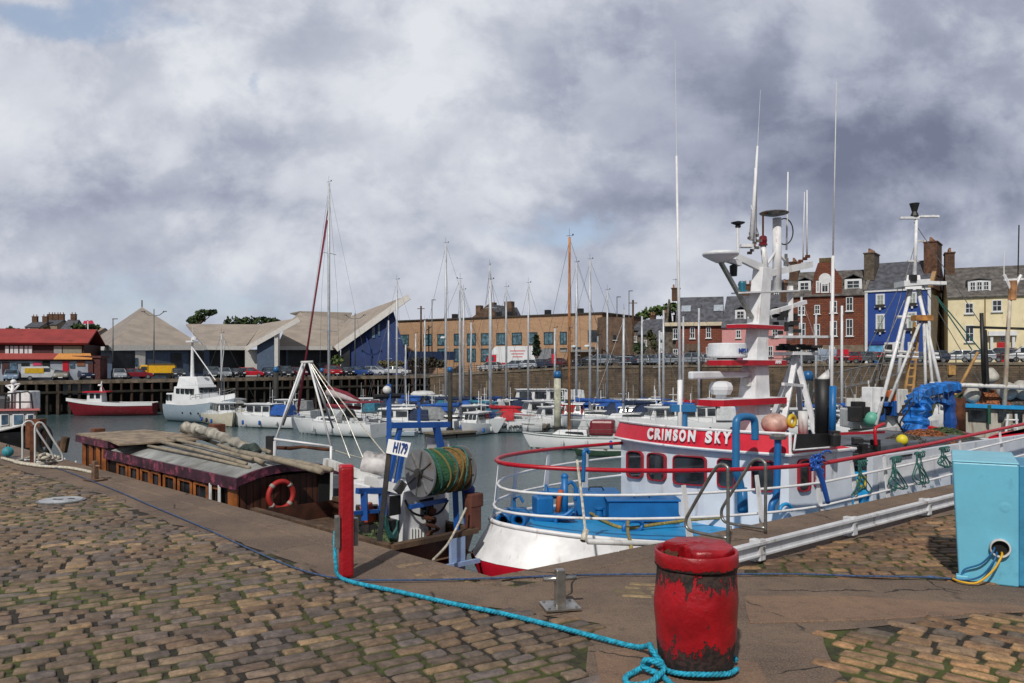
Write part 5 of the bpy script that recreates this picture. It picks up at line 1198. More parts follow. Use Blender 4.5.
for i in range(5): mb.tube(smoothpath([on(384+rnd.uniform(-3, 3), 515+i*3, US+.75), on(388+rnd.uniform(-4, 4), 528, US+.75), on(392+rnd.uniform(-4, 4), 538, US+.75), on(398, 525+rnd.uniform(-5, 5), US+.75)], 5), .025, 6)
nb(mb, 'green_hoses', mat('green_hose', '#1f4a48', .6, var=.3), smooth=True)
nb(MB().box(on(473, 514, US+.1), (.22, .14, .5), rz=angL+PI/2).box(on(474, 500, US+.1), (.25, .16, .2), rz=angL+PI/2), 'wooden_board', mat('red_brown_board', '#5a3226', .8, var=.3, dirt=.3), bevel=.02)
nb(MB().tube(smoothpath([on(466, 508, US), on(458, 525, US-.1), on(447, 545, US-.3), on(433, 560, US-.6)], 6), .018, 6), 'stern_line', ROPEW, smooth=True)
nb(MB().tube(smoothpath([on(455, 487, US+.2), on(464, 478, US+.2), on(468, 470, US+.2), on(472, 476, US+.2)], 6), .025, 6).ball(on(469, 490, US+.2), .09, 10), 'blue_cordage', mat('indigo_cord', '#1c2f74', .7, var=.3), smooth=True)

# white tubular A-frame on a low dark workboat beyond the brown boat
yA = 19.
WB = thing('workboat', 'low dark workboat with tall white tubular A-frame behind the brown boat', 'boat', A(303, 470, yA) + Vector((0, 0, WZ-A(303, 470, yA).z)), .2)
def wbt(mb, name, m, **k): return mb.build(name, m, WB, world=True, **k)
def ap2(x, y, Y=yA): return A(x, y, Y)
wp = A(303, 480, yA); hullp = []
for z_, w_, l_ in ((-.55, 1.0, 3.1), (-1.1, .95, 3.0), (WZ-.3, .7, 2.7)):
    hullp.append([Vector((wp.x+l_*math.cos(a)*(1 if abs(math.cos(a)) < .9 else .98), yA+.3+w_*math.sin(a)*1.1, z_)) for a in [2*PI*i/20 for i in range(20)]])
wbt(MB().loft(hullp), 'hull', mat('dark_hull', '#1d2228', .5, var=.3, dirt=.3))
for a, c, y2 in (((303, 362), (275, 441), yA-.4), ((305, 363), (283, 425), yA+.9), ((309, 362), (331, 446), yA-.4), ((311, 364), (333, 428), yA+.9)):
    wbt(MB().tube([ap2(*a), ap2(*c, y2)], .026, 8), 'frame_leg', WHITE, smooth=True)
wbt(MB().tube([ap2(301, 362.5), ap2(313, 362)], .035, 8), 'frame_head', WHITE2, smooth=True)
wbt(MB().tube([ap2(274, 439, yA-.4), ap2(331, 446.5, yA-.4)], .028, 8), 'frame_bar', WHITE, smooth=True)
wbt(MB().tube([ap2(331, 446, yA-.4), ap2(331, 482, yA-.4)], .03, 8), 'frame_stay', WHITE, smooth=True)
wbt(MB().tube([ap2(275, 441, yA-.4), ap2(274, 482, yA-.4)], .04, 8), 'frame_leg', WHITE)
wbt(MB().beam(ap2(270, 436, yA), ap2(270, 482, yA), .16, .16), 'black_post', BLACK)
wbt(crumple(MB().tube([ap2(277, 448), ap2(290, 449), ap2(303, 447), ap2(320, 449), ap2(331, 449)], .04, 8), .04, 5), 'rusty_chain', RUST)
wbt(MB().tube(smoothpath([ap2(313, 364), ap2(345, 405, 17), ap2(388, 458, 14)], 5), .012, 5), 'stay_rope', ROPEW)
wbt(MB().tube(smoothpath([ap2(331, 449), ap2(350, 455, 18), ap2(366, 459, 17)], 5), .012, 5), 'stay_rope', ROPEW)
wbt(MB().tube([ap2(310, 364), ap2(333, 412, 18.6), ap2(350, 458, 18)], .01, 5).tube([ap2(311, 364), ap2(345, 415, 18.6), ap2(364, 460, 18)], .01, 5), 'stay_wire', GALV)

# ======================= BLACK HULLED BOAT AT THE LEFT EDGE =======================
Yb = 34.
o_ = A(12, 447, Yb)
BB = thing('fishing_boat', 'black hulled fishing boat with white wheelhouse at the left edge', 'fishing boat', (o_.x, Yb+1, WZ), 0)
def bbx(mb, name, m, p=BB, **k): return mb.build(name, m, p, world=True, **k)
def a2(x, y, Y=Yb): return A(x, y, Y)
bbx(MB().loft([[a2(-70, 430), a2(0, 431), a2(34, 423), a2(40, 427, Yb+1.6), a2(30, 431, Yb+3.2), a2(-70, 432, Yb+3.6)], [a2(-70, 470), a2(0, 470), a2(31, 460), a2(36, 460, Yb+1.6), a2(24, 460, Yb+3.2), a2(-70, 462, Yb+3.4)], [a2(-70, 520), a2(0, 520), a2(20, 520), a2(24, 505, Yb+1.6), a2(18, 500, Yb+3.2), a2(-70, 500, Yb+3.4)]]), 'hull', mat('black_hull', '#101216', .4, var=.3, dirt=.2, dirtc='#3c3632'))
bbx(MB().tube([a2(-70, 429.5, Yb-.03), a2(0, 430.5, Yb-.03), a2(34, 422.5, Yb-.03)], .06, 8), 'gunwale', WHITE2)
WHs = bbx(MB().loft([[a2(-20, 434), a2(36, 431), a2(33, 427, Yb+2.4), a2(-20, 429, Yb+2.4)], [a2(-20, 411), a2(35, 410.5), a2(33, 408, Yb+2.4), a2(-20, 408, Yb+2.4)]]), 'wheelhouse', WHITE2)
bbx(MB().loft([[a2(-22, 411.3, Yb-.2), a2(40, 410.5, Yb-.2), a2(37, 408, Yb+2.6), a2(-22, 408, Yb+2.6)], [a2(-22, 409.5, Yb-.2), a2(40, 408.8, Yb-.2), a2(37, 407, Yb+2.6), a2(-22, 407, Yb+2.6)]]), 'roof_edge', mat('pale_red_trim', '#b06a68', .5), WHs)
for (x0, x1) in ((0.5, 9), (13, 24), (27, 34)):
    f_ = bbx(MB().slab([a2(x0, 426, Yb-.02), a2(x1, 425, Yb-.02), a2(x1, 413.5, Yb-.02), a2(x0, 414, Yb-.02)], (0, -.03, 0)), 'window', WHITE, WHs)
    bbx(MB().slab([a2(x0+1, 424.8, Yb-.06), a2(x1-1, 424, Yb-.06), a2(x1-1, 414.6, Yb-.06), a2(x0+1, 415, Yb-.06)], (0, -.01, 0)), 'pane', GLASSB, f_)
mb = MB()
for a, c in (((5, 409), (6, 394)), ((33, 409), (31, 394)), ((6, 394), (28, 391.5)), ((28, 391.5), (31, 394)), ((7, 402), (33, 402)), ((20, 409), (20, 393)), ((12, 409), (12, 394))): mb.tube([a2(*a, Yb+.2), a2(*c, Yb+.2)], .035, 6)
bbx(mb, 'rail', BLACK)
bbx(MB().box(a2(24, 400, Yb+1.3), (1.0, .8, .8)), 'locker', WHITE, bevel=.05); bbx(MB().box(a2(4, 404, Yb+1.0), (.9, .8, .7)), 'life_raft', mat('dark_grey_case', '#3a3c40', .5), bevel=.1)
bbx(MB().tube([a2(11, 408, Yb+.8), a2(13, 383, Yb+.8)], .12, 8, r2=.06).tube([a2(6, 386, Yb+.8), a2(20, 384, Yb+.8)], .05, 6).tube([a2(13, 392, Yb+.8), a2(7, 386, Yb+.8)], .04, 6).tube([a2(13, 392, Yb+.8), a2(19, 385, Yb+.8)], .04, 6).ball(a2(13.5, 382, Yb+.8), .12, 10), 'mast', WHITE, smooth=True)
bbx(MB().box(a2(36, 433, Yb-.1), (.6, .5, 1.2)), 'wooden_post', mat('orange_brown', '#6a3c22', .8, var=.4)); 
mb = MB().tube([a2(44+6*math.cos(a), 440+13*math.sin(a), Yb-.9) for a in [2*PI*i/20 for i in range(20)]], .12, 8, closed=True); bbx(mb, 'tyre_fender', RUBBER, smooth=True)
tag(MB().tube([a2(63, 452, 20), a2(66, 437, 20)], .1, 8).tube([a2(60, 449, 20.4), a2(61, 441, 20.4)], .08, 8).build('timber_pile', TIMBER, world=True), 'stub of dark timber pile in the water left of the brown boat', 'pile')
# ======================= FAR QUAYS =======================
def land(x, y):
    """height of the far ground"""
    best = None
    for a, c in zip(SH[:-1], SH[1:]):
        d = Vector((c.x-a.x, c.y-a.y)); 
        k = (x*a.y-y*a.x); 
        # project radially onto the shoreline segment
        den = x*d.y-y*d.x
        if abs(den) < 1e-6: continue
        t = (y*a.x-x*a.y)/den
        if 0 <= t <= 1: return a.z+(c.z-a.z)*t
    return SH[0].z if x < 0 else SH[-1].z
def onland(px, Y): X = (px-512)*Y/FPX; return Vector((X, Y, land(X, Y)))
def shore(px, off=0.):
    """point on the far shoreline in this column, off metres inland"""
    k = (px-512)/FPX
    for a, c in zip(SH[:-1], SH[1:]):
        d = c-a; t = (k*a.y-a.x)/(d.x-k*d.y)
        if -1e-6 <= t <= 1: p = a+d*t; p = p+Vector((k, 1, 0)).normalized()*off; return p
    return SH[-1]
STONE = brickmat('harbour_masonry', '#5c4e3f', '#6f5f4c', '#463c31', bw=.8, rh=.26, dirt=.75)
PILEW = mat('old_pile_timber', '#3b3027', .9, var=.4, scale=1.2, dirt=.5, dirtc='#191511', bump=.4, streak=True)
PILER = mat('rusty_pile', '#3c261c', .9, var=.4, scale=1.2, dirt=.5, dirtc='#191511', bump=.4, streak=True)
PILED = mat('dark_pile', '#24201b', .9, var=.4, scale=1.2, dirt=.4)
# masonry wall (right) with coping, ladders
mb = MB(); cp_ = MB(); R_SH = [p for p in SH if p.x >= F0.x-.01]
for a, c in zip(R_SH[:-1], R_SH[1:]):
    mb.poly([a+Vector((0, 0, -.3)), c+Vector((0, 0, -.3)), Vector((c.x, c.y, -6)), Vector((a.x, a.y, -6))])
    n_ = Vector((c.y-a.y, a.x-c.x, 0)).normalized(); n_ = n_ if n_.y < 0 else -n_
    cp_.slab([a+n_*.12+Vector((0, 0, .02)), c+n_*.12+Vector((0, 0, .02)), c-n_*.6+Vector((0, 0, .02)), a-n_*.6+Vector((0, 0, .02))], (0, 0, -.32))
HW = thing('harbour_wall', 'long brown masonry harbour wall below the railings on the far right', 'harbour wall', F0)
mb.build('wall_face', STONE, HW, world=True); cp_.build('coping', mat('coping_stone', '#6e6455', .9, var=.3, scale=.8, dirt=.3), HW, world=True)
for px in (470, 560, 640, 700, 880):
    p = shore(px); d = Vector((.87, -.49, 0)); b_ = MB().box(p+Vector((0, -.25, -2.5)), (.35, .3, 6)); b_.build('fender_pile', PILEW, HW, world=True)
# timber quay (left)
TQ = thing('timber_quay', 'long dark timber piled quay below the parked cars on the far left', 'quay', shore(100))
L_SH = [sl(s) for s in (120, 90, 60, 40, 20)]+[F0]
mb = MB(); mb2 = MB(); mb3 = MB()
inl = Vector((-.419, .908, 0))
for a, c in zip(L_SH[:-1], L_SH[1:]):
    mb.slab([a+Vector((0, 0, .03)), c+Vector((0, 0, .03)), c+inl*.5+Vector((0, 0, .03)), a+inl*.5+Vector((0, 0, .03))], (0, 0, -.5))
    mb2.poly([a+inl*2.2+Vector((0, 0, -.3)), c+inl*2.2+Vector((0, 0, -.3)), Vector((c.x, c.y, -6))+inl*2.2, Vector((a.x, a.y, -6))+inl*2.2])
    for h in (-1.6,): mb3.beam(a+Vector((0, 0, h))-inl*.1, c+Vector((0, 0, h))-inl*.1, .2, .3)
    for i in range(4): pass
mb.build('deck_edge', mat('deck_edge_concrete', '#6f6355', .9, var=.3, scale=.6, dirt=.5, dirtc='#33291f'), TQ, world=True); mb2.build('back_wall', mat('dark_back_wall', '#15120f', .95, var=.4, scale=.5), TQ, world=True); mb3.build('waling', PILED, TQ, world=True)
tot = 82; r = random.Random(5)
for i in range(64):
    p = F0+DL*(i*1.28+.4); z_ = sl(i*1.28).z
    w_ = r.uniform(.22, .42); MB().box((p.x+inl.x*r.uniform(0, .2), p.y+inl.y*r.uniform(0, .3), (z_-.45-6)/2), (w_, w_, z_-.45+6)).build('pile', r.choice([PILEW, PILER, PILED, PILED, PILED]), TQ, world=True)
# railings along the right wall
RG = thing('quay_railing', 'dark metal railing along the top of the far harbour wall', 'railing', F0)
RAILM = mat('railing_dark', '#3b3a3a', .6, var=.2)
pts = []; s_ = 0
while s_ < 96: pts.append(sr(s_)); s_ += 1.5
mbr = [MB() for _ in range(3)]
for a, c in zip(pts[:-1], pts[1:]):
    for k, h in enumerate((.4, .75, 1.1)): mbr[k].beam(a+Vector((0, 0, h)), c+Vector((0, 0, h)), .06, .07)
for k in range(3): mbr[k].build('rail_bar', RAILM, RG, world=True)
for a in pts: MB().box(a+Vector((0, 0, .56)), (.09, .09, 1.12)).build('railing_post', RAILM, RG, world=True)

# ======================= BUILDINGS =======================
WINW = mat('window_white', '#c9cbcc', .5, var=.06); SLATE = mat('slate_roof', '#4e5058', .7, var=.3, scale=1.5, dirt=.35, dirtc='#393a38', dscale=.8, bump=.3, bscale=6)
SLATE2 = mat('brown_slate_roof', '#5b5754', .75, var=.3, scale=1.5, dirt=.4, dirtc='#3b3833', dscale=.8, bump=.3)
CHIM = brickmat('chimney_brick', '#5a4030', '#6e4f3a', '#352a22', bw=.5, rh=.2, dirt=.5)
POT = mat('chimney_pot', '#8a6248', .8, var=.3)
def front_line(pxL, pxR, YL, deg):
    PL = Vector(((pxL-512)*YL/FPX, YL, 0)); a = math.radians(deg); c, s = math.cos(a), math.sin(a); k = (pxR-512)/FPX
    w = (k*PL.y-PL.x)/(c-k*s); return PL, a, w
class House:
    def __init__(s, name, label, cat, pxL, pxR, YL, deg, pyB=None, group=None):
        s.PL, s.a, s.w = front_line(pxL, pxR, YL, deg); s.d = Vector((math.cos(s.a), math.sin(s.a), 0)); s.n = Vector((-s.d.y, s.d.x, 0))
        s.zb = land(s.PL.x, s.PL.y) if pyB is None else EYE+(HY-pyB)*YL/FPX
        s.root = thing(name, label, cat, (s.PL.x, s.PL.y, s.zb), s.a, group); s.YL = YL
    def x(s, px):      # pixel column on the facade -> local x
        k = (px-512)/FPX; return (k*s.PL.y-s.PL.x)/(s.d.x-k*s.d.y)
    def z(s, py, px):  # pixel row at column -> local z
        p = s.PL+s.d*s.x(px); return EYE+(HY-py)*p.y/FPX-s.zb
    def part(s, mb, name, m, parent=None, **k): return mb.build(name, m, parent or s.root, **k)
    def walls(s, depth, h, m, name='wall'):
        s.h = h; s.depth = depth; return s.part(MB().box((s.w/2, depth/2, h/2-1), (s.w, depth, h+2)), name, m)
    def gable(s, rise, m, over=.3, wallm=None, x0=None, x1=None):
        x0 = 0 if x0 is None else x0; x1 = s.w if x1 is None else x1; D = s.depth; h = s.h
        t = .14
        A_ = [(x0-over*.3, -over, h-rise*over/(D/2)), (x0-over*.3, D/2, h+rise), (x0-over*.3, D+over, h-rise*over/(D/2)), (x0-over*.3, D+over, h-rise*over/(D/2)+t), (x0-over*.3, D/2, h+rise+t), (x0-over*.3, -over, h-rise*over/(D/2)+t)]
        R_ = s.part(MB().slab(A_, (x1-x0+over*.6, 0, 0)), 'roof', m)
        if wallm:
            for x in (x0+.02, x1-.22): s.part(MB().slab([(x, .02, h-.01), (x, D-.02, h-.01), (x, D/2, h+rise-.02)], (.2, 0, 0)), 'gable_wall', wallm)
        s.roof = R_; s.rise = rise; return R_
    def window(s, x, z, w, h, m=None, parent=None, bars=(1, 1), sill=True, glass=None, name='window', frame=.1, y=0):
        m = m or WINW; mb = MB(); f = frame
        for (cx, cz, ww, hh) in ((x, z+h/2-f/2, w, f), (x, z-h/2+f/2, w, f), (x-w/2+f/2, z, f, h-2*f-.004), (x+w/2-f/2, z, f, h-2*f-.004)): mb.box((cx, y-.03, cz), (ww, .1, hh))
        nx, nz = bars
        for i in range(nx): mb.box((x-w/2+w*(i+1)/(nx+1), y-.025, z), (.06, .05, h-2*f))
        for i in range(nz): mb.box((x, y-.027, z-h/2+h*(i+1)/(nz+1)), (w-2*f, .05, .07))
        o = s.part(mb, name, m, parent)
        MB().poly([(x-w/2, y-.015, z-h/2), (x+w/2, y-.015, z-h/2), (x+w/2, y-.015, z+h/2), (x-w/2, y-.015, z+h/2)]).build('pane', glass or GLASS, o)
        if sill: MB().box((x, y-.1, z-h/2-.07), (w+.25, .24, .12)).build('sill', WINW, o)
        return o
    def wpx(s, x0, y0, x1, y1, **k):
        a, c = s.x(x0), s.x(x1); xm = (x0+x1)/2; zt, zb = s.z(y0, xm), s.z(y1, xm); return s.window((a+c)/2, (zt+zb)/2, c-a, zt-zb, **k)
    def chimney(s, x, y, z0, w, d, h, pots=4, m=None):
        c = s.part(MB().box((x, y, z0+h/2), (w, d, h)).box((x, y, z0+h+.08), (w+.2, d+.2, .16)), 'chimney', m or CHIM)
        for i in range(pots): MB().lathe([(.16, 0), (.13, .5), (.16, .55)], (x+(w-.5)*(i/(max(1, pots-1))-.5) if w >= d else x, y+(d-.5)*(i/(max(1, pots-1))-.5) if d > w else y, z0+h+.16), 8).build('chimney_pot', POT, c)
        return c
    def dormer(s, x, w, h, zb, roofm, wallm=None, bars=(1, 1), nwin=1, hip=False):
        """box dormer sticking out of the front roof slope"""
        yb = (zb-s.h)/s.rise*(s.depth/2) if s.rise else 0; yback = (zb+h-s.h)/s.rise*(s.depth/2)+.3
        d_ = s.part(MB().box((x, (yb+yback)/2, zb+h/2), (w, yback-yb, h)), 'dormer', wallm or WINW)
        MB().slab([(x-w/2-.12, yb-.2, zb+h), (x-w/2-.12, yback, zb+h), (x, yback+.4, zb+h+w*.3 if hip else zb+h+.15), (x, yb+(.3 if hip else -.2), zb+h+w*.3 if hip else zb+h+.15)], (0, 0, .08)).slab([(x+w/2+.12, yb-.2, zb+h), (x+w/2+.12, yback, zb+h), (x, yback+.4, zb+h+w*.3 if hip else zb+h+.15), (x, yb+(.3 if hip else -.2), zb+h+w*.3 if hip else zb+h+.15)], (0, 0, .08)).build('dormer_roof', roofm, d_)
        for i in range(nwin):
            ww = (w-.3)/nwin; xx = x-w/2+.15+ww*(i+.5); s.window(xx, zb+h/2, ww*.85, h*.72, parent=d_, bars=bars, sill=False, y=yb-.02, frame=.08)
        return d_
# --- yellow house, right edge ---
YEL = mat('cream_render', '#d4c8a4', .85, var=.06, scale=1, dirt=.15, dirtc='#8a7c58', dscale=.6, streak=True)
H1 = House('cream_house', 'cream rendered house with slate roof and red front door at the far right', 'house', 948, 1075, 101, -25)
e1 = H1.z(296.5, 948); H1.walls(11, e1, YEL); H1.gable(4.0, SLATE2, wallm=YEL)
for q in ((965, 303, 973.5, 313.5), (992, 300, 1002, 311.5), (965, 325, 974, 342)): H1.wpx(*q)
H1.part(MB().box((H1.w/2, -.12, e1-.12), (H1.w+.2, .24, .24)), 'gutter', mat('gutter_grey', '#8c8878', .6))
H1.part(MB().box((H1.x(985), -.1, e1/2), (.12, .12, e1)), 'drainpipe', mat('pipe_ochre', '#a8884a', .6))
H1.part(MB().box((H1.x(985), -.14, e1/2), (.06, .06, e1)), 'cable', BLACK)
H1.dormer(H1.x(980), H1.x(991)-H1.x(968), 1.5, e1+.5, SLATE2, nwin=3)
x_ = H1.x(1002); P_ = H1.part(MB().box((x_-1.15, -.5, 1.7), (.3, .3, 3.4)).box((x_+1.15, -.5, 1.7), (.3, .3, 3.4)).box((x_, -.42, 3.6), (3.1, .85, .55), taper=.95), 'porch', WINW)
H1.part(MB().box((x_, -.06, 1.25), (1.1, .1, 2.5)), 'door', paint('front_door_red', '#a8121e', .05)); H1.wpx(1000, 336, 1005, 341, sill=False)
rz_ = H1.z(273, 965)
H1.chimney(.5, 5.5, e1+2.4, 1.1, 2.6, 3.6, 4); H1.chimney(H1.w-.4, 5.5, e1+3, 1., 2.4, 3)
# --- blue house ---
BLU = mat('royal_blue_render', '#163f88', .6, var=.08, scale=1, dirt=.1, dirtc='#0c1c50')
TAN = mat('tan_render', '#988a72', .9, var=.12, scale=.8, dirt=.3, dirtc='#6c6050', dscale=.5)
H2 = House('blue_house', 'royal blue painted house with white trim and tall brown gable chimney', 'house', 865, 931, 108, -36)
e2 = H2.z(291, 868)
H2.walls(12, e2, TAN); H2.part(MB().box((H2.w/2, -.03, e2/2), (H2.w-.02, .1, e2)), 'blue_front', BLU)
H2.gable(4.2, SLATE, over=.15); GBR = mat('gable_brown', '#5e4130', .9, var=.3, scale=2, dirt=.4, dirtc='#33241a')
H2.part(MB().slab([(H2.w-.25, .02, e2-.01), (H2.w-.25, 11.98, e2-.01), (H2.w-.25, 6, e2+4.35)], (.5, 0, 0)), 'gable_wall', GBR)
H2.part(MB().beam((H2.w-.05, -.2, e2+.1), (H2.w-.05, 6, e2+4.5), .5, .2), 'gable_coping', mat('coping_tan', '#9a7c58', .8))
H2.part(MB().beam((.05, -.2, e2+.1), (.05, 6, e2+4.5), .4, .2), 'gable_coping', mat('coping_grey', '#6c6660', .8))
for x in (.18, H2.w-.18): H2.part(MB().box((x, -.12, e2/2), (.36, .12, e2)), 'corner_trim', WINW)
H2.part(MB().box((H2.w/2, -.14, e2-.1), (H2.w, .24, .22)), 'eaves_trim', WINW)
for i, (x0, y0, x1, y1) in enumerate(((876, 294, 885, 306.5), (876, 314, 885, 331), (908, 292, 917, 305), (907, 312, 917, 330))):
    o = H2.wpx(x0, y0, x1, y1, y=-.1, frame=.22, glass=mat('net_curtain', '#8a948c', .4, var=.15)); xm, z0 = (H2.x(x0)+H2.x(x1))/2, H2.z(y1, (x0+x1)/2)
    MB().box((xm, -.32, z0+.1), (H2.x(x1)-H2.x(x0), .35, .3)).build('window_box', mat('planter_dark', '#2a241c', .8), o)
    MB().box((xm, -.24, z0-.28), (.22, .2, .4)).build('corbel', WINW, o)
x0, x1 = H2.x(869), H2.x(884); sh = H2.part(MB().box(((x0+x1)/2, -.12, 1.35), (x1-x0, .1, 2.1)), 'shop_window', mat('shop_blue_glass', '#5c9cc4', .3, var=.3, scale=2)); H2.part(MB().box(((x0+x1)/2, -.2, 2.75), (x1-x0+.2, .2, .45)), 'shop_sign', mat('sign_navy', '#1c2c70', .5))
H2.part(MB().box((H2.x(889), -.12, 1.4), (1.3, .14, 2.8)), 'door_frame', WINW); H2.part(MB().box((H2.x(889), -.2, 1.3), (.9, .04, 2.5)), 'door', BLACK)
H2.wpx(894, 342, 904, 354, frame=.2, y=-.1); H2.wpx(908, 342, 918, 354, frame=.2, y=-.1)
H2.chimney(H2.w-.5, 5., e2+1.9, 1.6, 4.2, 4.4, 5, m=GBR); H2.chimney(.1, 3.6, e2+1.6, 1.3, 3.4, 3.7, 5, m=mat('grey_stone_chimney', '#5c5247', .9, var=.3, scale=3, dirt=.4))
# --- brick tenement ---
RBR = brickmat('red_brick_tenement', '#6e3a2a', '#82482f', '#3e2a22', bw=.6, rh=.25, dirt=.4)
H3 = House('brick_tenement', 'dark red brick tenement with gabled front beside the blue house', 'house', 787, 864, 112, -25)
e3 = H3.z(296, 790); H3.walls(9, e3, RBR); H3.gable(3.6, SLATE2, wallm=RBR)
gx0, gx1 = H3.x(811), H3.x(842)
H3.part(MB().slab([(gx0, -.06, e3-.5), (gx1, -.06, e3-.5), (gx1, -.06, H3.z(278, 842)), (H3.x(836), -.06, H3.z(270, 836)), (H3.x(831), -.06, H3.z(262, 831)), (H3.x(818), -.06, H3.z(263, 818)), (H3.x(814), -.06, H3.z(275, 814))], (0, 1.2, 0)), 'front_gable', RBR)
H3.part(MB().box((H3.x(826), 2.2, H3.z(262, 826)), (H3.x(832)-H3.x(818), 4, 1.2)), 'chimney', mat('mossy_stone', '#5a4c30', .9, var=.3, dirt=.4))
for (x0, y0, x1, y1) in ((798, 306, 805, 315), (799, 323, 805.5, 336), (814.5, 305, 820, 314), (814, 324, 820, 336), (830, 301, 837, 313), (830, 321, 837, 336), (846, 297, 853, 311), (846, 319, 853, 336), (855, 345, 862, 357)): H3.wpx(x0, y0, x1, y1)
mb_ = [(816, 281, 820, 293), (821, 278, 829, 293), (830, 281, 834, 293)]
for q in mb_: H3.wpx(*q, y=-.08, sill=False, frame=.18)
H3.part(MB().lathe([(.8, -.05), (.8, .05)], (H3.x(825), -.1, H3.z(279, 825)), 16, R=Matrix.Rotation(PI/2, 3, 'X')), 'arched_light', WINW)
for px, w_ in ((804, 1.7), (853, 2.2)): H3.dormer(H3.x(px), w_, 1.5, e3+.6, SLATE, hip=True)
H3.part(MB().box((H3.w/2, -.05, 1.3), (H3.w-.1, .12, 2.6)), 'ground_floor', mat('grey_stone_dressed', '#7a6c5c', .9, var=.2, dirt=.35))
for px in (793, 806, 818, 830): H3.wpx(px, 347, px+5, 357, y=-.07, sill=False)
H3.chimney(.6, 4.5, e3+1.8, 1.2, 3.4, 3.2, 5)
# --- pink house, dark block behind the mast ---
PNK = mat('pink_render', '#c08886', .85, var=.06, dirt=.1, dirtc='#8a5a58')
H4 = House('pink_house', 'low pink rendered house between the two brick houses behind the mast', 'house', 722, 789, 118, -25)
e4 = H4.z(326, 724); H4.walls(9, e4, PNK); H4.gable(4.6, SLATE, wallm=PNK)
for q in ((736, 330, 741, 338), (752, 330, 757, 338), (772, 329, 778, 337), (737, 346, 742, 356), (768, 346, 773, 356)): H4.wpx(*q)
H4.dormer(H4.x(739.5), H4.x(745)-H4.x(734), 1.5, e4+.9, SLATE, hip=True); H4.dormer(H4.x(776), H4.x(782)-H4.x(771), 1.6, e4+.9, SLATE)
H4.chimney(H4.x(742), 5.5, e4+3.0, 2.6, 1.2, 3.4, 4); H4.chimney(H4.w-1, 4.5, e4+3.2, 1, 2.4, 3, 4)
WGB = House('white_gable_house', 'tall white gabled house rising behind the pink house', 'house', 752, 792, 132, -25)
eg = WGB.z(300, 760); WGB.walls(9, eg, mat('white_render', '#b4b8bc', .8, var=.06, dirt=.15)); WGB.gable(3.5, SLATE, wallm=MATS['white_render'])
for q in ((774, 291, 779, 296), (774, 303, 779, 311)): WGB.wpx(*q)
# --- brick house with slate roof and cream gutter ---
H5 = House('brick_house', 'red brick house with slate roof two skylights and stone doorcase', 'house', 676, 722, 122, -16)
BR5 = brickmat('red_brick', '#7a4232', '#8c4c38', '#4a342a', bw=.6, rh=.25, dirt=.25)
e5 = H5.z(324.5, 678); H5.walls(10, e5, BR5); H5.gable(4.4, SLATE, over=.4)
H5.part(MB().slab([(-1.6, .3, e5-.02), (-1.6, 9.9, e5-.02), (-1.6, 5, e5+4.3)], (.3, 0, 0)), 'gable_wall', mat('grey_rubble', '#5d564c', .9, var=.35, scale=2, dirt=.4)); H5.part(MB().box((-1.0, 5.2, e5/2), (2.2, 9.5, e5)), 'side_wing', MATS['grey_rubble'])
H5.part(MB().slab([(H5.w-.02, .3, e5-.02), (H5.w-.02, 9.9, e5-.02), (H5.w-.02, 5, e5+4.4)], (.1, 0, 0)), 'gable_wall', BR5)
H5.part(MB().box((H5.w/2-.6, -.25, e5+.02), (H5.w+2.2, .5, .55)), 'cornice', mat('cream_stone', '#c0b49c', .8, var=.1))
for q in ((673, 328.5, 678, 339), (690, 327.5, 695, 338.5), (706, 327, 711, 338), (673, 349, 678, 357), (706, 347, 711, 355)): H5.wpx(*q)
xm = H5.x(692.5); H5.part(MB().box((xm, -.15, H5.z(344, 692)/2), (2.6, .4, H5.z(344, 692))), 'doorcase', mat('brown_stone', '#5e4c40', .9, var=.2)); H5.part(MB().box((xm, -.37, 1.1), (1.1, .06, 2.2)), 'door', DARK)
for px in (685, 718):
    t_ = .55; xx = H5.x(px); yy = 5*(.42); zz_ = e5+4.4*.42; d_ = Vector((0, 5, 4.4)).normalized()
    H5.part(MB().slab([Vector((xx-.7, yy, zz_+.22)), Vector((xx+.7, yy, zz_+.22)), Vector((xx+.7, yy, zz_+.22))+d_*1.5, Vector((xx-.7, yy, zz_+.22))+d_*1.5], (0, -.05, .06)), 'skylight', mat('skylight_glass', '#9aa3ac', .25))
H5.chimney(-.4, 5, e5+4.0, 1.2, 1.2, 1.9, 2); H5.part(MB().tube([(-.4, 5, e5+6), (-.4, 5, e5+7.6)], .04, 5).tube([(-.9, 5, e5+7.4), (.1, 5, e5+7.4)], .03, 5), 'tv_aerial', BLACK)
# --- stone cottages between ---
for nm, lb, x0, x1, Y_, ye, rs, mm in (('stone_cottage', 'grey stone cottage with pale patch left of the red brick house', 638, 664, 135, 334, 2.5, MATS['grey_rubble']), ('stone_cottage', 'low grey stone building against the dark end of the long brick block', 628, 650, 142, 330, 1.6, mat('stone_rubble_brown', '#6a5f52', .9, var=.3, scale=2, dirt=.35)), ('stone_cottage', 'narrow stone gable just left of the red brick house', 655, 674, 128, 340, 3.0, MATS['stone_rubble_brown'])):
    h = House(nm, lb, 'cottage', x0, x1, Y_, -28); e_ = h.z(ye, x0); h.walls(7, e_, mm); h.gable(rs, SLATE, wallm=mm); h.chimney(h.w-.6, 3.5, e_+rs-.6, .9, .9, 1.6, 2)
    h.wpx(x0+6, ye+6, x0+9, ye+12)
h.part(MB().box((1.6, -.06, 4.0), (1.6, .08, 2.6)), 'white_patch', WINW)
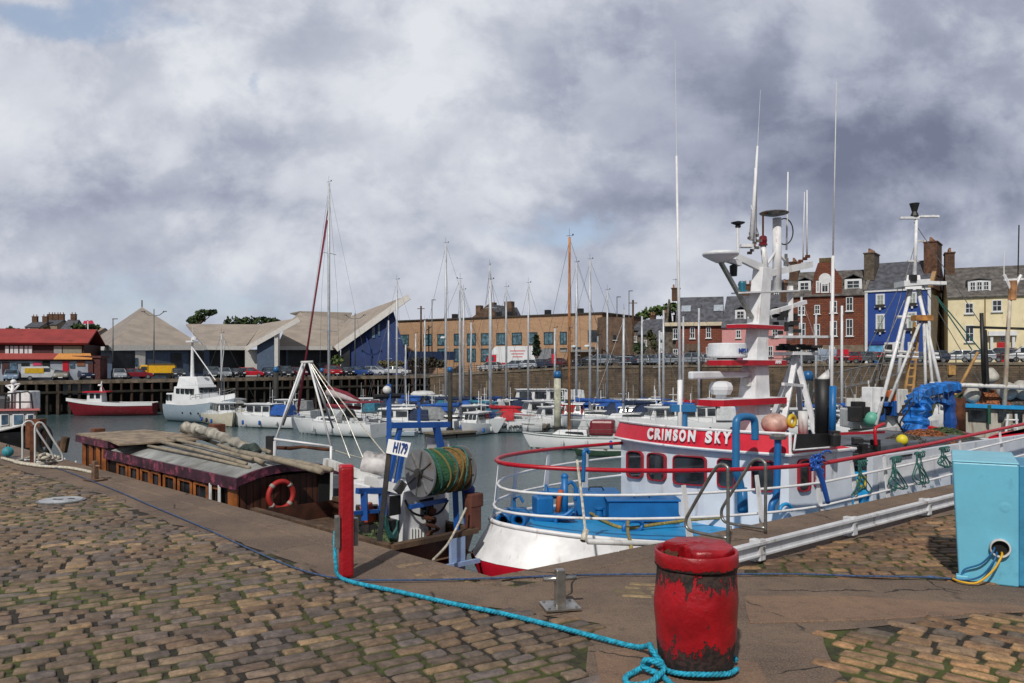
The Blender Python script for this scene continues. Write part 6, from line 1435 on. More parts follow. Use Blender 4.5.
# --- long tan brick building ---
TBR = brickmat('tan_brick', '#b08e70', '#bd9a7a', '#9a7e66', bw=.6, rh=.22, dirt=.12)
B1 = House('brick_offices', 'long flat roofed tan brick building with two rows of square windows', 'building', 398, 602, 158, -34)
eb = B1.z(317.5, 500); B1.walls(16, eb, TBR)
B1.part(MB().box((B1.w/2, 8, eb+.1), (B1.w+.5, 16.5, .25)), 'roof_edge', mat('dark_parapet', '#3c322a', .8))
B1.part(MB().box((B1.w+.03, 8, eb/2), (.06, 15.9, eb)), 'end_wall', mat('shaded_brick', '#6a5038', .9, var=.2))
GT = glassmat('teal_glass', (.06, .12, .15), .1); MUL = mat('mullion_dark', '#2c3a44', .5)
cols = [(400, 409), (423.5, 432), (437.5, 447), (454, 461.5), (467, 476), (481, 491), (496.5, 506.5), (512, 522), (527.5, 537.5), (544, 553.5), (560, 567)]
for i, (x0, x1) in enumerate(cols):
    f_ = (x0-400)/200; B1.wpx(x0, 334.5-f_*3.5, x1, 346-f_*2, m=MUL, glass=GT, sill=False, bars=(1, 0), frame=.15)
    if i in (2, 4, 5, 9, 3): B1.wpx(x0, 348.5, x1, 362, m=MUL, glass=GT, sill=False, bars=(1, 0), frame=.15)
    elif i > 7: B1.wpx(x0, 348, x1, 352, m=MUL, glass=GLASS, sill=False, bars=(1, 0), frame=.15)
for (x0, x1, y0, y1) in ((588, 600, 330, 342), (588, 595, 347, 349.5), (573, 581, 347, 350)): B1.wpx(x0, y0, x1, y1, m=MUL, glass=GLASS, sill=False, bars=(3, 0), frame=.15)
B1.part(MB().box((B1.x(585), -1.5, B1.z(351, 585)), (B1.x(604)-B1.x(572), 3.2, .4)), 'canopy', mat('canopy_pale', '#8c8a86', .7))
for px in (486, 497, 569, 536, 442): B1.part(MB().box((B1.x(px), 4, eb+.7), (.9, .9, 1.2)), 'roof_vent', BLACK)
# lower range running right of it, dark side
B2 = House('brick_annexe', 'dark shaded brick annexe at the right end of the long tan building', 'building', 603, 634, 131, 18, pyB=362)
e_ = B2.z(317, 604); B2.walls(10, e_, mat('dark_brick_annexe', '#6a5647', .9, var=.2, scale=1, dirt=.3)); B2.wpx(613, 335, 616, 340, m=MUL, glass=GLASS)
# gabled hall behind
B3 = House('gabled_hall', 'old brown gabled hall with four chimneys rising behind the tan brick building', 'building', 470, 512, 190, -30)
HB = mat('old_brown_stone', '#5e4838', .9, var=.3, scale=1, dirt=.4)
e_ = B3.z(317, 480); B3.walls(12, e_, HB); xa, xb, xc = B3.x(472), B3.x(484), B3.x(497)
B3.part(MB().slab([(xa, -.1, e_-.1), (xc, -.1, e_-.1), (xb+1.2, -.1, B3.z(304.5, 484))], (0, 6, 0)), 'front_gable', HB)
B3.part(MB().slab([(xb+2, .6, e_), (B3.x(508), .6, e_), (B3.x(503), .6, B3.z(306, 497)), (B3.x(490), .6, B3.z(304, 492))], (0, 6, 0)), 'slate_roof', SLATE)
for px, y0 in ((475, 305), (488.5, 302), (505, 301)): c_ = B3.part(MB().box((B3.x(px), 2, (B3.z(y0, px)+e_)/2), (1.3 if px < 500 else 2., 1.4, B3.z(y0, px)-e_)), 'chimney', HB)
# --- fish market with the pyramid roof, long roofs and blue wedge ---
TILE = mat('grey_tile_roof', '#9c9186', .85, var=.1, scale=.5, dirt=.15, dirtc='#7c7268', dscale=.3)
def ribs(m, sc_=1.6):
    nt = NT(m.node_tree); b = m.node_tree.nodes['Principled BSDF']; src = b.inputs['Base Color'].links[0].from_socket
    tc = nt.add('ShaderNodeTexCoord'); w = nt.add('ShaderNodeTexWave', wave_type='BANDS', bands_direction='X'); w.inputs['Scale'].default_value = sc_; w.inputs['Distortion'].default_value = .1
    w2 = nt.add('ShaderNodeTexWave', wave_type='BANDS', bands_direction='Z'); w2.inputs['Scale'].default_value = sc_*1.3
    nt.link(tc.outputs['Object'], w.inputs[0]); nt.link(tc.outputs['Object'], w2.inputs[0])
    f = nt.math('MULTIPLY', nt.math('ADD', nt.step(w.outputs[1], .25, 0.), nt.step(w2.outputs[1], .2, 0.)), .35, clamp=True)
    nt.link(nt.mix(f, src, (.1, .09, .08)), b.inputs['Base Color'])
ribs(TILE)
FASC = mat('white_fascia', '#c4c2bd', .6, var=.06); BGW = mat('blue_grey_cladding', '#46566c', .7, var=.12); SHG = mat('dark_shopfront', '#161c24', .5, var=.5, scale=.6)
YP = 124
def RP(px, py, Y): return A(px, py, Y)
M1 = thing('market_hall', 'pale pyramid roofed market hall with long low tiled wings', 'building', A(140, 376, YP), 0)
def mp1(mb, name, m, **k): return mb.build(name, m, M1, world=True, **k)
apex = RP(142, 307, 140)
c_front = [RP(80, 348, 128), RP(109.5, 349.5, 118), RP(205, 347, 150)]
fl, fm, fr = RP(81, 348.5, 140), RP(110, 347.5, 120), RP(206, 347.5, 132)
bk = Vector((fl.x+8, 168, fl.z)); br_ = RP(200, 349, 165)
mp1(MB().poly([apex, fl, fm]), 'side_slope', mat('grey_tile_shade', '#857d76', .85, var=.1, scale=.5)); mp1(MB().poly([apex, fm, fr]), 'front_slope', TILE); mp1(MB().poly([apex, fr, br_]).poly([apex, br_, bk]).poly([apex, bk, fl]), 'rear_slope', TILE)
mp1(MB().beam(fl, fm, .3, .8).beam(fm, fr, .3, .8), 'fascia', FASC)
mp1(MB().tube([apex, apex+Vector((0, 0, 1.2))], .12, 6), 'finial', GALV)
wl, wm, wr = fl+Vector((1, 1, -.4)), fm+Vector((1, 1.5, -.4)), fr+Vector((0, 1.5, -.4))
def wallquad(a, c, zb=0., m=SHG, name='wall', th=.2): 
    n_ = (c-a).cross(Vector((0, 0, 1))).normalized(); mp1(MB().slab([a, c, Vector((c.x, c.y, zb)), Vector((a.x, a.y, zb))], -n_*th), name, m)
wallquad(wl, wm, m=BGW); wallquad(wm, wr, m=BGW)
def panel(x0, x1, y0, y1, m, name, off=-.25):
    k0, k1 = (x0-512)/FPX, (x1-512)/FPX; d = wr-wm
    def at(k, py): t = (k*wm.y-wm.x)/(d.x-k*d.y); p = wm+d*t; return Vector((p.x, p.y+off, EYE+(HY-py)*p.y/FPX))
    mp1(MB().slab([at(k0, y0), at(k1, y0), at(k1, y1), at(k0, y1)], (0, .1, 0)), name, m)
panel(113, 136, 350.5, 372, SHG, 'shop_opening'); panel(136, 146, 351, 370, FASC, 'white_pillar'); panel(172, 182, 353, 366, SHG, 'shop_window'); panel(190, 204, 351, 372, SHG, 'shop_opening'); panel(136, 139, 358, 366, GLASSB, 'shop_window', -.4)
# long wing 205-255, wedge 1, middle roof, big wedge with blue end
wing = [RP(186, 325.5, 150), RP(262, 326, 154), RP(246, 347.5, 137), RP(204, 347.5, 133)]
mp1(MB().slab(wing, (0, 0, .3)), 'wing_roof', TILE); mp1(MB().beam(RP(204, 347.7, 132.8), RP(247, 348, 136.8), .3, .7), 'fascia', FASC)
def vwall(x0, x1, y0, Y0, Y1, m, name, zb=.2): 
    a, c = A(x0, y0, Y0), A(x1, y0, Y1); mp1(MB().slab([a, c, Vector((c.x, c.y, zb)), Vector((a.x, a.y, zb))], (0, .2, 0)), name, m)
vwall(204, 247, 349, 135, 139, SHG, 'wall'); vwall(245, 257, 349.5, 136, 137, FASC, 'white_wall')
t1 = [RP(247, 349, 135), RP(298, 319.5, 137), RP(262, 325, 155), RP(238, 347, 152)]
mp1(MB().slab(t1, (0, 0, .25)), 'wedge_roof', TILE); mp1(MB().beam(RP(246, 349, 134.8), RP(299, 319.5, 136.8), .35, .8), 'wedge_fascia', FASC)
mp1(MB().slab([A(257, 344, 136), A(274, 334, 136.6), A(274, 372, 136.6), A(257, 372, 136)], (0, .2, 0)), 'gable_wall', BGW); mp1(MB().slab([A(274.5, 333, 136), A(278, 331, 136.2), A(278, 374, 136.2), A(274.5, 374, 136)], (0, 1, 0)), 'white_pier', FASC)
mid = [RP(277, 347.5, 142), RP(339, 347.5, 148), RP(345, 322, 166), RP(300, 313.5, 166), RP(287, 325, 158)]
mp1(MB().slab(mid, (0, 0, .3)), 'middle_roof', TILE); mp1(MB().slab([RP(290, 314, 166), RP(300, 312, 166), RP(352, 313.5, 172), RP(345, 330, 168)], (0, 0, .2)), 'rear_roof', mat('grey_tile_dark', '#847b72', .85, var=.1)); mp1(MB().beam(RP(277, 348, 141.8), RP(340, 348, 147.8), .3, .7), 'fascia', FASC)
vwall(278, 340, 349.5, 144, 149, SHG, 'wall'); vwall(286, 288, 350, 143.5, 143.6, BGW, 'wall')
t2 = [RP(337, 348.5, 141), RP(408, 297, 141), RP(352, 317, 165), RP(322, 346, 160)]
mp1(MB().slab(t2, (0, 0, .3)), 'big_wedge_roof', TILE); mp1(MB().beam(RP(336, 349, 140.8), RP(409, 296.5, 140.8), .4, 1.1), 'wedge_fascia', FASC)
BLUE2 = mat('deep_blue_cladding', '#142e60', .6, var=.15, scale=.4, dirt=.1, dirtc='#101c3c')
mp1(MB().slab([A(341, 348, 142), A(393, 310.5, 142), A(408, 362, 142), A(408, 376, 142), A(341, 376, 142)], (0, .3, 0)), 'blue_end_wall', BLUE2)
for (x0, y0, x1, y1) in ((372, 328, 375, 338), (378, 324, 380, 336)): mp1(MB().slab([A(x0, y0, 141.9), A(x1, y0-2, 141.9), A(x1, y1, 141.9), A(x0, y1, 141.9)], (0, -.06, 0)), 'narrow_window', GLASSB)
mp1(MB().beam(A(385, 318, 141.7), A(402, 362, 141.7), .25, .2), 'diagonal_brace', mat('brace_blue', '#1c3a74', .5)); mp1(MB().beam(A(366, 336, 141.7), A(372, 356, 141.7), .2, .2), 'diagonal_brace', MATS['brace_blue'])
mp1(MB().slab([A(341, 352, 141.6), A(350, 346, 141.6), A(350, 372, 141.6), A(341, 372, 141.6)], (0, -.1, 0)), 'entrance', SHG)
# --- red roofed harbour building on the left ---
R1 = House('red_roofed_shop', 'two storey harbour building with red roof and part orange awning', 'building', -30, 95, 108, 15)
er = R1.z(344, 60); RROOF = mat('red_roof', '#8c3432', .8, var=.12, scale=.6, dirt=.2, dirtc='#5c2424', dscale=.4)
xl = R1.x(82); DW = mat('dark_red_timber', '#3c1c1c', .7, var=.3); 
R1.part(MB().box((xl/2, 6, er/2-1), (xl, 10, er+2)), 'wall', DW)
R1.part(MB().slab([(-.5, .3, er-.1), (-.5, 5.5, er+2.1), (-.5, 5.5, er+2.3), (-.5, .1, er+.15)], (xl+1.2, 0, 0)), 'roof', RROOF); R1.part(MB().slab([(-.5, 5.5, er+2.1), (-.5, 11, er-.1), (-.5, 11, er+.1), (-.5, 5.5, er+2.3)], (xl+1.2, 0, 0)), 'rear_roof', RROOF)
for (x0, x1, mm) in ((3, 6.5, WINW), (8, 11, WINW), (12, 16, WINW), (17.5, 21, WINW), (22.5, 25.5, WINW), (26.5, 30, WINW), (52, 60, mat('grey_board', '#8a8c8c', .7, var=.1)), (61, 80, mat('grey_green_board', '#7c7c70', .7, var=.1))):
    R1.part(MB().box(((R1.x(x0)+R1.x(x1))/2, .92, (R1.z(346, x0)+R1.z(353, x0))/2), (R1.x(x1)-R1.x(x0), .15, R1.z(345.5, x0)-R1.z(353, x0))), 'upper_window', mm)
zaw = R1.z(354, 60); zaw2 = R1.z(359.5, 60); xo = R1.x(57)
for a, c, mm in ((0, xo, mat('red_awning', '#96413c', .8, var=.12)), (xo, R1.x(95), mat('orange_awning', '#c98a48', .8, var=.1))): R1.part(MB().slab([(a, -1.6, zaw2), (c, -1.6, zaw2), (c-.8 if a else c, .95, zaw), (a, .95, zaw)], (0, 0, .12)), 'awning', mm)
R1.part(MB().box((R1.x(95)/2, -.1, zaw2/2-1), (R1.x(94), 1.9, zaw2+1.9)), 'ground_floor', mat('pale_blue_render', '#8d949e', .8, var=.12, scale=.6))
R1.part(MB().box((R1.x(95)/2, -1.15, zaw2-.1), (R1.x(95), .2, .25)), 'awning_edge', DW)
for (x0, x1, y0, y1, mm, nm) in ((0, 3, 362, 368, GLASS, 'window'), (5, 12, 362, 374, MATS['dark_red_timber'], 'door'), (13, 20, 363, 370, GLASSB, 'window'), (24, 32, 363, 366, DARK, 'sign_board'), (35.5, 44, 362.5, 365.5, mat('magenta_sign', '#a82a50', .6), 'sign_board'), (45, 52, 361, 366, DARK, 'window'), (65, 71, 361, 374, REDP, 'door'), (72, 77, 364, 368, GLASSB, 'window'), (79, 87, 361, 366, mat('brown_sign', '#7a4a30', .6), 'sign_board'), (27, 32, 368, 373, GLASS, 'window')):
    R1.part(MB().box(((R1.x(x0)+R1.x(x1))/2, -1.1, (R1.z(y0, x0)+R1.z(y1, x0))/2), (R1.x(x1)-R1.x(x0), .12, R1.z(y0, x0)-R1.z(y1, x0))), nm, mm)
p = A(91, 366, 112); tag(MB().box((p.x, p.y, 1.4), (3.6, 2, 3.4)).box((p.x+.5, p.y-1.1, 1.4), (.8, .2, 2)).box((p.x, p.y, 3.3), (4, 2.4, .3)).build('kiosk', mat('dark_red_kiosk', '#4a2422', .8, var=.3), loc=None, world=True), 'small dark red kiosk at the end of the orange awning', 'kiosk')
# houses on the skyline behind
ST2 = mat('old_pale_stone', '#8a7c68', .9, var=.25, dirt=.3)
for nm, lb, x0, x1, Y_, ye, rs, mm, ch in (('stone_house', 'pale stone house with dark roof on the skyline above the red roof', 25, 40, 230, 327, 1.6, ST2, 2), ('stone_house', 'skyline stone house with tall chimney stacks', 41, 57, 235, 324.5, 1.6, ST2, 3), ('stone_house', 'dark gabled house on the skyline', 61, 72, 228, 329, 2.8, mat('dark_slate_stone', '#3f3e3c', .9, var=.2), 1), ('stone_house', 'low tan roofed house on the skyline beside the pyramid roof', 66, 98, 215, 332, 1.2, mat('tan_low', '#8d7c6c', .9, var=.2), 1)):
    h = House(nm, lb, 'house', x0, x1, Y_, 5, group=None); e_ = h.z(ye, x0); h.walls(9, e_, mm); h.gable(rs, SLATE if 'tan' not in lb else mm, wallm=mm)
    for c in range(ch): h.chimney(h.w*(.15+.7*c/max(1, ch-1) if ch > 1 else .5), 4.5, e_+rs-.6, 1.4, 1, 2.2, 2)
    h.wpx(x0+3, ye+1, x0+5, ye+4)

# ======================= TREES AND SHRUBS =======================
LEAF = {}
def leafmat(name, c1, c2):
    m, nt, b = newmat(name); tc = nt.add('ShaderNodeTexCoord')
    n = nt.noise(tc.outputs['Object'], .9, 4); c = nt.mix(nt.step(n, .3, .7), lin(c1), lin(c2))
    nt.link(c, b.inputs['Base Color']); b.inputs['Roughness'].default_value = .7; return m
GR1 = leafmat('dark_green_leaves', '#1e2c14', '#3c5022'); GR2 = leafmat('mid_green_leaves', '#33471c', '#56692e'); GR3 = leafmat('conifer_needles', '#16241a', '#2a3c22')
def crown(mb, c, rx, ry, rz_, n, size, seed):
    r = random.Random(seed)
    for i in range(n):
        d = Vector((r.gauss(0, 1), r.gauss(0, 1), r.gauss(0, 1))).normalized(); k = r.uniform(.55, 1.0)*(1+.25*noise.noise(d*2.2+Vector((seed, 0, 0))))
        p = Vector(c)+Vector((d.x*rx*k, d.y*ry*k, d.z*rz_*k)); s_ = size*r.uniform(.6, 1.4)
        a = Vector((r.gauss(0, 1), r.gauss(0, 1), r.gauss(0, 1))).normalized()*s_; b_ = a.cross(Vector((r.gauss(0, 1), r.gauss(0, 1), r.gauss(0, 1)))).normalized()*s_*.7
        mb.add([p-a, p-b_, p+a, p+b_], [(0, 1, 2, 3)])
def tree(name, label, px, py_base, Y, lobes, m, cat='tree', size=.5, trunk=True, group=None, dens=130):
    base = A(px, py_base, Y); t = thing(name, label, cat, base, 0, group); mb = MB(); tk = MB(); r = random.Random(sum(map(ord, label)) % 999)
    top = None
    for i, (x, y, rx, ry) in enumerate(lobes):
        c = A(x, y, Y); c.y += r.uniform(-1, 1)*rx*Y/FPX*.5; RX, RZ = rx*Y/FPX, ry*Y/FPX
        crown(mb, c, RX, RX*.8, RZ, int(dens*max(1, RX*RZ/3)), size, i+len(label))
        tk.tube([base+Vector((0, 0, (c.z-base.z)*.3)), base.lerp(c, .7), c], .16*max(1, RZ/3), 6, r2=.05)
    if trunk: tk.tube([base, base+Vector((.1, 0, (A(px, lobes[0][1], Y).z-base.z)*.5))], .3, 8, r2=.16); tk.build('trunk', TIMBER, t, world=True)
    mb.build('crown', m, t, world=True, fix=False); return t
tree('pine_tree', 'windswept dark tree standing alone on the skyline beside the market roofs', 199, 330, 200, [(206, 313, 9, 3), (198, 318, 7, 5), (192, 321, 6, 4), (212, 312, 4, 2)], GR1)
tree('tree_belt', 'belt of dark trees on the skyline above the market wing', 255, 330, 210, [(235, 322, 9, 5), (248, 321, 9, 5), (262, 321, 9, 4), (273, 322, 8, 4), (242, 325, 12, 4)], GR1)
tree('dark_tree', 'rounded dark tree at the far left above the red roof', 11, 335, 220, [(11, 331, 8, 4), (16, 332, 5, 3)], GR1)
tree('hedge', 'clump of trees between the stone houses and the pyramid', 85, 334, 205, [(80, 327, 7, 3), (92, 327, 8, 2.5), (45, 331, 6, 3)], GR1, 'trees', trunk=False)
tree('conifer_tree', 'dark pointed conifer in front of the long tan building', 536.5, 358, 128, [(536.5, 351, 3.6, 5), (536.5, 344, 2.6, 5), (536.3, 338, 1.4, 3)], GR3, size=.35, dens=160)
tree('hill_trees', 'green trees on the hill left of the brick house chimney', 660, 335, 175, [(650, 313, 9, 5), (661, 310, 9, 5), (671, 308, 7, 5), (642, 316, 7, 3)], GR2, 'trees', trunk=False)
tree('leafy_bush', 'dark green bush against the stone cottages', 640, 352, 125, [(640, 348, 6.5, 6)], GR1, 'bush', size=.35)
tree('leafy_bush', 'green bush beside the white door on the market quay', 338, 366, 138, [(338, 360, 6, 5)], GR2, 'bush', size=.35)
tree('clipped_hedge', 'low olive hedge in front of the blue wedge wall', 395, 371, 136, [(385, 364, 8, 3.5), (398, 364, 7, 3.5)], mat('olive_leaves', '#5a5436', .8, var=.3), 'hedge', size=.3)
tree('clipped_hedge', 'brown green hedge by the blue pillar left of the offices', 425, 371, 134, [(418, 361, 9, 5), (430, 362, 8, 5), (440, 364, 6, 4)], mat('dull_leaves', '#3a3628', .8, var=.3), 'hedge', size=.3)
tree('thin_tree', 'thin leafy street tree between the cottages and the brick house', 653, 358, 122, [(653, 340, 3.5, 9), (650, 335, 2.5, 5), (656, 347, 2.5, 5)], mat('olive_green_leaves', '#454826', .8, var=.3), size=.3, dens=110)
# ======================= MARINA =======================
def wallrow(px): p = shore(px); return HY+(EYE-WZ)*FPX/p.y
def clampy(px, py):
    w = wallrow(px)+4.5; return py if py > w+8 else w+max(0, (py-396))*.55
HULLW = mat('gelcoat_white', '#d3d6d8', .3, var=.04, scale=.6, dirt=.08, dirtc='#9a9a90', spec=.5)
HULLC = mat('gelcoat_cream', '#c4beac', .35, var=.05); DECKW = mat('deck_white', '#bcc0c2', .5, var=.08); TEAK = mat('teak_deck', '#9a7c5a', .7, var=.2)
ALU = mat('aluminium_mast', '#b4b8bd', .4, .1, var=.08); ALUW = mat('white_mast', '#cfd2d4', .4, var=.04); WOODM = mat('varnished_spar', '#b0784a', .4, var=.15)
CANV = {'blue': mat('canvas_blue', '#1a4f9a', .8, var=.2, bump=.3), 'navy': mat('canvas_navy', '#162846', .8, var=.2, bump=.3), 'teal': mat('canvas_teal', '#2a6a80', .8, var=.2), 'red': mat('canvas_red', '#a81c28', .8, var=.15), 'maroon': mat('canvas_maroon', '#6c1a2c', .8, var=.15), 'grey': mat('canvas_grey', '#7a7d80', .8, var=.2), 'white': mat('canvas_white', '#b9bcbf', .8, var=.1), 'green': mat('canvas_green', '#2a4a3a', .8, var=.2)}
HC = {'white': HULLW, 'cream': HULLC, 'grey': mat('hull_grey_blue', '#8b9aa6', .35, var=.05, dirt=.12, dirtc='#6a6a60'), 'navy': mat('hull_navy', '#1b2b48', .3, var=.1), 'dred': mat('hull_dark_red', '#6c1622', .4, var=.12, dirt=.15, dirtc='#3a1414'), 'green': mat('hull_green', '#2b4434', .4, var=.15), 'black': MATS['black_hull'], 'lblue': mat('hull_light_blue', '#6e9ab8', .4, var=.1)}
BOOTB = mat('boot_stripe_blue', '#22407a', .4); ANTIF = mat('antifouling_dark', '#20262c', .7)
def hull_rings(L, B, H, n=13, transom=.8, rake=.12, sheer=.25, full=.5):
    """bow at +x; rings of half sections"""
    out = []
    for i in range(n):
        t = i/(n-1); x = -L/2+L*t
        w = B/2*(transom+(1-transom)*math.sin(min(1, t/.45)*PI/2)) if t < .45 else B/2*max(.015, (1-((t-.45)/.55)**2.1))
        h = H*(1+sheer*(max(0, t-.3)/.7)**2+.05*(1-t)); ring = []
        for k in range(9):
            a = k/8
            y = w*(1-(1-a)**2.4)**.6 if a < 1 else w
            z = -.35+(h+.35)*a**1.25
            xx = x+rake*L*(a-.6)*max(0, (t-.6)/.4)
            ring.append((xx, y, z))
        out.append(ring)
    return out
def make_hull(root, L, B, H, m, stripe=None, **k):
    R_ = hull_rings(L, B, H, **k); rings = [[(x, y, z) for x, y, z in reversed(r)]+[(x, -y, z) for x, y, z in r[1:]] for r in R_]
    mb = MB(); mb.loft(rings, closed=False); mb.add(rings[0], [tuple(range(len(rings[0])))])
    o = mb.build('hull', m, root, smooth=True)
    es = o.modifiers.new('e', 'EDGE_SPLIT'); es.split_angle = math.radians(50)
    top = [r[-1] for r in R_]
    d = MB().add([(x, y*.97, z-.03) for x, y, z in top]+[(x, -y*.97, z-.03) for x, y, z in reversed(top)], [tuple(range(2*len(top)))])
    d.build('deck', k.get('deckm', DECKW), root)
    if stripe:
        for s_ in (-1, 1):
            pts = [(r[-2][0]+(r[-1][0]-r[-2][0])*.35, s_*(r[-2][1]+(r[-1][1]-r[-2][1])*.35+.012), r[-2][2]+(r[-1][2]-r[-2][2])*.35) for r in R_]
            up = [(r[-2][0]+(r[-1][0]-r[-2][0])*.6, s_*(r[-2][1]+(r[-1][1]-r[-2][1])*.6+.012), r[-2][2]+(r[-1][2]-r[-2][2])*.6) for r in R_]
            MB().loft([pts, up], closed=False).build('stripe', stripe, root)
        
    for s_ in (-1, 1):
        lo = []; hi = []
        for r in R_:
            q0, q1 = r[2], r[4]
            def atz(zz):
                for a, c in zip(r[:-1], r[1:]):
                    if a[2] <= zz <= c[2]: t = (zz-a[2])/(c[2]-a[2]+1e-9); return (a[0]+(c[0]-a[0])*t, s_*(a[1]+(c[1]-a[1])*t+.014), zz)
                return (r[0][0], s_*.02, zz)
            lo.append(atz(-.1)); hi.append(atz(.1))
        MB().loft([lo, hi], closed=False).build('boot_stripe', ANTIF if stripe is None else stripe, root)
    return top
def wins(root, parent, xs, y, z, w, h, m=GLASS):
    for x in xs:
        MB().slab([(x-w/2, y, z-h/2), (x+w/2, y, z-h/2), (x+w*.4, y, z+h/2), (x-w*.4, y, z+h/2)], (0, .03 if y > 0 else -.03, 0)).build('window', m, parent)
def person_free(): pass
def yacht(name, label, px, py, deg, L=9., hull='white', mast=12., cover='blue', sprayhood='blue', stripe=None, mastm=None, mast_top=None, group='sailing yachts moored in the marina', jib=None, boomcov=True, arch=False, spreaders=1, mast_px=None, cat='sailing boat', radar=False, B=None):
    L *= 1.15; r0 = random.Random(len(label)*7+int(px)); deg += r0.choice([0, -22, 18, 26, -12, 64, -70, 10]) if name == 'sailing_yacht' and 'largest' not in label and 'bow' not in label else 0
    py = clampy(px, py); p = G(px, py, WZ); B = B or L*.32; H = L*.105+.15; t = thing(name, label, cat, p, math.radians(deg), group); r = random.Random(sum(map(ord, label)) % 9999)
    make_hull(t, L, B, H, HC[hull], stripe=CANV[stripe] if stripe else None)
    # coachroof
    ca, cb = -.08*L, .26*L; hw = B*.3; hc = L*.05+.1
    c = MB().loft([[(ca, -hw, H), (ca, hw, H), (cb, hw*.45, H*1.1), (cb, -hw*.45, H*1.1)], [(ca+.1, -hw*.85, H+hc), (ca+.1, hw*.85, H+hc), (cb-.5, hw*.35, H+hc*.85), (cb-.5, -hw*.35, H+hc*.85)]]).build('coachroof', HULLW, t, bevel=.06)
    for s_ in (-1, 1): 
        MB().slab([(ca+.3, s_*hw*.93, H+hc*.35), (cb-1.1, s_*hw*.56, H+hc*.45), (cb-1.2, s_*hw*.52, H+hc*.7), (ca+.4, s_*hw*.9, H+hc*.7)], (0, s_*.05, 0)).build('window', GLASS, c)
    MB().box((-.27*L, 0, H+.04), (.3*L, B*.5, .12)).box((-.27*L, B*.27, H+.14), (.34*L, .12, .3)).box((-.27*L, -B*.27, H+.14), (.34*L, .12, .3)).build('cockpit', DECKW, t, bevel=.03)
    mz = H+hc; mx = .1*L
    top = mast if mast_top is None else mast_top
    M_ = MB().tube([(mx, 0, mz-.2), (mx, 0, mz+top*.6), (mx-.02, 0, mz+top)], L*.011+.035, 8, r2=L*.008+.03).build('mast', MATS['varnished_spar'] if mastm == 'wood' else (ALUW if mastm == 'white' else ALU), t, smooth=True)
    rg = MB(); sp_ = MB()
    for k in range(spreaders):
        zz = mz+top*((k+1)/(spreaders+1)+.03); ww = B*.32*(1-.15*k); sp_.tube([(mx-.1, -ww, zz), (mx, 0, zz+.05), (mx-.1, ww, zz)], .03, 5)
    sp_.build('spreader', ALU, M_, smooth=True)
    MB().tube([(mx, 0, mz+top), (mx, 0, mz+top+.7)], .012, 4).tube([(mx-.3, 0, mz+top+.12), (mx+.25, 0, mz+top+.12)], .015, 4).box((mx-.3, 0, mz+top+.2), (.12, .02, .12)).build('masthead_gear', BLACK, M_)
    for s_ in (-1, 1): rg.tube([(mx, 0, mz+top*.97), (mx-.1, s_*B*.32, mz+top*.53), (mx-.1, s_*B*.46, H)], .014, 4)
    rg.tube([(mx, 0, mz+top*.98), (L*.5, 0, H*1.3)], .014, 4).tube([(mx, 0, mz+top), (-L*.49, 0, H+.1)], .012, 4); rg.build('rigging', mat('rig_wire', '#5c6064', .4, .6), t)
    if jib: MB().tube([(mx+.06, 0, mz+top*.9), (L*.49, 0, H*1.35+.3)], .05, 6, r2=.11).build('furled_jib', CANV[jib], t, smooth=True)
    bz = mz+.75; MB().tube([(mx, 0, bz), (mx-.38*L, 0, bz-.02)], .07, 8).build('boom', ALU, t, smooth=True)
    if cover: crumple(MB().tube([(mx-.02, 0, bz+.42), (mx-.1, 0, bz+.2), (mx-.15*L, 0, bz+.2), (mx-.28*L, 0, bz+.15), (mx-.38*L, 0, bz+.1)], .27, 10, r2=.14), .05, 2).build('sail_cover', CANV[cover], t, smooth=True)
    if sprayhood:
        q = []; 
        for xx, hh, wk in ((ca-(1.9 if r0.random() < .45 else .7), .95, 1.05), (ca-.1, .9, 1.05), (ca+.6, .12, .9)):
            q.append([(xx, hw*1.05*wk*math.cos(a), H+hc*.3+(hh+hc*.5)*math.sin(a)) for a in [PI*i/8 for i in range(9)]])
        MB().loft(q, closed=False).build('sprayhood', CANV[sprayhood], t, smooth=True, fix=False)
    if arch: MB().tube([(-.36*L, B*.36*math.cos(a), H+.1+1.5*min(1, math.sin(a)*1.6)) for a in [PI*i/12 for i in range(13)]], .06, 6).box((-.36*L, 0, H+1.75), (1.2, B*.6, .06)).build('stern_arch', WHITE, t)
    rl = MB(); top_ = hull_rings(L, B, H)
    for s_ in (-1, 1):
        pts = [(r_[-1][0], s_*r_[-1][1]*.95, r_[-1][2]+.6) for r_ in top_]
        rl.tube(pts, .012, 4); rl.tube([(x, y, z-.3) for x, y, z in pts], .009, 4)
        for pnt in pts[::2]: rl.tube([(pnt[0], pnt[1], pnt[2]-.6), pnt], .014, 4)
    e_ = top_[-1][-1]; rl.tube([(e_[0]-1, .3, e_[2]+.6), (e_[0]+.05, 0, e_[2]+.65), (e_[0]-1, -.3, e_[2]+.6)], .022, 5)
    rl.build('guard_rails', GALV, t)
    for k in range(3): MB().tube([(mx-.05+.05*k, (-.12, .1, .16)[k], mz+.3), (mx, (-.05, .03, .05)[k], mz+top*.96)], .012, 4).build('halyard', MATS['rig_wire'], M_)
    for s_ in (-1, 1):
        for k in range(3): x = -.3*L+k*.22*L; MB().lathe([(.05, -.3), (.12, -.22), (.12, .22), (.05, .3)], (x, s_*(B*.5+.08), H*.55), 8).build('fender', CANV[r.choice(['white', 'blue', 'navy', 'white'])], t, smooth=True)
    mb = MB()
    for k in range(5): mb.box((r.uniform(-.4, -.12)*L, r.uniform(-.3, .3)*B, H+r.uniform(.15, .4)), (r.uniform(.2, .6), r.uniform(.2, .4), r.uniform(.1, .4)), rz=r.uniform(0, 3))
    mb.build('cockpit_gear', CANV[r.choice(['navy', 'grey', 'blue', 'white'])], t)
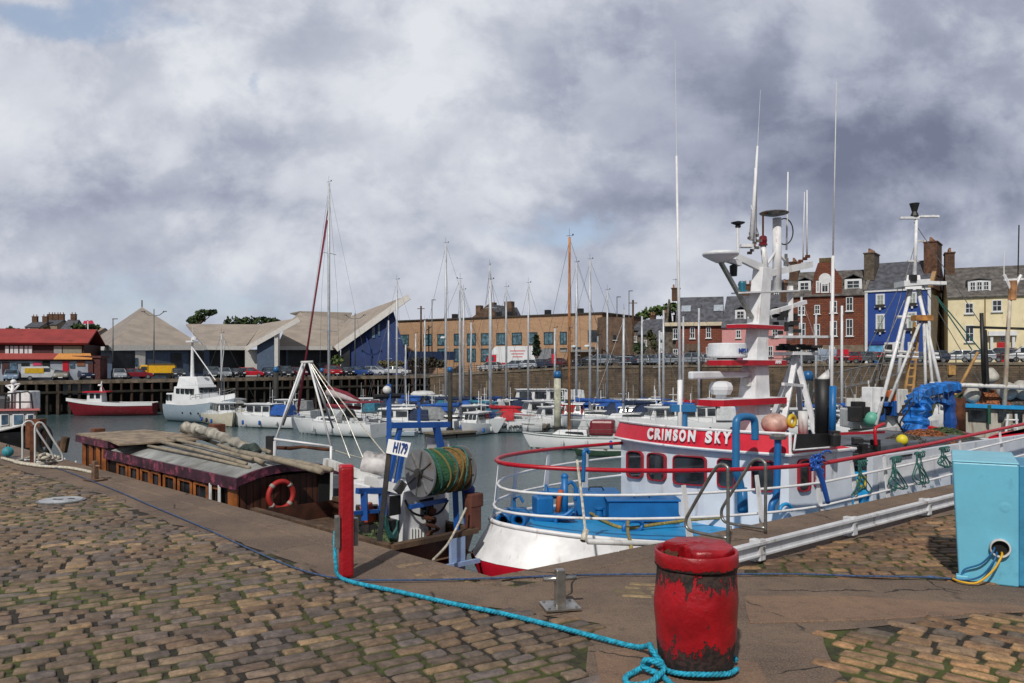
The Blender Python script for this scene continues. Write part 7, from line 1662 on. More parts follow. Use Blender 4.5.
    if r0.random() < .6 and cover: crumple(MB().box((mx-.22*L, 0, bz-.15), (.34*L, .5, .5), taper=.4), .08, 2).build('cover_tent', CANV[cover], t)
    if radar: MB().lathe([(.28, 0), (.3, .1), (.2, .2), (.02, .22)], (mx+.35, 0, mz+top*.42), 14).build('radar', HULLW, t)
    return t
def motorboat(name, label, px, py, deg, L=7., hull='white', canopy=None, B=None, cab=1., roof='white', group='motor boats moored in the marina', cat='motor boat', tall=1.3, pos=.05, mastz=1.6, stripe=None):
    L *= 1.12; r0 = random.Random(len(label)*5+int(px)); deg += r0.choice([0, -20, 15, 25, 70, -60, 8])
    py = clampy(px, py); p = G(px, py, WZ); B = B or L*.36; H = L*.12+.2; t = thing(name, label, cat, p, math.radians(deg), group); r = random.Random(sum(map(ord, label)) % 9999)
    make_hull(t, L, B, H, HC[hull], stripe=CANV[stripe] if stripe else None, transom=.88, sheer=.4)
    x0, x1 = pos*L-.2*L*cab, pos*L+.16*L*cab; hw = B*.34
    W_ = MB().loft([[(x0, -hw, H-.1), (x0, hw, H-.1), (x1+.5, hw*.85, H), (x1+.5, -hw*.85, H)], [(x0+.05, -hw*.9, H+tall), (x0+.05, hw*.9, H+tall), (x1, hw*.75, H+tall), (x1, -hw*.75, H+tall)]]).build('wheelhouse', HULLW, t, bevel=.04)
    MB().box(((x0+x1)/2-.1, 0, H+tall+.05), (x1-x0+.6, hw*2.05, .1)).build('cabin_roof', CANV[roof] if roof in CANV and roof != 'white' else HULLW, W_, bevel=.03)
    for s_ in (-1, 1):
        n = 2 if L < 8 else 3
        for k in range(n):
            a, c = x0+(x1-x0)*(k+.1)/n, x0+(x1-x0)*(k+.88)/n; MB().slab([(a, s_*hw*.965, H+tall*.45), (c, s_*hw*.945, H+tall*.45), (c, s_*hw*.9, H+tall*.88), (a, s_*hw*.92, H+tall*.88)], (0, s_*.05, 0)).build('window', GLASS, W_)
    for k in (-1, 0, 1): MB().slab([(x1+.28, (k-.42)*hw*.52, H+tall*.46), (x1+.28, (k+.42)*hw*.52, H+tall*.46), (x1+.07, (k+.4)*hw*.5, H+tall*.88), (x1+.07, (k-.4)*hw*.5, H+tall*.88)], (.05, 0, .02)).build('windscreen', GLASS, W_)
    MB().loft([[(x1+.3, -hw*.9, H), (x1+.3, hw*.9, H), (L*.36, hw*.3, H*1.2), (L*.36, -hw*.3, H*1.2)], [(x1+.3, -hw*.7, H+.42), (x1+.3, hw*.7, H+.42), (L*.3, hw*.25, H*1.2+.2), (L*.3, -hw*.25, H*1.2+.2)]]).build('foredeck_cabin', HULLW, t, bevel=.05)
    if canopy: crumple(MB().box((x0-.13*L, 0, H+tall*.55), (.26*L, hw*1.9, tall*.85), taper=.85), .04, 2).build('canopy', CANV[canopy], t, bevel=.08)
    else: MB().box((-.33*L, 0, H+.15), (.12*L, B*.6, .35)).box((-.2*L, hw, H+.1), (.3*L, .15, .35)).build('stern_locker', DECKW, t, bevel=.03)
    MB().tube([(x0+.3, 0, H+tall), (x0+.3, 0, H+tall+mastz)], .04, 6).tube([(x0+.3, -.5, H+tall+mastz*.5), (x0+.3, .5, H+tall+mastz*.5)], .03, 5).tube([(x0+.3, .5, H+tall), (x0+.25, .5, H+tall+mastz*1.5)], .012, 4).build('mast', ALUW, t)
    MB().lathe([(.2, 0), (.22, .08), (.02, .14)], (x0+.8, 0, H+tall+.1), 10).build('radar', HULLW, t)
    rl = MB(); top_ = hull_rings(L, B, H, transom=.88, sheer=.4)
    for s_ in (-1, 1):
        pts = [(r_[-1][0], s_*r_[-1][1]*.95, r_[-1][2]+.5) for r_ in top_[5:]]; rl.tube(pts, .018, 4)
        for q in pts[::2]: rl.tube([(q[0], q[1], q[2]-.5), q], .015, 4)
    rl.build('bow_rail', GALV, t)
    for s_ in (-1, 1):
        for k in range(3): MB().lathe([(.05, -.25), (.12, -.18), (.12, .18), (.05, .25)], (-.3*L+k*.25*L, s_*(B*.5+.08), H*.5), 8).build('fender', CANV[r.choice(['blue', 'white', 'navy'])], t, smooth=True)
    return t
def MT(px, py, mtop, L):
    py = clampy(px, py)  # mast length for a mast whose tip shows at row mtop
    Y = (EYE-WZ)*FPX/(py-HY)
    return EYE+(HY-mtop)*Y/FPX-WZ-(L*.105+.15+L*.05+.1)
# ---- the yachts, one by one --------------------------------------------
def Yt(label, px, py, deg, mtop, **k):
    L = k.get('L', 9.); return yacht('sailing_yacht', label, px, py, deg, mast=MT(px, py, mtop+(random.Random(px).choice([-8, 0, 6, 14, 22, 30]) if mtop > 284 else 0), L), **k)
# big white yacht with the tall mast, left of centre
big = Yt('largest white yacht with very tall mast, maroon covers and wrapped maroon forestays', 337, 435, 152, 184, L=8.9, cover='maroon', sprayhood='grey', jib='maroon', stripe=None, hull='white', spreaders=2, arch=False, B=3.5)
rz_ = math.radians(152)
MB().tube([(1.2, 0, 21.0), (5.0, 0, 2.6)], .06, 6, r2=.11).build('furled_genoa', CANV['maroon'], big, smooth=True)
crumple(MB().box((-3.1, 0, 3.3), (3.2, 2.6, .12), taper=.9), .05, 2).build('bimini', CANV['maroon'], big)
for s_ in (-1, 1): MB().tube([(-4.5, s_*1.2, 1.2), (-4.4, s_*1.3, 3.3)], .03, 5).tube([(-2.0, s_*1.3, 1.3), (-2.0, s_*1.3, 3.3)], .03, 5).build('bimini_frame', GALV, big)
crumple(MB().tube([(1.0, 0, 4.2), (-1.2, .1, 3.7), (-2.8, 0, 3.2)], .45, 12, r2=.16), .12, 1.5).build('draped_sail', mat('maroon_and_white_sail', '#a59a9c', .8, var=.1), big, smooth=True)
crumple(MB().tube([(1.05, 0, 4.5), (-1.2, .1, 4.05), (-2.8, 0, 3.45)], .3, 12, r2=.1), .1, 1.5).build('sail_bag_top', CANV['maroon'], big, smooth=True)
specs = [
 # label, px, py(waterline), heading, mast top py, opts
 ('white yacht with blue covers moored behind the blue gantry', 404, 408, 200, 282, dict(L=8.5, cover='blue', sprayhood='blue')),
 ('white yacht with teal sprayhood showing right of the blue gantry', 432, 420, 196, 300, dict(L=8, cover='navy', sprayhood='teal')),
 ('yacht with a very tall slim mast just left of the blue capped black pile', 455, 418, 188, 246, dict(L=9.5, cover='navy', sprayhood='blue', radar=True, spreaders=2)),
 ('white yacht lying with its bow to the right just behind the black pile', 450, 433, 172+180, 290, dict(L=9, cover='blue', sprayhood='grey')),
 ('white yacht with tall dark topped mast in the middle of the basin', 493, 421, 185, 268, dict(L=9, cover='blue', sprayhood='white', spreaders=2)),
 ('white yacht with blue hull stripe and name on the bow left of the white pile', 499, 432, 190, 290, dict(L=7.4, cover='red', sprayhood='red')),
 ('yacht with short white mast and navy cover under the truck', 513, 406, 190, 297, dict(L=7.5, cover='navy', sprayhood='navy')),
 ('yacht with tall slim mast left of the two white topped masts', 585, 412, 184, 265, dict(L=9, cover='blue', sprayhood='blue', radar=True, spreaders=2)),
 ('white yacht with long blue sail cover right of the wooden mast', 600, 417, 182, 262, dict(L=9.5, cover='blue', sprayhood='navy', radar=True, spreaders=2)),
 ('white yacht with navy cockpit tent left of the trawler wheelhouse', 632, 421, 184, 315, dict(L=9.5, cover='navy', sprayhood='navy')),
 ('yacht with bright blue cover and leaning mast below the brown annexe', 625, 409, 190, 298, dict(L=8, cover='blue', sprayhood='blue')),
 ('yacht under blue tarpaulin against the harbour wall', 650, 405, 186, 312, dict(L=8.5, cover='blue', sprayhood='blue')),
 ('yacht with tan mast close to the harbour wall below the brick house', 664, 406, 184, 302, dict(L=8, cover='blue', sprayhood='teal')),
 ('white yacht partly behind the tall white aerial', 672, 414, 180, 320, dict(L=8, cover='blue', sprayhood='white')),
 ('white yacht with grey mast behind the trawler mast', 708, 410, 182, 318, dict(L=8.5, cover='teal', sprayhood='navy')),
 ('yacht with thin mast and blue cover behind the trawler funnel', 808, 412, 184, 292, dict(L=8, cover='blue', sprayhood='blue')),
 ('yacht with tall white mast in front of the brick tenement windows', 851, 412, 182, 286, dict(L=9, cover='blue', sprayhood='navy', mastm='white')),
 ('yacht whose short mast shows left of the tall white one by the tenement', 838, 408, 186, 325, dict(L=7, cover='navy', sprayhood='blue')),
 ('white yacht with cream hull in front of the timber quay', 394, 398, 196, 322, dict(L=7.5, hull='cream', cover='navy', sprayhood='blue')),
 ('yacht with dark thin mast far left of the basin below the market wing', 228, 401, 180, 305, dict(L=7, cover='grey', sprayhood=None, hull='cream')),
 ('yacht with low mast tucked against the corner of the quay', 421, 401, 186, 305, dict(L=7, cover='teal', sprayhood='blue')),
 ('blue hulled yacht with navy cover between the two piles', 470, 408, 184, 300, dict(L=8, hull='navy', cover='navy', sprayhood='navy')),
 ('little cream yacht lying close left of the white pile', 535, 412, 190, 285, dict(L=7, hull='cream', cover='blue', sprayhood='blue')),
 ('white yacht with green cover close behind the wooden mast', 562, 409, 186, 300, dict(L=7.5, cover='green', sprayhood='blue')),
 ('yacht with grey cover between the capped piles right of the wooden mast', 615, 404, 186, 292, dict(L=8, cover='grey', sprayhood='grey')),
 ('yacht with red cover close in by the steps on the right wall', 690, 404, 184, 312, dict(L=7.5, cover='red', sprayhood='navy')),
 ('blue striped white yacht in the row behind the trawler bow rail', 577, 424, 184, 330, dict(L=7.5, cover='blue', sprayhood='blue', stripe='navy')),
 ('white yacht with wide blue tent cover left of the trawler name board', 605, 425, 186, 338, dict(L=8, cover='blue', sprayhood='blue')),
 ('white yacht with teal sail cover behind the net drum', 478, 424, 184, 318, dict(L=7.5, cover='teal', sprayhood='navy')),
 ('low yacht with navy cover behind the gantry dish', 412, 424, 186, 340, dict(L=7, cover='navy', sprayhood='blue')),
 ('yacht with bare mast close under the long pontoon bridge', 823, 405, 184, 310, dict(L=7.5, cover='blue', sprayhood='blue')),
]
for lb, px, py, dg, mt, kw in specs:
    o = Yt(lb, px, py, dg, mt, **kw)
    if 'name on the bow' in lb:
        p = hull_rings(7.4, 7.4*.32, 7.4*.105+.15)
        text('IANVOE', .42, BLACK, 'lettering', o, WM[o.name] @ Vector((-1.1, 7.4*1.15*.16+.05, .6)), (WM[o.name].to_3x3() @ Vector((-1, 0, 0))), (0, 0, 1), bold=.01, wfit=2.0, thick=.03)
# wooden masted gaff boat with green deck
g_ = yacht('gaff_boat', 'old gaffer with tall varnished wooden mast, green deck and dark red cabin', 580, 449, 168, L=7.6, hull='white', mast=MT(580, 449, 239, 7.6), cover=None, sprayhood=None, mastm='wood', stripe='green', group=None, spreaders=1)
for c in list(g_.children):
    if c.name.startswith('deck'): c.data.materials[0] = HC['green']
MB().loft([[( -2.8, -1.0, 1.2), (-2.8, 1.0, 1.2), (-.8, 1.0, 1.2), (-.8, -1.0, 1.2)], [(-2.8, -.9, 2.4), (-2.8, .9, 2.4), (-.9, .9, 2.4), (-.9, -.9, 2.4)]]).build('cabin', HC['dred'], g_, bevel=.2)
for k in range(4): MB().box((1.6-k*.9, -1.0, 1.45), (.35, .1, .22)).build('porthole', GLASS, g_)
def Mt(label, px, py, deg, **k): return motorboat(k.pop('nm', 'motor_boat'), label, px, py, deg, **k)
Mt('small white cabin boat right beside the grey hulled boat on the left', 222, 413, 5, L=7.5, hull='cream', canopy=None)
Mt('white cabin boat with blue tarpaulin behind the dark capped pile on the left', 265, 419, 182, L=7.5, canopy='blue')
Mt('white motor cruiser with flybridge and navy canopy left of the white pile', 541, 400, 186, L=10, canopy='white', tall=2.0, cab=1.5, stripe='navy')
Mt('small white boat with red canopy left of the white pile', 552, 420, 188, L=5.5, canopy='red')
Mt('white cruiser with brown door just right of the dark capped pile', 478, 413, 186, L=7, canopy='white')
Mt('white cabin boat with blue canopy below the blue tarpaulin', 668, 424, 180, L=8, canopy='blue')
Mt('white boat with pale windows left of the trawler mast foot', 700, 424, 180, L=7.5, canopy='white', tall=1.6)
Mt('white motor boat behind the trawler funnel and blue pipe', 845, 420, 184, L=7, canopy='blue')
Mt('small cabin boat with navy canopy low behind the blue gantry', 372, 404, 184, L=6.5, canopy='navy')
Mt('white dayboat with blue cover near the left end of the basin', 358, 412, 180, L=6, canopy='teal')
Mt('small white boat with grey canopy tucked behind the big yacht bow', 290, 405, 182, L=6.5, canopy='grey')
Mt('small open white boat close to the wall between the capped piles', 600, 425, 186, L=6, canopy='navy')
Mt('white cabin boat with navy canopy next to the net gantry board', 425, 431, 184, L=6.5, canopy='navy')
Mt('white cabin boat in the gap between trawler mast and tripod', 787, 420, 182, L=7, canopy='blue')
Mt('small cream boat close to the pontoon bridge foot', 866, 414, 184, L=6, hull='cream', canopy='blue')
more = [('blue', 'cabin boat with blue tent end-on between the black pile and the name-lettered yacht', 478, 434), ('navy', 'white cabin boat with navy tent seen end-on left of the black pile', 398, 433), ('blue', 'small white boat with big blue tent close under the brick house', 672, 411), ('teal', 'white boat with teal tent below the cottages', 655, 416), ('blue', 'white boat with blue tent below the annexe', 628, 416), ('blue', 'white boat with blue tent in the gap by the pink buoy', 574, 417),
        ('navy', 'white cabin boat with navy canopy close to the wall below the truck', 505, 408), ('blue', 'small white boat with blue canopy under the conifer', 540, 425), ('teal', 'white boat with teal canopy between yachts near the dark pile', 470, 428), ('blue', 'cabin boat with bright blue canopy just left of the trawler name board', 598, 412),
        ('grey', 'white boat with grey canopy close to the wall below the annexe', 622, 406), ('navy', 'cabin boat with navy canopy close to the wall below the cottages', 645, 409), ('white', 'white covered boat in the gap left of the radar bar', 684, 412), ('blue', 'boat with blue canopy behind the satellite pod', 716, 414), ('navy', 'boat with navy canopy between trawler mast and aft tripod', 795, 424),
        ('blue', 'white boat with blue canopy right of the blue pipe', 842, 408), ('teal', 'low boat with teal canopy at the gangway foot', 858, 426), ('red', 'white boat with red canopy left of the wooden mast', 560, 426), ('white', 'white boat with pale cover behind the blue gantry crossbar', 402, 428), ('navy', 'white boat with navy canopy by the timber quay right end', 440, 406)]
for i, (cv, lb, px, py) in enumerate(more): Mt(lb, px, py, 176+(i*37) % 17, L=6+(i*13) % 3, canopy=cv, tall=1.1+.15*(i % 4), stripe=[None, 'blue', 'navy', 'red'][i % 4])
# dinghies
for lb, px, py, dg, hh in (('dark green dinghy floating beside the white gaff boat', 600, 456, 172, 'green'), ('small red inflatable boat on the pontoon left of the white pile', 560, 411, 182, 'dred'), ('small grey dinghy alongside the big yacht stern', 398, 436, 170, 'grey')):
    p = G(px, py, WZ); t = thing('dinghy', lb, 'dinghy', p, math.radians(dg)); make_hull(t, 3.6, 1.5, .45, HC[hh]); MB().box((-.4, 0, .42), (.3, 1.2, .05)).box((.7, 0, .42), (.25, 1.0, .05)).build('thwart', TIMBER, t)
# ---- red boat and grey boat on the left ---------------------------------
p = G(113, 415.5, WZ); t = thing('red_workboat', 'long dark red open workboat with little white wheelhouse below the timber quay', 'boat', p, math.radians(190))
make_hull(t, 10.6, 3.6, 1.6, HC['dred'], transom=.8, sheer=.45)
R_ = hull_rings(10.6, 3.6, 1.6, transom=.8, sheer=.45)
for s_ in (-1, 1): MB().loft([[(r[-1][0], s_*(r[-1][1]+.04), r[-1][2]-.32) for r in R_], [(r[-1][0], s_*(r[-1][1]+.06), r[-1][2]+.08) for r in R_]], closed=False).build('white_gunwale', HULLW, t)
W_ = MB().box((2.0, 0, 2.4), (1.9, 2.2, 1.5), taper=.92).build('wheelhouse', HULLW, t, bevel=.05); MB().box((1.9, 0, 3.2), (2.9, 2.8, .12)).build('red_roof', REDB, W_)
for s_ in (-1, 1):
    for x in (1.55, 2.3): MB().box((x, s_*1.06, 2.65), (.5, .1, .6)).build('window', GLASS, W_)
MB().tube([(1.6, 0, 3.2), (1.4, 0, 4.6)], .07, 6).tube([(1.2, -.6, 3.2), (1.5, 0, 4.2), (1.2, .6, 3.2)], .05, 6).lathe([(.3, 0), (.25, .2)], (1.6, .0, 4.0), 8).build('mast', WHITE, t)
p = G(203, 422, WZ); t = thing('trawler_yacht', 'pale grey hulled motor trawler with white upperworks and short white mast', 'motor boat', p, math.radians(-32))
L_, B_, H_ = 10.5, 3.9, 2.0; make_hull(t, L_, B_, H_, HC['grey'], transom=.9, sheer=.5)
R_ = hull_rings(L_, B_, H_, transom=.9, sheer=.5)
for s_ in (-1, 1): 
    MB().loft([[(r[-1][0], s_*(r[-1][1]+.03), r[-1][2]-.05) for r in R_[3:]], [(r[-1][0], s_*(r[-1][1]+.0), r[-1][2]+.55) for r in R_[3:]]], closed=False).build('bulwark', HULLW, t)
    for x in (-1.3, .2, 1.6): MB().lathe([(.13, 0), (.13, .05)], (x, s_*(B_/2-.12), 1.15), 10, R=Matrix.Rotation(-s_*PI/2, 3, 'X')).build('porthole', BLACK, t)
W_ = MB().loft([[(-3.6, -1.6, 2), (-3.6, 1.6, 2), (1.4, 1.5, 2.2), (1.4, -1.5, 2.2)], [(-3.4, -1.5, 4.2), (-3.4, 1.5, 4.2), (.7, 1.3, 4.4), (.7, -1.3, 4.4)]]).build('wheelhouse', HULLW, t, bevel=.06)
for s_ in (-1, 1):
    for k in range(4): MB().box((-2.6+k*.85, s_*1.5, 3.7), (.6, .2, .6)).build('window', GLASS, W_)
for k in range(4): MB().box((.93, -.95+k*.64, 3.85), (.24, .48, .6)).build('window', GLASS, W_)
MB().loft([[(-3.2, -1.3, 4.2), (-3.2, 1.3, 4.2), (.6, 1.2, 4.4), (.6, -1.2, 4.4)], [(-2.9, -1.2, 5.4), (-2.9, 1.2, 5.4), (.0, 1.0, 5.4), (.0, -1.0, 5.4)]]).build('flybridge', HULLW, t, bevel=.08)
MB().box((-4.2, 0, 2.6), (1.4, 3.2, 1.6), taper=.95).build('aft_cabin', HULLW, t, bevel=.05)
for s_ in (-1, 1): MB().box((-4.5, s_*1.6, 2.9), (.4, .12, .7)).box((-3.9, s_*1.6, 2.9), (.4, .12, .7)).build('window', GLASS, t)
M_ = MB().tube([(-2.0, 0, 5.2), (-2.0, 0, 9.8)], .24, 8, r2=.12).tube([(-2.6, .5, 5.2), (-2.7, .4, 10)], .08, 6).box((-1.8, 0, 9.6), (1.3, 1.2, .2)).lathe([(.35, 9.8), (.35, 10.1), (.02, 10.2)], (-1.6, 0, 0), 10).build('mast', WHITE, t)
MB().tube([(-1.9, 0, 8.8), (2.0, .2, 5.0)], .06, 6).tube([(3.2, 0, 5.0), (4.6, -.5, 9.6)], .05, 6).tube([(-2, 0, 9.8), (-2, .0, 11.5)], .02, 4).build('derrick', WHITE, M_)
for x in (-1.2, .3): MB().lathe([(.18, 0), (.15, .3)], (x, 0, 5.4), 8).build('searchlight', BLACK, t)
rl = MB(); pts = [(r[-1][0], r[-1][1]*.9, r[-1][2]+1.1) for r in R_[6:]]+[(r[-1][0], -r[-1][1]*.9, r[-1][2]+1.1) for r in reversed(R_[6:])]; rl.tube(pts, .03, 5)
for q in pts: rl.tube([(q[0], q[1], q[2]-.7), q], .025, 4)
rl.build('bow_rail', GALV, t)
# ---- pontoons, piles, gangway ---------------------------------------------
PONT = mat('pontoon_boards', '#6e665a', .85, var=.25, scale=3, dirt=.3, dirtc='#33302a'); FLOAT = mat('pontoon_float', '#2a2a2a', .8)
for lb, pa, pb_, w in (('floating walkway behind the grey hulled boat', (215, 421), (330, 413), 1.6), ('long floating walkway across the middle of the marina', (385, 427), (560, 421), 1.8), ('floating walkway in front of the harbour wall', (430, 404), (700, 402), 1.8), ('floating walkway running behind the trawler', (585, 418), (900, 420), 1.8), ('short floating walkway left of the white pile', (536, 432), (560, 414), 2.0), ('floating walkway foot around the dark capped pile', (430, 439), (470, 436), 2.2)):
    a, c = G(*pa, WZ), G(*pb_, WZ); t = thing('pontoon', lb, 'pontoon', (a+c)/2)
    MB().beam(a+Vector((0, 0, .5)), c+Vector((0, 0, .5)), w, .16).build('walkway', PONT, t, world=True)
    n = max(2, int((c-a).length/4))
    for i in range(n): q = a.lerp(c, (i+.5)/n); MB().box((q.x, q.y, q.z+.2), (2.2, w*.9, .42), rz=math.atan2((c-a).y, (c-a).x)).build('float', FLOAT, t, world=True)
PM = mat('pile_dark_steel', '#2b2c2b', .8, var=.3, scale=1.2, dirt=.4, dirtc='#4a4436', streak=True); PWm = mat('pile_pale_lichen', '#a4a494', .8, var=.3, scale=1., dirt=.35, dirtc='#5c6440', dscale=1.4); CAPB = mat('pile_cap_blue', '#1c5a8c', .4)
for lb, px, pyb, pyt, w, mm in (('dark pile with round blue cap in front of the moored cabin boats at left', 276, 417, 367, 5, PM), ('tall black pile with blue ball cap right of the blue gantry', 450, 436, 367, 5, PM), ('pale lichen covered pile with bright blue cap in the middle of the marina', 557.5, 434, 371, 7, PWm), ('dark pile with blue cap close behind the big yacht mast', 322, 404, 368, 4.5, PM), ('dark pile with blue cap by the timber quay right of the big yacht', 349, 402, 369, 4.5, PM), ('dark pile with blue cap left of the two white topped masts', 582, 407, 363, 4.5, PM), ('dark pile with blue cap behind the blue sail cover', 599, 408, 364, 4, PM), ('thick grey pile with wide blue cap behind the trawler tripod', 808, 430, 371, 9, PM), ('short dark pile in front of the harbour wall under the truck', 525, 398, 371, 3, PM)):
    p = G(px, pyb, WZ); r_ = w/2*p.y/FPX; zt_ = EYE+(HY-pyt)*p.y/FPX-WZ; t = thing('mooring_pile', lb, 'pile', p, 0, 'marina mooring piles')
    MB().tube([(0, 0, -1), (0, 0, zt_-r_*1.6)], r_, 14).build('shaft', mm, t, smooth=True); MB().lathe([(r_*1.1, -r_*1.7), (r_*1.15, -r_*.5), (r_*.8, r_*.25), (.02, r_*.4)], (0, 0, zt_-r_*.3), 14).build('cap', CAPB, t, smooth=True)
    MB().lathe([(r_*1.5, .5), (r_*1.5, .75)], (0, 0, 0), 14).build('collar', RUBBER, t)
a, c = A(812, 392, 84), A(905, 372, 92); t = thing('gangway', 'long arched grey metal gangway from the wall down to the pontoons', 'gangway', a)
ptsB = [a.lerp(c, i/10)+Vector((0, 0, -.3*math.sin(PI*i/10))) for i in range(11)]; ptsT = [p+Vector((0, 0, 1.3+.6*math.sin(PI*i/10))) for i, p in enumerate(ptsB)]
MB().tube(ptsT, .09, 6).build('top_chord', GALV, t, world=True); MB().tube(ptsB, .12, 6).build('bottom_chord', GALV, t, world=True)
mb = MB()
for i in range(11): mb.tube([ptsB[i], ptsT[i]], .05, 5)
for i in range(10): mb.tube([ptsB[i], ptsT[i+1]], .04, 5)
mb.build('lattice', GALV, t, world=True); mb = MB(); 
for u_, v_ in zip(ptsB[:-1], ptsB[1:]): mb.beam(u_+Vector((0, .6, 0)), v_+Vector((0, .6, 0)), 1.3, .08)
mb.build('walkway', PONT, t, world=True)
p = G(563, 423, WZ); t = thing('mooring_buoy', 'small round pink buoy in the water right of the pale pile', 'buoy', p); MB().ball((0, 0, .25), .42, 14).build('ball', mat('pink_buoy', '#c8435c', .5), t, smooth=True); MB().tube(arc((0, 0, .7), .1, 0, 2*PI, 8), .03, 5).build('ring', GALV, t)

# ======================= RIGHT HAND FISHING BOATS =======================
YF = 38.
def f(x, y, Y=YF): return A(x, y, Y)
RB = thing('fishing_vessel', 'white fishing vessel with tall white pyramid mast behind the blue crane', 'fishing boat', (f(905, 400).x, YF, WZ), 0)
def rb(mb, name, m, p=RB, **k): return mb.build(name, m, p, world=True, **k)
rb(MB().loft([[f(848, 430), f(880, 424), f(990, 424), f(990, 421, YF+4), f(880, 421, YF+4)], [f(856, 470), f(880, 470), f(990, 470), f(990, 466, YF+4), f(880, 466, YF+4)]]), 'hull', HULLC)
rb(MB().loft([[f(850, 429, YF-.1), f(880, 423, YF-.1), f(990, 423, YF-.1)], [f(850, 427, YF-.1), f(880, 420, YF-.1), f(990, 420, YF-.1)]], closed=False), 'gunwale', TIMBER)
c_ = rb(MB().tube([f(895, 428, YF-.6), f(925, 422, YF-.6), f(948, 418, YF-.6), f(972, 424, YF-.6)], .9, 14, r2=.6), 'white_canvas', CANV['white'], smooth=True)
PMT = f(913, 290)
for a, c, y2, w in (((912, 286), (876, 425), YF-1.5, .12), ((909, 286), (893, 420), YF+1.8, .12), ((917, 286), (944, 402), YF-1.5, .12), ((919, 286), (936, 395), YF+1.8, .1)):
    rb(MB().tube([f(*a), f(*c, y2)], w*.72, 8), 'mast_leg', WHITE, smooth=True)
for a, c, m_ in (((886, 356), (939, 358), WHITE), ((884, 351), (938, 354), WHITE2), ((897, 317), (921, 317), WHITE2)): rb(MB().tube([f(*a), f(*c)], .08, 6), 'cross_bar', m_)
HD = rb(MB().loft([[f(905, 289, YF-.5), f(922, 289, YF-.5), f(922, 289, YF+.5), f(905, 289, YF+.5)], [f(907, 275, YF-.3), f(920, 275, YF-.3), f(920, 275, YF+.3), f(907, 275, YF+.3)]]), 'mast_head', WHITE)
rb(MB().beam(f(899, 284.5), f(925, 282.5), 1.0, .26), 'mast_platform', WHITE); rb(MB().beam(f(920, 283), f(944, 283.5), .5, .16), 'mast_arm', WHITE)
rb(MB().tube([f(914.5, 280), f(916.5, 216)], .1, 8, r2=.07), 'topmast', WHITE, smooth=True)
rb(MB().tube([f(904.5, 218), f(934, 216)], .06, 6).box(f(909, 218), (.9, .2, .1)).box(f(929, 216.5), (.9, .2, .1)), 'top_cross', WHITE)
rb(MB().lathe([(.2, 0), (.12, .2), (.18, .4), (.24, .6)], f(914.5, 216), 8), 'top_lamp', BLACK)
for x, y in ((913, 261), (920, 241)): rb(MB().box(f(x, y), (.5, .1, .08)), 'step_bar', WHITE2)
rb(MB().box(f(913, 278, YF-.5), (.3, .2, .3)), 'mast_lamp', BLACK)
# wooden ladder and rusty tripod in front of the mast
LDm = mat('ladder_wood', '#a9824e', .8, var=.2)
lt = MB(); 
for s_ in (-1, 1): lt.beam(f(917+s_*2.2, 322), f(908+s_*4, 398), .1, .1)
for k in range(9): t_ = k/9+.05; a0, a1 = f(917-2.2+(908-4-917+2.2)*t_, 322+76*t_), f(917+2.2+(908+4-917-2.2)*t_, 322+76*t_); lt.beam(a0, a1, .08, .08)
rb(lt, 'ladder', LDm)
for a, c in (((921, 320), (889, 402)), ((924, 320), (926, 404)), ((926, 320), (934, 400))): rb(MB().tube([f(*a, YF-.8), f(*c, YF-2)], .07, 6), 'inner_leg', WHITE2, smooth=True)
rb(MB().box(f(922, 318, YF-.8), (.8, .5, .25)), 'inner_head', mat('rusty_orange', '#a8743c', .8, var=.3))
for a, c in (((936, 296), (982, 352)), ((938, 300), (972, 350))): rb(MB().tube([f(*a), f(*c)], .03, 5), 'green_stay', ROPEG)
mb = MB(); r = random.Random(3)
rb(MB().box(f(873, 418), (2.6, 1.5, .9)).box(f(888, 412), (2., 1.6, 1.4)), 'deckhouse', WHITE2, bevel=.05); rb(MB().ball(f(871, 419, YF-1.2), .35, 12), 'green_float', mat('mint_float', '#5aa08c', .5), smooth=True)
rb(MB().beam(f(846, 402), f(905, 403), .15, .4), 'deck_rail', WHITE2)
for i, (x, y, w, h, mm) in enumerate(((884, 405, .7, .8, BLACK), (893, 408, .5, .7, BLUEV), (899, 401, .6, 1.1, WHITE2), (877, 400, .3, 1.2, WHITE), (868, 402, .25, 1.4, WHITE), (905, 410, .8, .5, RUST), (858, 408, .5, .6, RUBBER), (928, 408, .7, .6, mat('olive_gear', '#5c5a3c', .8)), (889, 396, .4, .5, mat('orange_gear', '#b05c30', .8)), (865, 412, .5, .5, RUBBER), (880, 411, .4, .9, BLUEV))): rb(MB().box(f(x, y, YF-1), (w, .5, h), rz=r.uniform(0, 1)), 'deck_gear', mm, bevel=.03)
CL = [BLACK, RUST, WHITE2, BLUEV, RUBBER, mat('olive_gear', '#5c5a3c', .8), mat('orange_gear', '#b05c30', .8), TIMBER]
for i in range(34):
    x, y = r.uniform(850, 962), r.uniform(398, 424); Y_ = YF+r.uniform(-1.5, 2.5)
    if r.random() < .5: q = f(x, y, Y_); rb(MB().tube([q, q+Vector((r.uniform(-.5, .5), r.uniform(-.3, .3), r.uniform(.5, 1.6)))], r.uniform(.02, .06), 6), r.choice(['stanchion', 'pipe', 'boat_hook']), r.choice([WHITE, WHITE2, BLACK, GALV, BLUEV]))
    else: rb(MB().box(f(x, y, Y_), (r.uniform(.2, .8), r.uniform(.2, .6), r.uniform(.2, .7)), rz=r.uniform(0, 3)), 'deck_gear', r.choice(CL), bevel=.03)
for a, c in (((913, 280), (852, 424)), ((913, 262), (960, 420)), ((916, 240), (868, 415)), ((922, 284), (990, 400)), ((900, 285), (845, 395)), ((914, 222), (985, 330))): rb(MB().tube([f(*a), f(*c)], .018, 5), 'stay_wire', GALV)
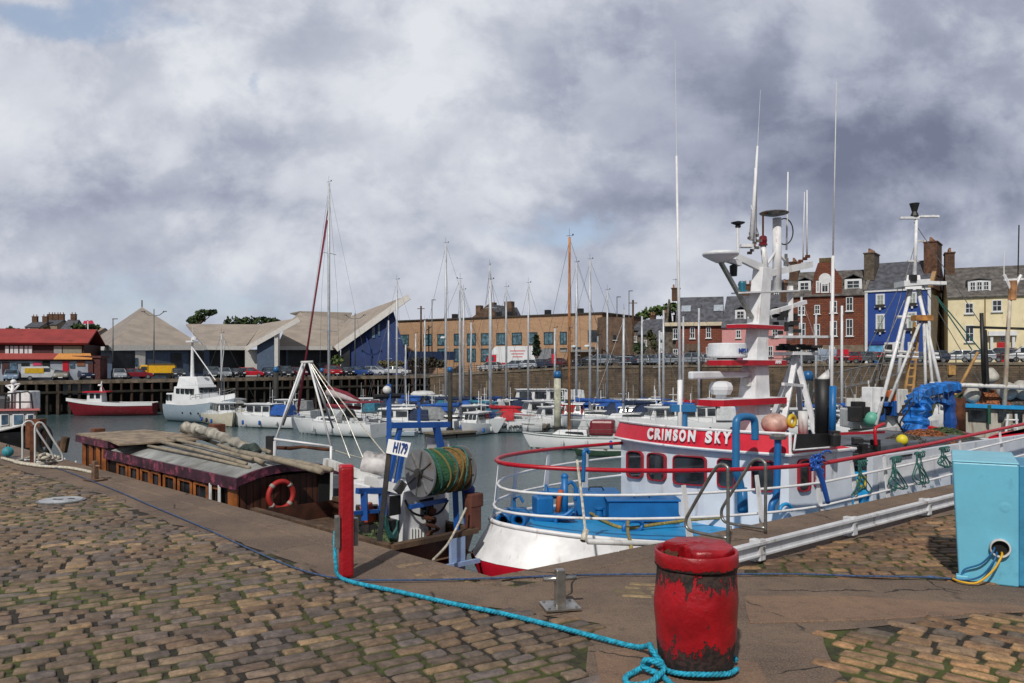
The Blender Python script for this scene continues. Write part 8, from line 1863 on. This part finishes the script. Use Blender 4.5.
# second vessel at the right edge with blue roof edge
YG = 33.
def g2(x, y, Y=YG): return A(x, y, Y)
SB = thing('fishing_vessel', 'old white fishing boat with blue roof edge and long boom at the right edge', 'fishing boat', (g2(990, 400).x, YG, WZ), 0)
def sb(mb, name, m, p=SB, **k): return mb.build(name, m, p, world=True, **k)
sb(MB().loft([[g2(940, 441), g2(985, 438), g2(1080, 446), g2(1080, 440, YG+4), g2(960, 432, YG+4)], [g2(955, 500), g2(985, 500), g2(1080, 500), g2(1080, 490, YG+4), g2(965, 490, YG+4)]]), 'hull', HULLW)
CBN = sb(MB().loft([[g2(960, 436), g2(1060, 443), g2(1060, 436, YG+2.5), g2(968, 432, YG+2.5)], [g2(958, 406), g2(1060, 409), g2(1060, 407, YG+2.5), g2(966, 405, YG+2.5)]]), 'cabin', mat('stained_white', '#aaa79c', .6, var=.12, scale=2, dirt=.4, dirtc='#6a4a34', streak=True))
sb(MB().slab([g2(952, 407, YG-.2), g2(1060, 411, YG-.2), g2(1060, 407, YG+2.8), g2(962, 404, YG+2.8)], (0, 0, .14)), 'blue_roof_edge', BLUED, CBN)
for x0, x1 in ((968, 988), (998, 1008), (1013, 1022)): 
    w_ = sb(MB().slab([g2(x0, 409.8+(x0-968)*.04, YG-.08), g2(x1, 410+(x1-968)*.04, YG-.08), g2(x1, 421+(x1-968)*.03, YG-.03), g2(x0, 420.5+(x0-968)*.03, YG-.03)], (0, -.04, 0)), 'window', GLASS, CBN)
sb(MB().tube([g2(930, 384), g2(1060, 389)], .1, 8), 'boom', WHITE2, smooth=True)
sb(MB().tube([g2(1003, 437), g2(1008, 330), g2(1010, 300)], .1, 8, r2=.07), 'mast', mat('flaky_mast', '#b8b0a0', .6, var=.15, dirt=.4, dirtc='#8a4a28', streak=True), smooth=True)
for x, y in ((1004, 275), (1021, 275)): sb(MB().tube([g2(1012, 292), g2(x, y)], .07, 6), 'mast_fork', WHITE)
sb(MB().beam(g2(1004, 280), g2(1023, 279), .1, .08), 'fork_bar', WHITE); sb(MB().tube([g2(1012, 300), g2(1013, 281)], .16, 8), 'mast_top', mat('rust_stained', '#a87850', .8, var=.3)); sb(MB().tube([g2(1018, 276), g2(1019, 225)], .025, 5), 'whip_aerial', BLACK); sb(MB().tube([g2(1004, 276), g2(1004, 250)], .02, 5), 'whip_aerial', WHITE)
sb(MB().tube([g2(984, 392), g2(981.5, 313)], .08, 8), 'black_mast', BLACK, smooth=True); sb(MB().beam(g2(970, 327), g2(1060, 330), .1, .1), 'black_gaff', BLACK); sb(MB().tube([g2(988, 392), g2(985, 330)], .07, 6), 'black_stay', BLACK)
for x, y, r_ in ((972, 395, .35), (1007, 391, .42), (1022, 390, .4), (990, 376, .35)): sb(crumple(MB().ball(g2(x, y, YG+.6), r_, 12), .08, 3), 'white_float', mat('dirty_float', '#aaa79f', .7, var=.2), smooth=True)
mb = MB()
netheap('net_heap', g2(983, 404, YG+1.2), 1.6, .9, .6, NETM[0], SB, seed=11); netheap('net_heap', g2(1012, 404, YG+1.2), 1.2, .9, .5, NETM[2], SB, seed=12); netheap('net_heap', g2(960, 404, YG+1.2), .9, .6, .4, NETM[1], SB, seed=13)
sb(MB().tube([g2(955, 395), g2(978, 352)], .06, 6), 'bamboo_pole', LDm); sb(MB().tube([g2(957, 398), g2(957, 437)], .32, 12), 'rusty_pipe', RUST, smooth=True)
sb(MB().tube([g2(1005, 440, YG-.5), g2(1008, 414, YG-.5)], .05, 6).tube([g2(1018, 440, YG-.5), g2(1016, 414, YG-.5)], .05, 6).tube([g2(1005, 428, YG-.5), g2(1018, 428, YG-.5)], .04, 6).tube([g2(1005, 420, YG-.5), g2(1018, 420, YG-.5)], .04, 6), 'white_frame', WHITE)
sb(MB().tube([g2(989, 424, YG-.2), g2(989, 405, YG-.2)], .07, 6), 'green_pipe', mat('green_pipe', '#1c4a3a', .6))
# red bow at the far right with blue tarpaulin
YH = 20.
t = thing('red_boat_bow', 'red painted boat bow with blue rope heap at the right edge above the utility box', 'boat', (A(1005, 440, YH).x, YH, WZ), 0)
def h2(x, y, Y=YH): return A(x, y, Y)
MB().loft([[h2(988, 437), h2(1030, 427), h2(1090, 425), h2(1090, 424, YH+2), h2(1000, 432, YH+1)], [h2(994, 447), h2(1030, 441), h2(1090, 441), h2(1090, 441, YH+2), h2(1002, 446, YH+1)]]).build('red_bulwark', REDB, t, world=True)
MB().loft([[h2(995, 448), h2(1030, 442), h2(1090, 442), h2(1090, 442, YH+2), h2(1003, 447, YH+1)], [h2(1002, 520), h2(1030, 520), h2(1090, 520), h2(1090, 500, YH+2), h2(1008, 500, YH+1)]]).build('hull', HC['black'], t, world=True)
crumple(MB().tube([h2(990, 447, YH-.5), h2(1000, 449, YH-.5), h2(1014, 446, YH-.5)], .16, 10), .08, 4).build('blue_rope_heap', MATS['indigo_cord'], t, world=True, smooth=True)
MB().tube(smoothpath([h2(1010, 449, YH-.6), h2(1024, 444, YH-.6), h2(1040, 442, YH-.6)], 4), .07, 8).build('blue_hose', BLUEP, t, world=True, smooth=True)
# ======================= VEHICLES AND STREET FURNITURE =======================
TYRE = mat('tyre', '#131313', .85); HUB = mat('alloy_wheel', '#8c8e90', .35, .6); HEADL = mat('headlamp', '#c8ccd0', .15); TAILL = mat('tail_lamp', '#7a1018', .3); CGL = glassmat('car_glass', (.03, .04, .05), .05)
CP = {}
def carpaint(c):
    if c not in CP:
        m, nt, b = newmat('car_paint_'+c.lstrip('#')); tc = nt.add('ShaderNodeTexCoord'); n = nt.noise(tc.outputs['Object'], 1.2, 4)
        k = lin(c); nt.link(nt.mix(nt.step(n, .3, .7), tuple(x*.85 for x in k), tuple(min(1, x*1.08) for x in k)), b.inputs['Base Color']); b.inputs['Roughness'].default_value = .25; b.inputs['Coat Weight'].default_value = .5; b.inputs['Metallic'].default_value = .2
        CP[c] = m
    return CP[c]
PROF = {'hatch': ([(-2.0, .35), (-2.05, .8), (-1.95, 1.0), (1.0, .98), (1.85, .82), (2.02, .6), (2.0, .32)], [(-1.9, .98), (-1.55, 1.42), (-.9, 1.5), (.25, 1.48), (1.05, .98)], 1.72),
        'saloon': ([(-2.25, .38), (-2.3, .8), (-2.2, .98), (-1.4, 1.02), (1.0, .98), (2.05, .84), (2.25, .6), (2.22, .33)], [(-1.65, 1.0), (-1.05, 1.4), (.2, 1.43), (1.05, .98)], 1.76),
        'suv': ([(-2.2, .45), (-2.25, .9), (-2.15, 1.12), (1.1, 1.1), (2.0, .98), (2.2, .7), (2.18, .42)], [(-2.1, 1.1), (-1.85, 1.62), (-1.2, 1.72), (.3, 1.7), (1.15, 1.1)], 1.84),
        'van': ([(-2.4, .42), (-2.45, 1.1), (1.6, 1.1), (2.3, .95), (2.45, .7), (2.42, .4)], [(-2.43, 1.09), (-2.38, 1.9), (.7, 1.95), (1.65, 1.09)], 1.88)}
def car(label, px, Y=None, deg=0., kind='hatch', c='#888', off=3.0, cat='car', group='cars parked along the far quays', name='parked_car', panel=None):
    p = shore(px, off) if Y is None else onland(px, Y); p = Vector((p.x, p.y, land(p.x, p.y)))
    t = thing(name, label, cat, p, math.radians(deg), group); lo, hi, W = PROF[kind]; pt = carpaint(c)
    def shell(prof, wb, wt, zt):
        rings = []; n = len(prof)
        for s_, k in ((-1, .93), (-1, 1.), (1, 1.), (1, .93)):
            rings.append([(x*(.985 if k < 1 else 1), s_*(W/2*k if True else 0)*((wb if z < zt-.2 else wt)), z) for x, z in prof])
        return rings
    # body: section rings across the width
    rings = []
    for y, k, dz in ((-W/2, .96, 0), (-W/2+.12, 1., 0.0), (0, 1.02, .02), (W/2-.12, 1., 0.0), (W/2, .96, 0)):
        rings.append([(x*k, y, z+(dz if z > .7 else 0)-(0.05 if abs(y) == W/2 and z > .7 else 0)) for x, z in lo])
    MB().loft(rings).build('body', pt, t, bevel=.05)
    g = []
    for y, k in ((-W/2+.06, 1.), (-W/2+.2, .93), (W/2-.2, .93), (W/2-.06, 1.)):
        pass
    n = len(hi); base = [hi[0], hi[-1]]
    L_ = [(x, -(W/2-.06-(.14 if 0 < i < n-1 else 0)), z) for i, (x, z) in enumerate(hi)]; R_ = [(x, -y, z) for x, y, z in L_]
    MB().loft([L_, R_]).build('windows' if kind != 'van' else 'cab', CGL if kind != 'van' else pt, t, bevel=.03)
    if kind != 'van':
        r0, r1 = hi[1], hi[-2]; MB().box(((r0[0]+r1[0])/2, 0, max(z for _, z in hi)+.0), (r1[0]-r0[0]+.1, W-.38, .05)).build('roof', pt, t, bevel=.02)
        mb = MB()
        for s_ in (-1, 1):
            for x in (-.45,): mb.beam((x, s_*(W/2-.05), 1.0), (x-.02, s_*(W/2-.2), max(z for _, z in hi)), .09, .05)
            mb.beam((hi[-1][0], s_*(W/2-.06), hi[-1][1]), (hi[-2][0], s_*(W/2-.2), hi[-2][1]), .09, .07); mb.beam((hi[0][0], s_*(W/2-.06), hi[0][1]), (hi[1][0], s_*(W/2-.2), hi[1][1]), .12, .08)
        mb.build('pillars', pt, t)
    else:
        a, c_ = hi[-1], hi[-2]; MB().slab([(a[0]-.02, -.75, a[1]+.08), (a[0]-.02, .75, a[1]+.08), (c_[0]+.12, .62, c_[1]-.1), (c_[0]+.12, -.62, c_[1]-.1)], (.06, 0, .03)).build('windscreen', CGL, t)
        for s_ in (-1, 1): MB().box((.55, s_*(W/2-.1), 1.45), (.8, .14, .5)).build('side_window', CGL, t)
        if panel:
            for s_ in (-1, 1): MB().box((-.9, s_*(W/2-.05), 1.35), (2.2, .16, .7)).build('side_panel', panel, t)
    for x in (-1.3*W/1.75, 1.3*W/1.75):
        for s_ in (-1, 1):
            w_ = MB().lathe([(.2, -.11), (.31, -.11), (.33, -.06), (.33, .06), (.31, .11), (.2, .11)], (x, s_*(W/2-.1), .33), 16, R=Matrix.Rotation(PI/2, 3, 'X')).build('wheel', TYRE, t); MB().lathe([(.2, -.12), (.02, -.1), (.02, .1), (.2, .12)], (x, s_*(W/2-.1), .33), 12, R=Matrix.Rotation(PI/2, 3, 'X')).build('hub', HUB, w_)
    xf = lo[-1][0]; xr = lo[0][0]
    for s_ in (-1, 1):
        MB().box((xf-.08, s_*(W/2-.28), .72), (.18, .36, .15)).build('headlight', HEADL, t, bevel=.03); MB().box((xr-.0, s_*(W/2-.2), .85), (.12, .26, .22)).build('tail_light', TAILL, t, bevel=.03)
    MB().box((xf+.01, 0, .42), (.06, .52, .11)).build('number_plate', LETTER, t); MB().box((xf-.02, 0, .55), (.1, .9, .12)).build('grille', BLACK, t)
    MB().box((xr-.02, 0, .6), (.06, .52, .11)).build('number_plate', mat('plate_yellow', '#c8a820', .5), t)
    return t
FQ = -65+0
# left quay: parked nose or tail towards the water
car('pale blue hatchback at the far left in front of the red roofed building', 12, c='#7d93ad', deg=-62, kind='hatch')
car('white van with a yellow side panel by the red roofed building', 42, c='#c9ccce', deg=30, kind='van', cat='van', name='parked_van', panel=mat('yellow_panel', '#c9a21c', .5))
car('beige estate car right of the white and yellow van', 62, c='#8d8b80', deg=-66, kind='suv')
car('dark navy car with pale roof below the orange awning', 82, c='#1f2c48', deg=-40, kind='suv')
car('silver grey car nose on just right of the red kiosk', 119, c='#9aa1a8', deg=-58, kind='hatch')
car('dark red hatchback left of the yellow truck', 139, c='#7a1a28', deg=20, kind='hatch', off=4)
car('dark grey car right of the yellow truck', 178, c='#2c2f36', deg=-60, kind='hatch')
car('grey car behind the mast of the pale grey motor trawler', 212, c='#5b626a', deg=-60, kind='suv')
car('silver car right of the grey boat mast', 224, c='#8a9198', deg=-60, kind='hatch')
car('black saloon left of the bright red car', 237, c='#17181b', deg=-58, kind='saloon')
car('bright red hatchback in front of the white pier of the market', 251, c='#b01428', deg=10, kind='hatch')
car('dark blue grey car right of the bright red hatchback', 270, c='#39465c', deg=-60, kind='hatch')
car('dark grey estate in front of the middle roof', 285, c='#33373c', deg=-60, kind='suv')
car('maroon car left of the tall yacht mast', 299, c='#5a1626', deg=-58, kind='hatch')
car('red car right of the tall yacht mast', 333, c='#a5141e', deg=-60, kind='suv')
car('black car left of the blue hatchback by the wedge wall', 346, c='#1b1c20', deg=-60, kind='hatch')
car('blue hatchback in front of the blue wedge wall', 360, c='#2a4a86', deg=-20, kind='hatch')
car('white hatchback right of the blue one by the wedge wall', 376, c='#b9bec4', deg=-22, kind='hatch')
car('white saloon at the right end of the timber quay', 397, c='#c5c8ca', deg=-12, kind='saloon')
# upper right road
rc = [('white car just left of the truck cab shadow', 490, '#b4b8bc', 'hatch', 150, 4), ('silver hatchback below the red and white truck', 515, '#9aa4b2', 'hatch', 150, 3), ('white hatchback right of the silver one below the truck', 528, '#c0c6d0', 'hatch', 150, 3), ('dark blue car below the conifer', 541, '#26324c', 'saloon', 150, 3), ('dark red car right of the conifer', 553, '#6a1a24', 'hatch', 150, 3),
      ('black saloon by the canopy of the tan building', 588, '#1e2024', 'saloon', 150, 3), ('silver estate left of the annexe', 600, '#8e969e', 'suv', 150, 3), ('grey hatchback in front of the dark annexe', 614, '#5c6268', 'hatch', 150, 4), ('dark blue hatchback left of the stone cottages', 627, '#27354f', 'hatch', 100, 3), ('pale silver hatchback beside the dark bush', 642, '#98a2ac', 'hatch', 130, 3), ('silver blue car in front of the cottages', 655, '#7f8c9c', 'hatch', 150, 3), ('purple car left of the tall white aerial', 661, '#5a4466', 'suv', 150, 7), ('silver estate car at the brick house door', 669, '#8c949c', 'saloon', 150, 3), ('large silver car in front of the brick house', 690, '#868e98', 'suv', 150, 3.5), ('white car right of the brick house', 707, '#b0b6bd', 'hatch', 150, 4), ('dark car in front of the pink house', 727, '#22262c', 'suv', 150, 6), ('pink hatchback seen under the radar bar', 736, '#b03a68', 'hatch', 150, 2.5),
      ('silver people carrier below the tenement', 818, '#8b97a6', 'van', 150, 3.5), ('dark grey hatchback below the tenement windows', 800, '#3c4046', 'hatch', 150, 3), ('red hatchback in front of the tenement ground floor', 846, '#a01822', 'hatch', 150, 3), ('bright red saloon in front of the blue house', 873, '#ad1420', 'saloon', 150, 5), ('grey car left of the blue house door', 860, '#565c62', 'hatch', 150, 3), ('dark green car behind the pyramid mast', 895, '#22332c', 'hatch', 150, 4), ('dark blue hatchback right of the pyramid mast', 932, '#22304a', 'hatch', 150, 4), ('white hatchback in front of the cream house wall', 957, '#c2c6ca', 'hatch', 160, 5), ('pale silver car in front of the cream house', 977, '#a8b0b8', 'hatch', 150, 4), ('dark grey car below the red front door', 998, '#3a3e44', 'suv', 150, 5), ('dark maroon car right of the red front door', 1011, '#4a1620', 'hatch', 150, 4), ('white van cut off by the right edge of the picture', 1030, '#c4c7ca', 'van', 150, 4)]
for lb, px, c, kd, dg, of in rc: car(lb, px, c=c, kind=kd, deg=dg, off=of, cat='van' if 'van' in lb else 'car', name='parked_van' if 'van' in lb else 'parked_car')
# yellow truck
p = shore(156, 5); t = thing('yellow_truck', 'bright yellow tipper truck parked on the timber quay', 'truck', Vector((p.x, p.y, land(p.x, p.y))), math.radians(198))
YLW = paint('truck_yellow', '#d0a00c', .12, '#6a4a10')
MB().box((-.9, 0, 1.35), (3.6, 2.2, 1.1)).build('load_body', YLW, t, bevel=.04); MB().loft([[(1.0, -1, .6), (1.0, 1, .6), (2.6, 1, .6), (2.6, -1, .6)], [(1.0, -1, 2.0), (1.0, 1, 2.0), (1.9, .95, 2.0), (1.9, -.95, 2.0)]]).build('cab', YLW, t, bevel=.06)
MB().slab([(2.42, -.85, 1.15), (2.42, .85, 1.15), (2.0, .8, 1.85), (2.0, -.8, 1.85)], (.06, 0, .03)).build('windscreen', CGL, t)
for s_ in (-1, 1): MB().box((1.5, s_*1.0, 1.5), (.8, .08, .5)).build('side_window', CGL, t)
MB().box((0, 0, .55), (4.8, 1.8, .3)).build('chassis', BLACK, t); MB().box((-.9, 0, 2.05), (3.4, 1.9, .3)).build('load', mat('load_dark', '#5a4a1c', .9), t)
for x in (-1.8, 1.8):
    for s_ in (-1, 1): MB().lathe([(.4, -.13), (.42, 0), (.4, .13)], (x, s_*.95, .42), 14, R=Matrix.Rotation(PI/2, 3, 'X')).build('wheel', TYRE, t)
# red and white lorry
p = onland(513, 137); t = thing('box_lorry', 'white box lorry with red lower panels in front of the tan building', 'lorry', p, math.radians(-24+180))
MB().box((-1.0, 0, 2.55), (7.2, 2.5, 2.9)).build('box_body', HULLW, t, bevel=.04); MB().box((-1.0, 1.26, .95), (7.1, .06, .5)).box((-1, 0, 1.05), (7.25, 2.52, .16)).build('red_skirt', REDB, t)
C_ = MB().loft([[(2.7, -1.2, .5), (2.7, 1.2, .5), (4.8, 1.2, .5), (4.8, -1.2, .5)], [(2.7, -1.15, 2.6), (2.7, 1.15, 2.6), (4.2, 1.1, 2.6), (4.2, -1.1, 2.6)]]).build('cab', REDB, t, bevel=.08)
MB().slab([(4.72, -1.0, 1.4), (4.72, 1.0, 1.4), (4.36, 1.0, 2.4), (4.36, -1.0, 2.4)], (.06, 0, .02)).build('windscreen', CGL, C_); MB().box((3.6, 1.18, 1.9), (1.0, .08, .7)).build('side_window', CGL, C_); MB().loft([[(2.6, -1.1, 2.62), (2.6, 1.1, 2.62), (4.2, 1.0, 2.62), (4.2, -1.0, 2.62)], [(2.6, -1.1, 4.0), (2.6, 1.1, 4.0), (2.9, 1.0, 4.0), (2.9, -1.0, 4.0)]]).build('wind_deflector', HULLW, C_)
mb = MB()
for i in range(3): mb.box((-1.4, 1.27, 3.2-i*.5), (2.8-.5*i, .03, .12))
mb.build('side_lines', REDB, t); MB().box((0, 0, .6), (8.4, 2, .3)).build('chassis', BLACK, t)
for x in (-3.4, 3.6):
    for s_ in (-1, 1): MB().lathe([(.46, -.15), (.48, 0), (.46, .15)], (x, s_*1.1, .48), 14, R=Matrix.Rotation(PI/2, 3, 'X')).build('wheel', TYRE, t)
MB().box((-6.2, 0, 2.3), (2.6, 2.4, 2.4)).build('grey_container', mat('container_grey', '#7c7f84', .6), t)
# red bins / boards by the railing
for lb, px, y0, y1, of, w in (('tall red letter bin by the railing right of the conifer', 554, 354.5, 364, 2, .7), ('red board on the railing below the tenement', 843, 350, 358, 2, 1.0), ('small tan wooden crate on the ledge right of the pyramid mast', 951, 366, 375, .3, 1.0), ('navy skip in front of the tan building', 430, 352, 360, 16, 9.)):
    p = shore(px, of); z0, z1 = EYE+(HY-y1)*p.y/FPX, EYE+(HY-y0)*p.y/FPX
    t = thing('litter_bin' if 'bin' in lb else ('sign_board' if 'board' in lb else ('wooden_crate' if 'crate' in lb else 'skip')), lb, 'bin' if 'bin' in lb else ('sign' if 'board' in lb else ('crate' if 'crate' in lb else 'skip')), (p.x, p.y, z0))
    mm = REDB if 'red' in lb else (LDm if 'crate' in lb else HC['navy']); MB().box((0, 0, (z1-z0)/2), (w, min(w, 2.), z1-z0), taper=1.05).build('body', mm, t, bevel=.03); MB().box((0, 0, z1-z0+.04), (w*1.08, min(w, 2.)*1.08, .08)).build('lid', mm, t)
# lamp posts
LP = mat('lamp_post_grey', '#5a5e60', .5, .3, var=.1)
for lb, px, py0, py1, Y_, arm in (('dark lamp post in front of the pyramid roof, left one', 113, 370, 319, 118, 0), ('lamp post with curved twin arms in front of the pyramid roof', 154, 370, 309, 118, 1), ('lamp post with twin arms before the big wedge roof', 355, 370, 313, 136, 1), ('lamp post behind the annexe roof', 629, 360, 291, 140, 0), ('grey lamp post left of the brick tenement dormer', 432, 365, 300, 140, 0), ('lamp post above the stone cottages', 617, 362, 297, 135, 0), ('lamp post before the annexe corner', 545, 365, 318, 140, 0)):
    a, c = A(px, py0, Y_), A(px, py1, Y_); t = thing('street_lamp', lb, 'street lamp', a, 0, 'street lamps on the far quays'); h = c.z-a.z
    MB().tube([(0, 0, 0), (0, 0, h)], .11, 8, r2=.07).build('pole', LP, t, smooth=True)
    if arm:
        for s_ in (-1, 1): MB().tube([(0, 0, h-1.0), (s_*.8, 0, h-.9), (s_*1.5, 0, h-.4)], .06, 6).build('arm', LP, t); MB().box((s_*1.6, 0, h-.35), (.5, .25, .12)).build('lamp_head', LP, t)
    else: MB().box((.3, 0, h+.02), (.7, .25, .12)).build('lamp_head', LP, t)
for lb, px, Y_, y0, y1 in (('brown telegraph pole left of the big blue wedge', 421, 150, 372, 306), ('dark pole beside the brick annexe', 633, 132, 362, 300), ('wooden utility pole right of the big wedge roof', 598, 128, 362, 328)):
    a, c = A(px, y0, Y_), A(px, y1, Y_); tag(MB().tube([a, c], .16, 8).box(c+Vector((0, 0, -.5)), (1.4, .12, .12)).build('utility_pole', TIMBER, world=True), lb, 'pole')
t = thing('flag_sign', 'small pink flag on a pole above the tan roof at left', 'flag', A(88, 332, 160)); a = A(88, 332, 160); h = (332-321)*160/FPX
MB().tube([(0, 0, 0), (0, 0, h)], .12, 6).build('pole', ALUW, t); MB().slab([(-1.1, 0, h-.6), (1.2, 0, h-.5), (.9, 0, h+.1), (-.8, 0, h+.05)], (0, .05, 0)).build('flag', mat('pink_flag', '#b8284c', .7), t)
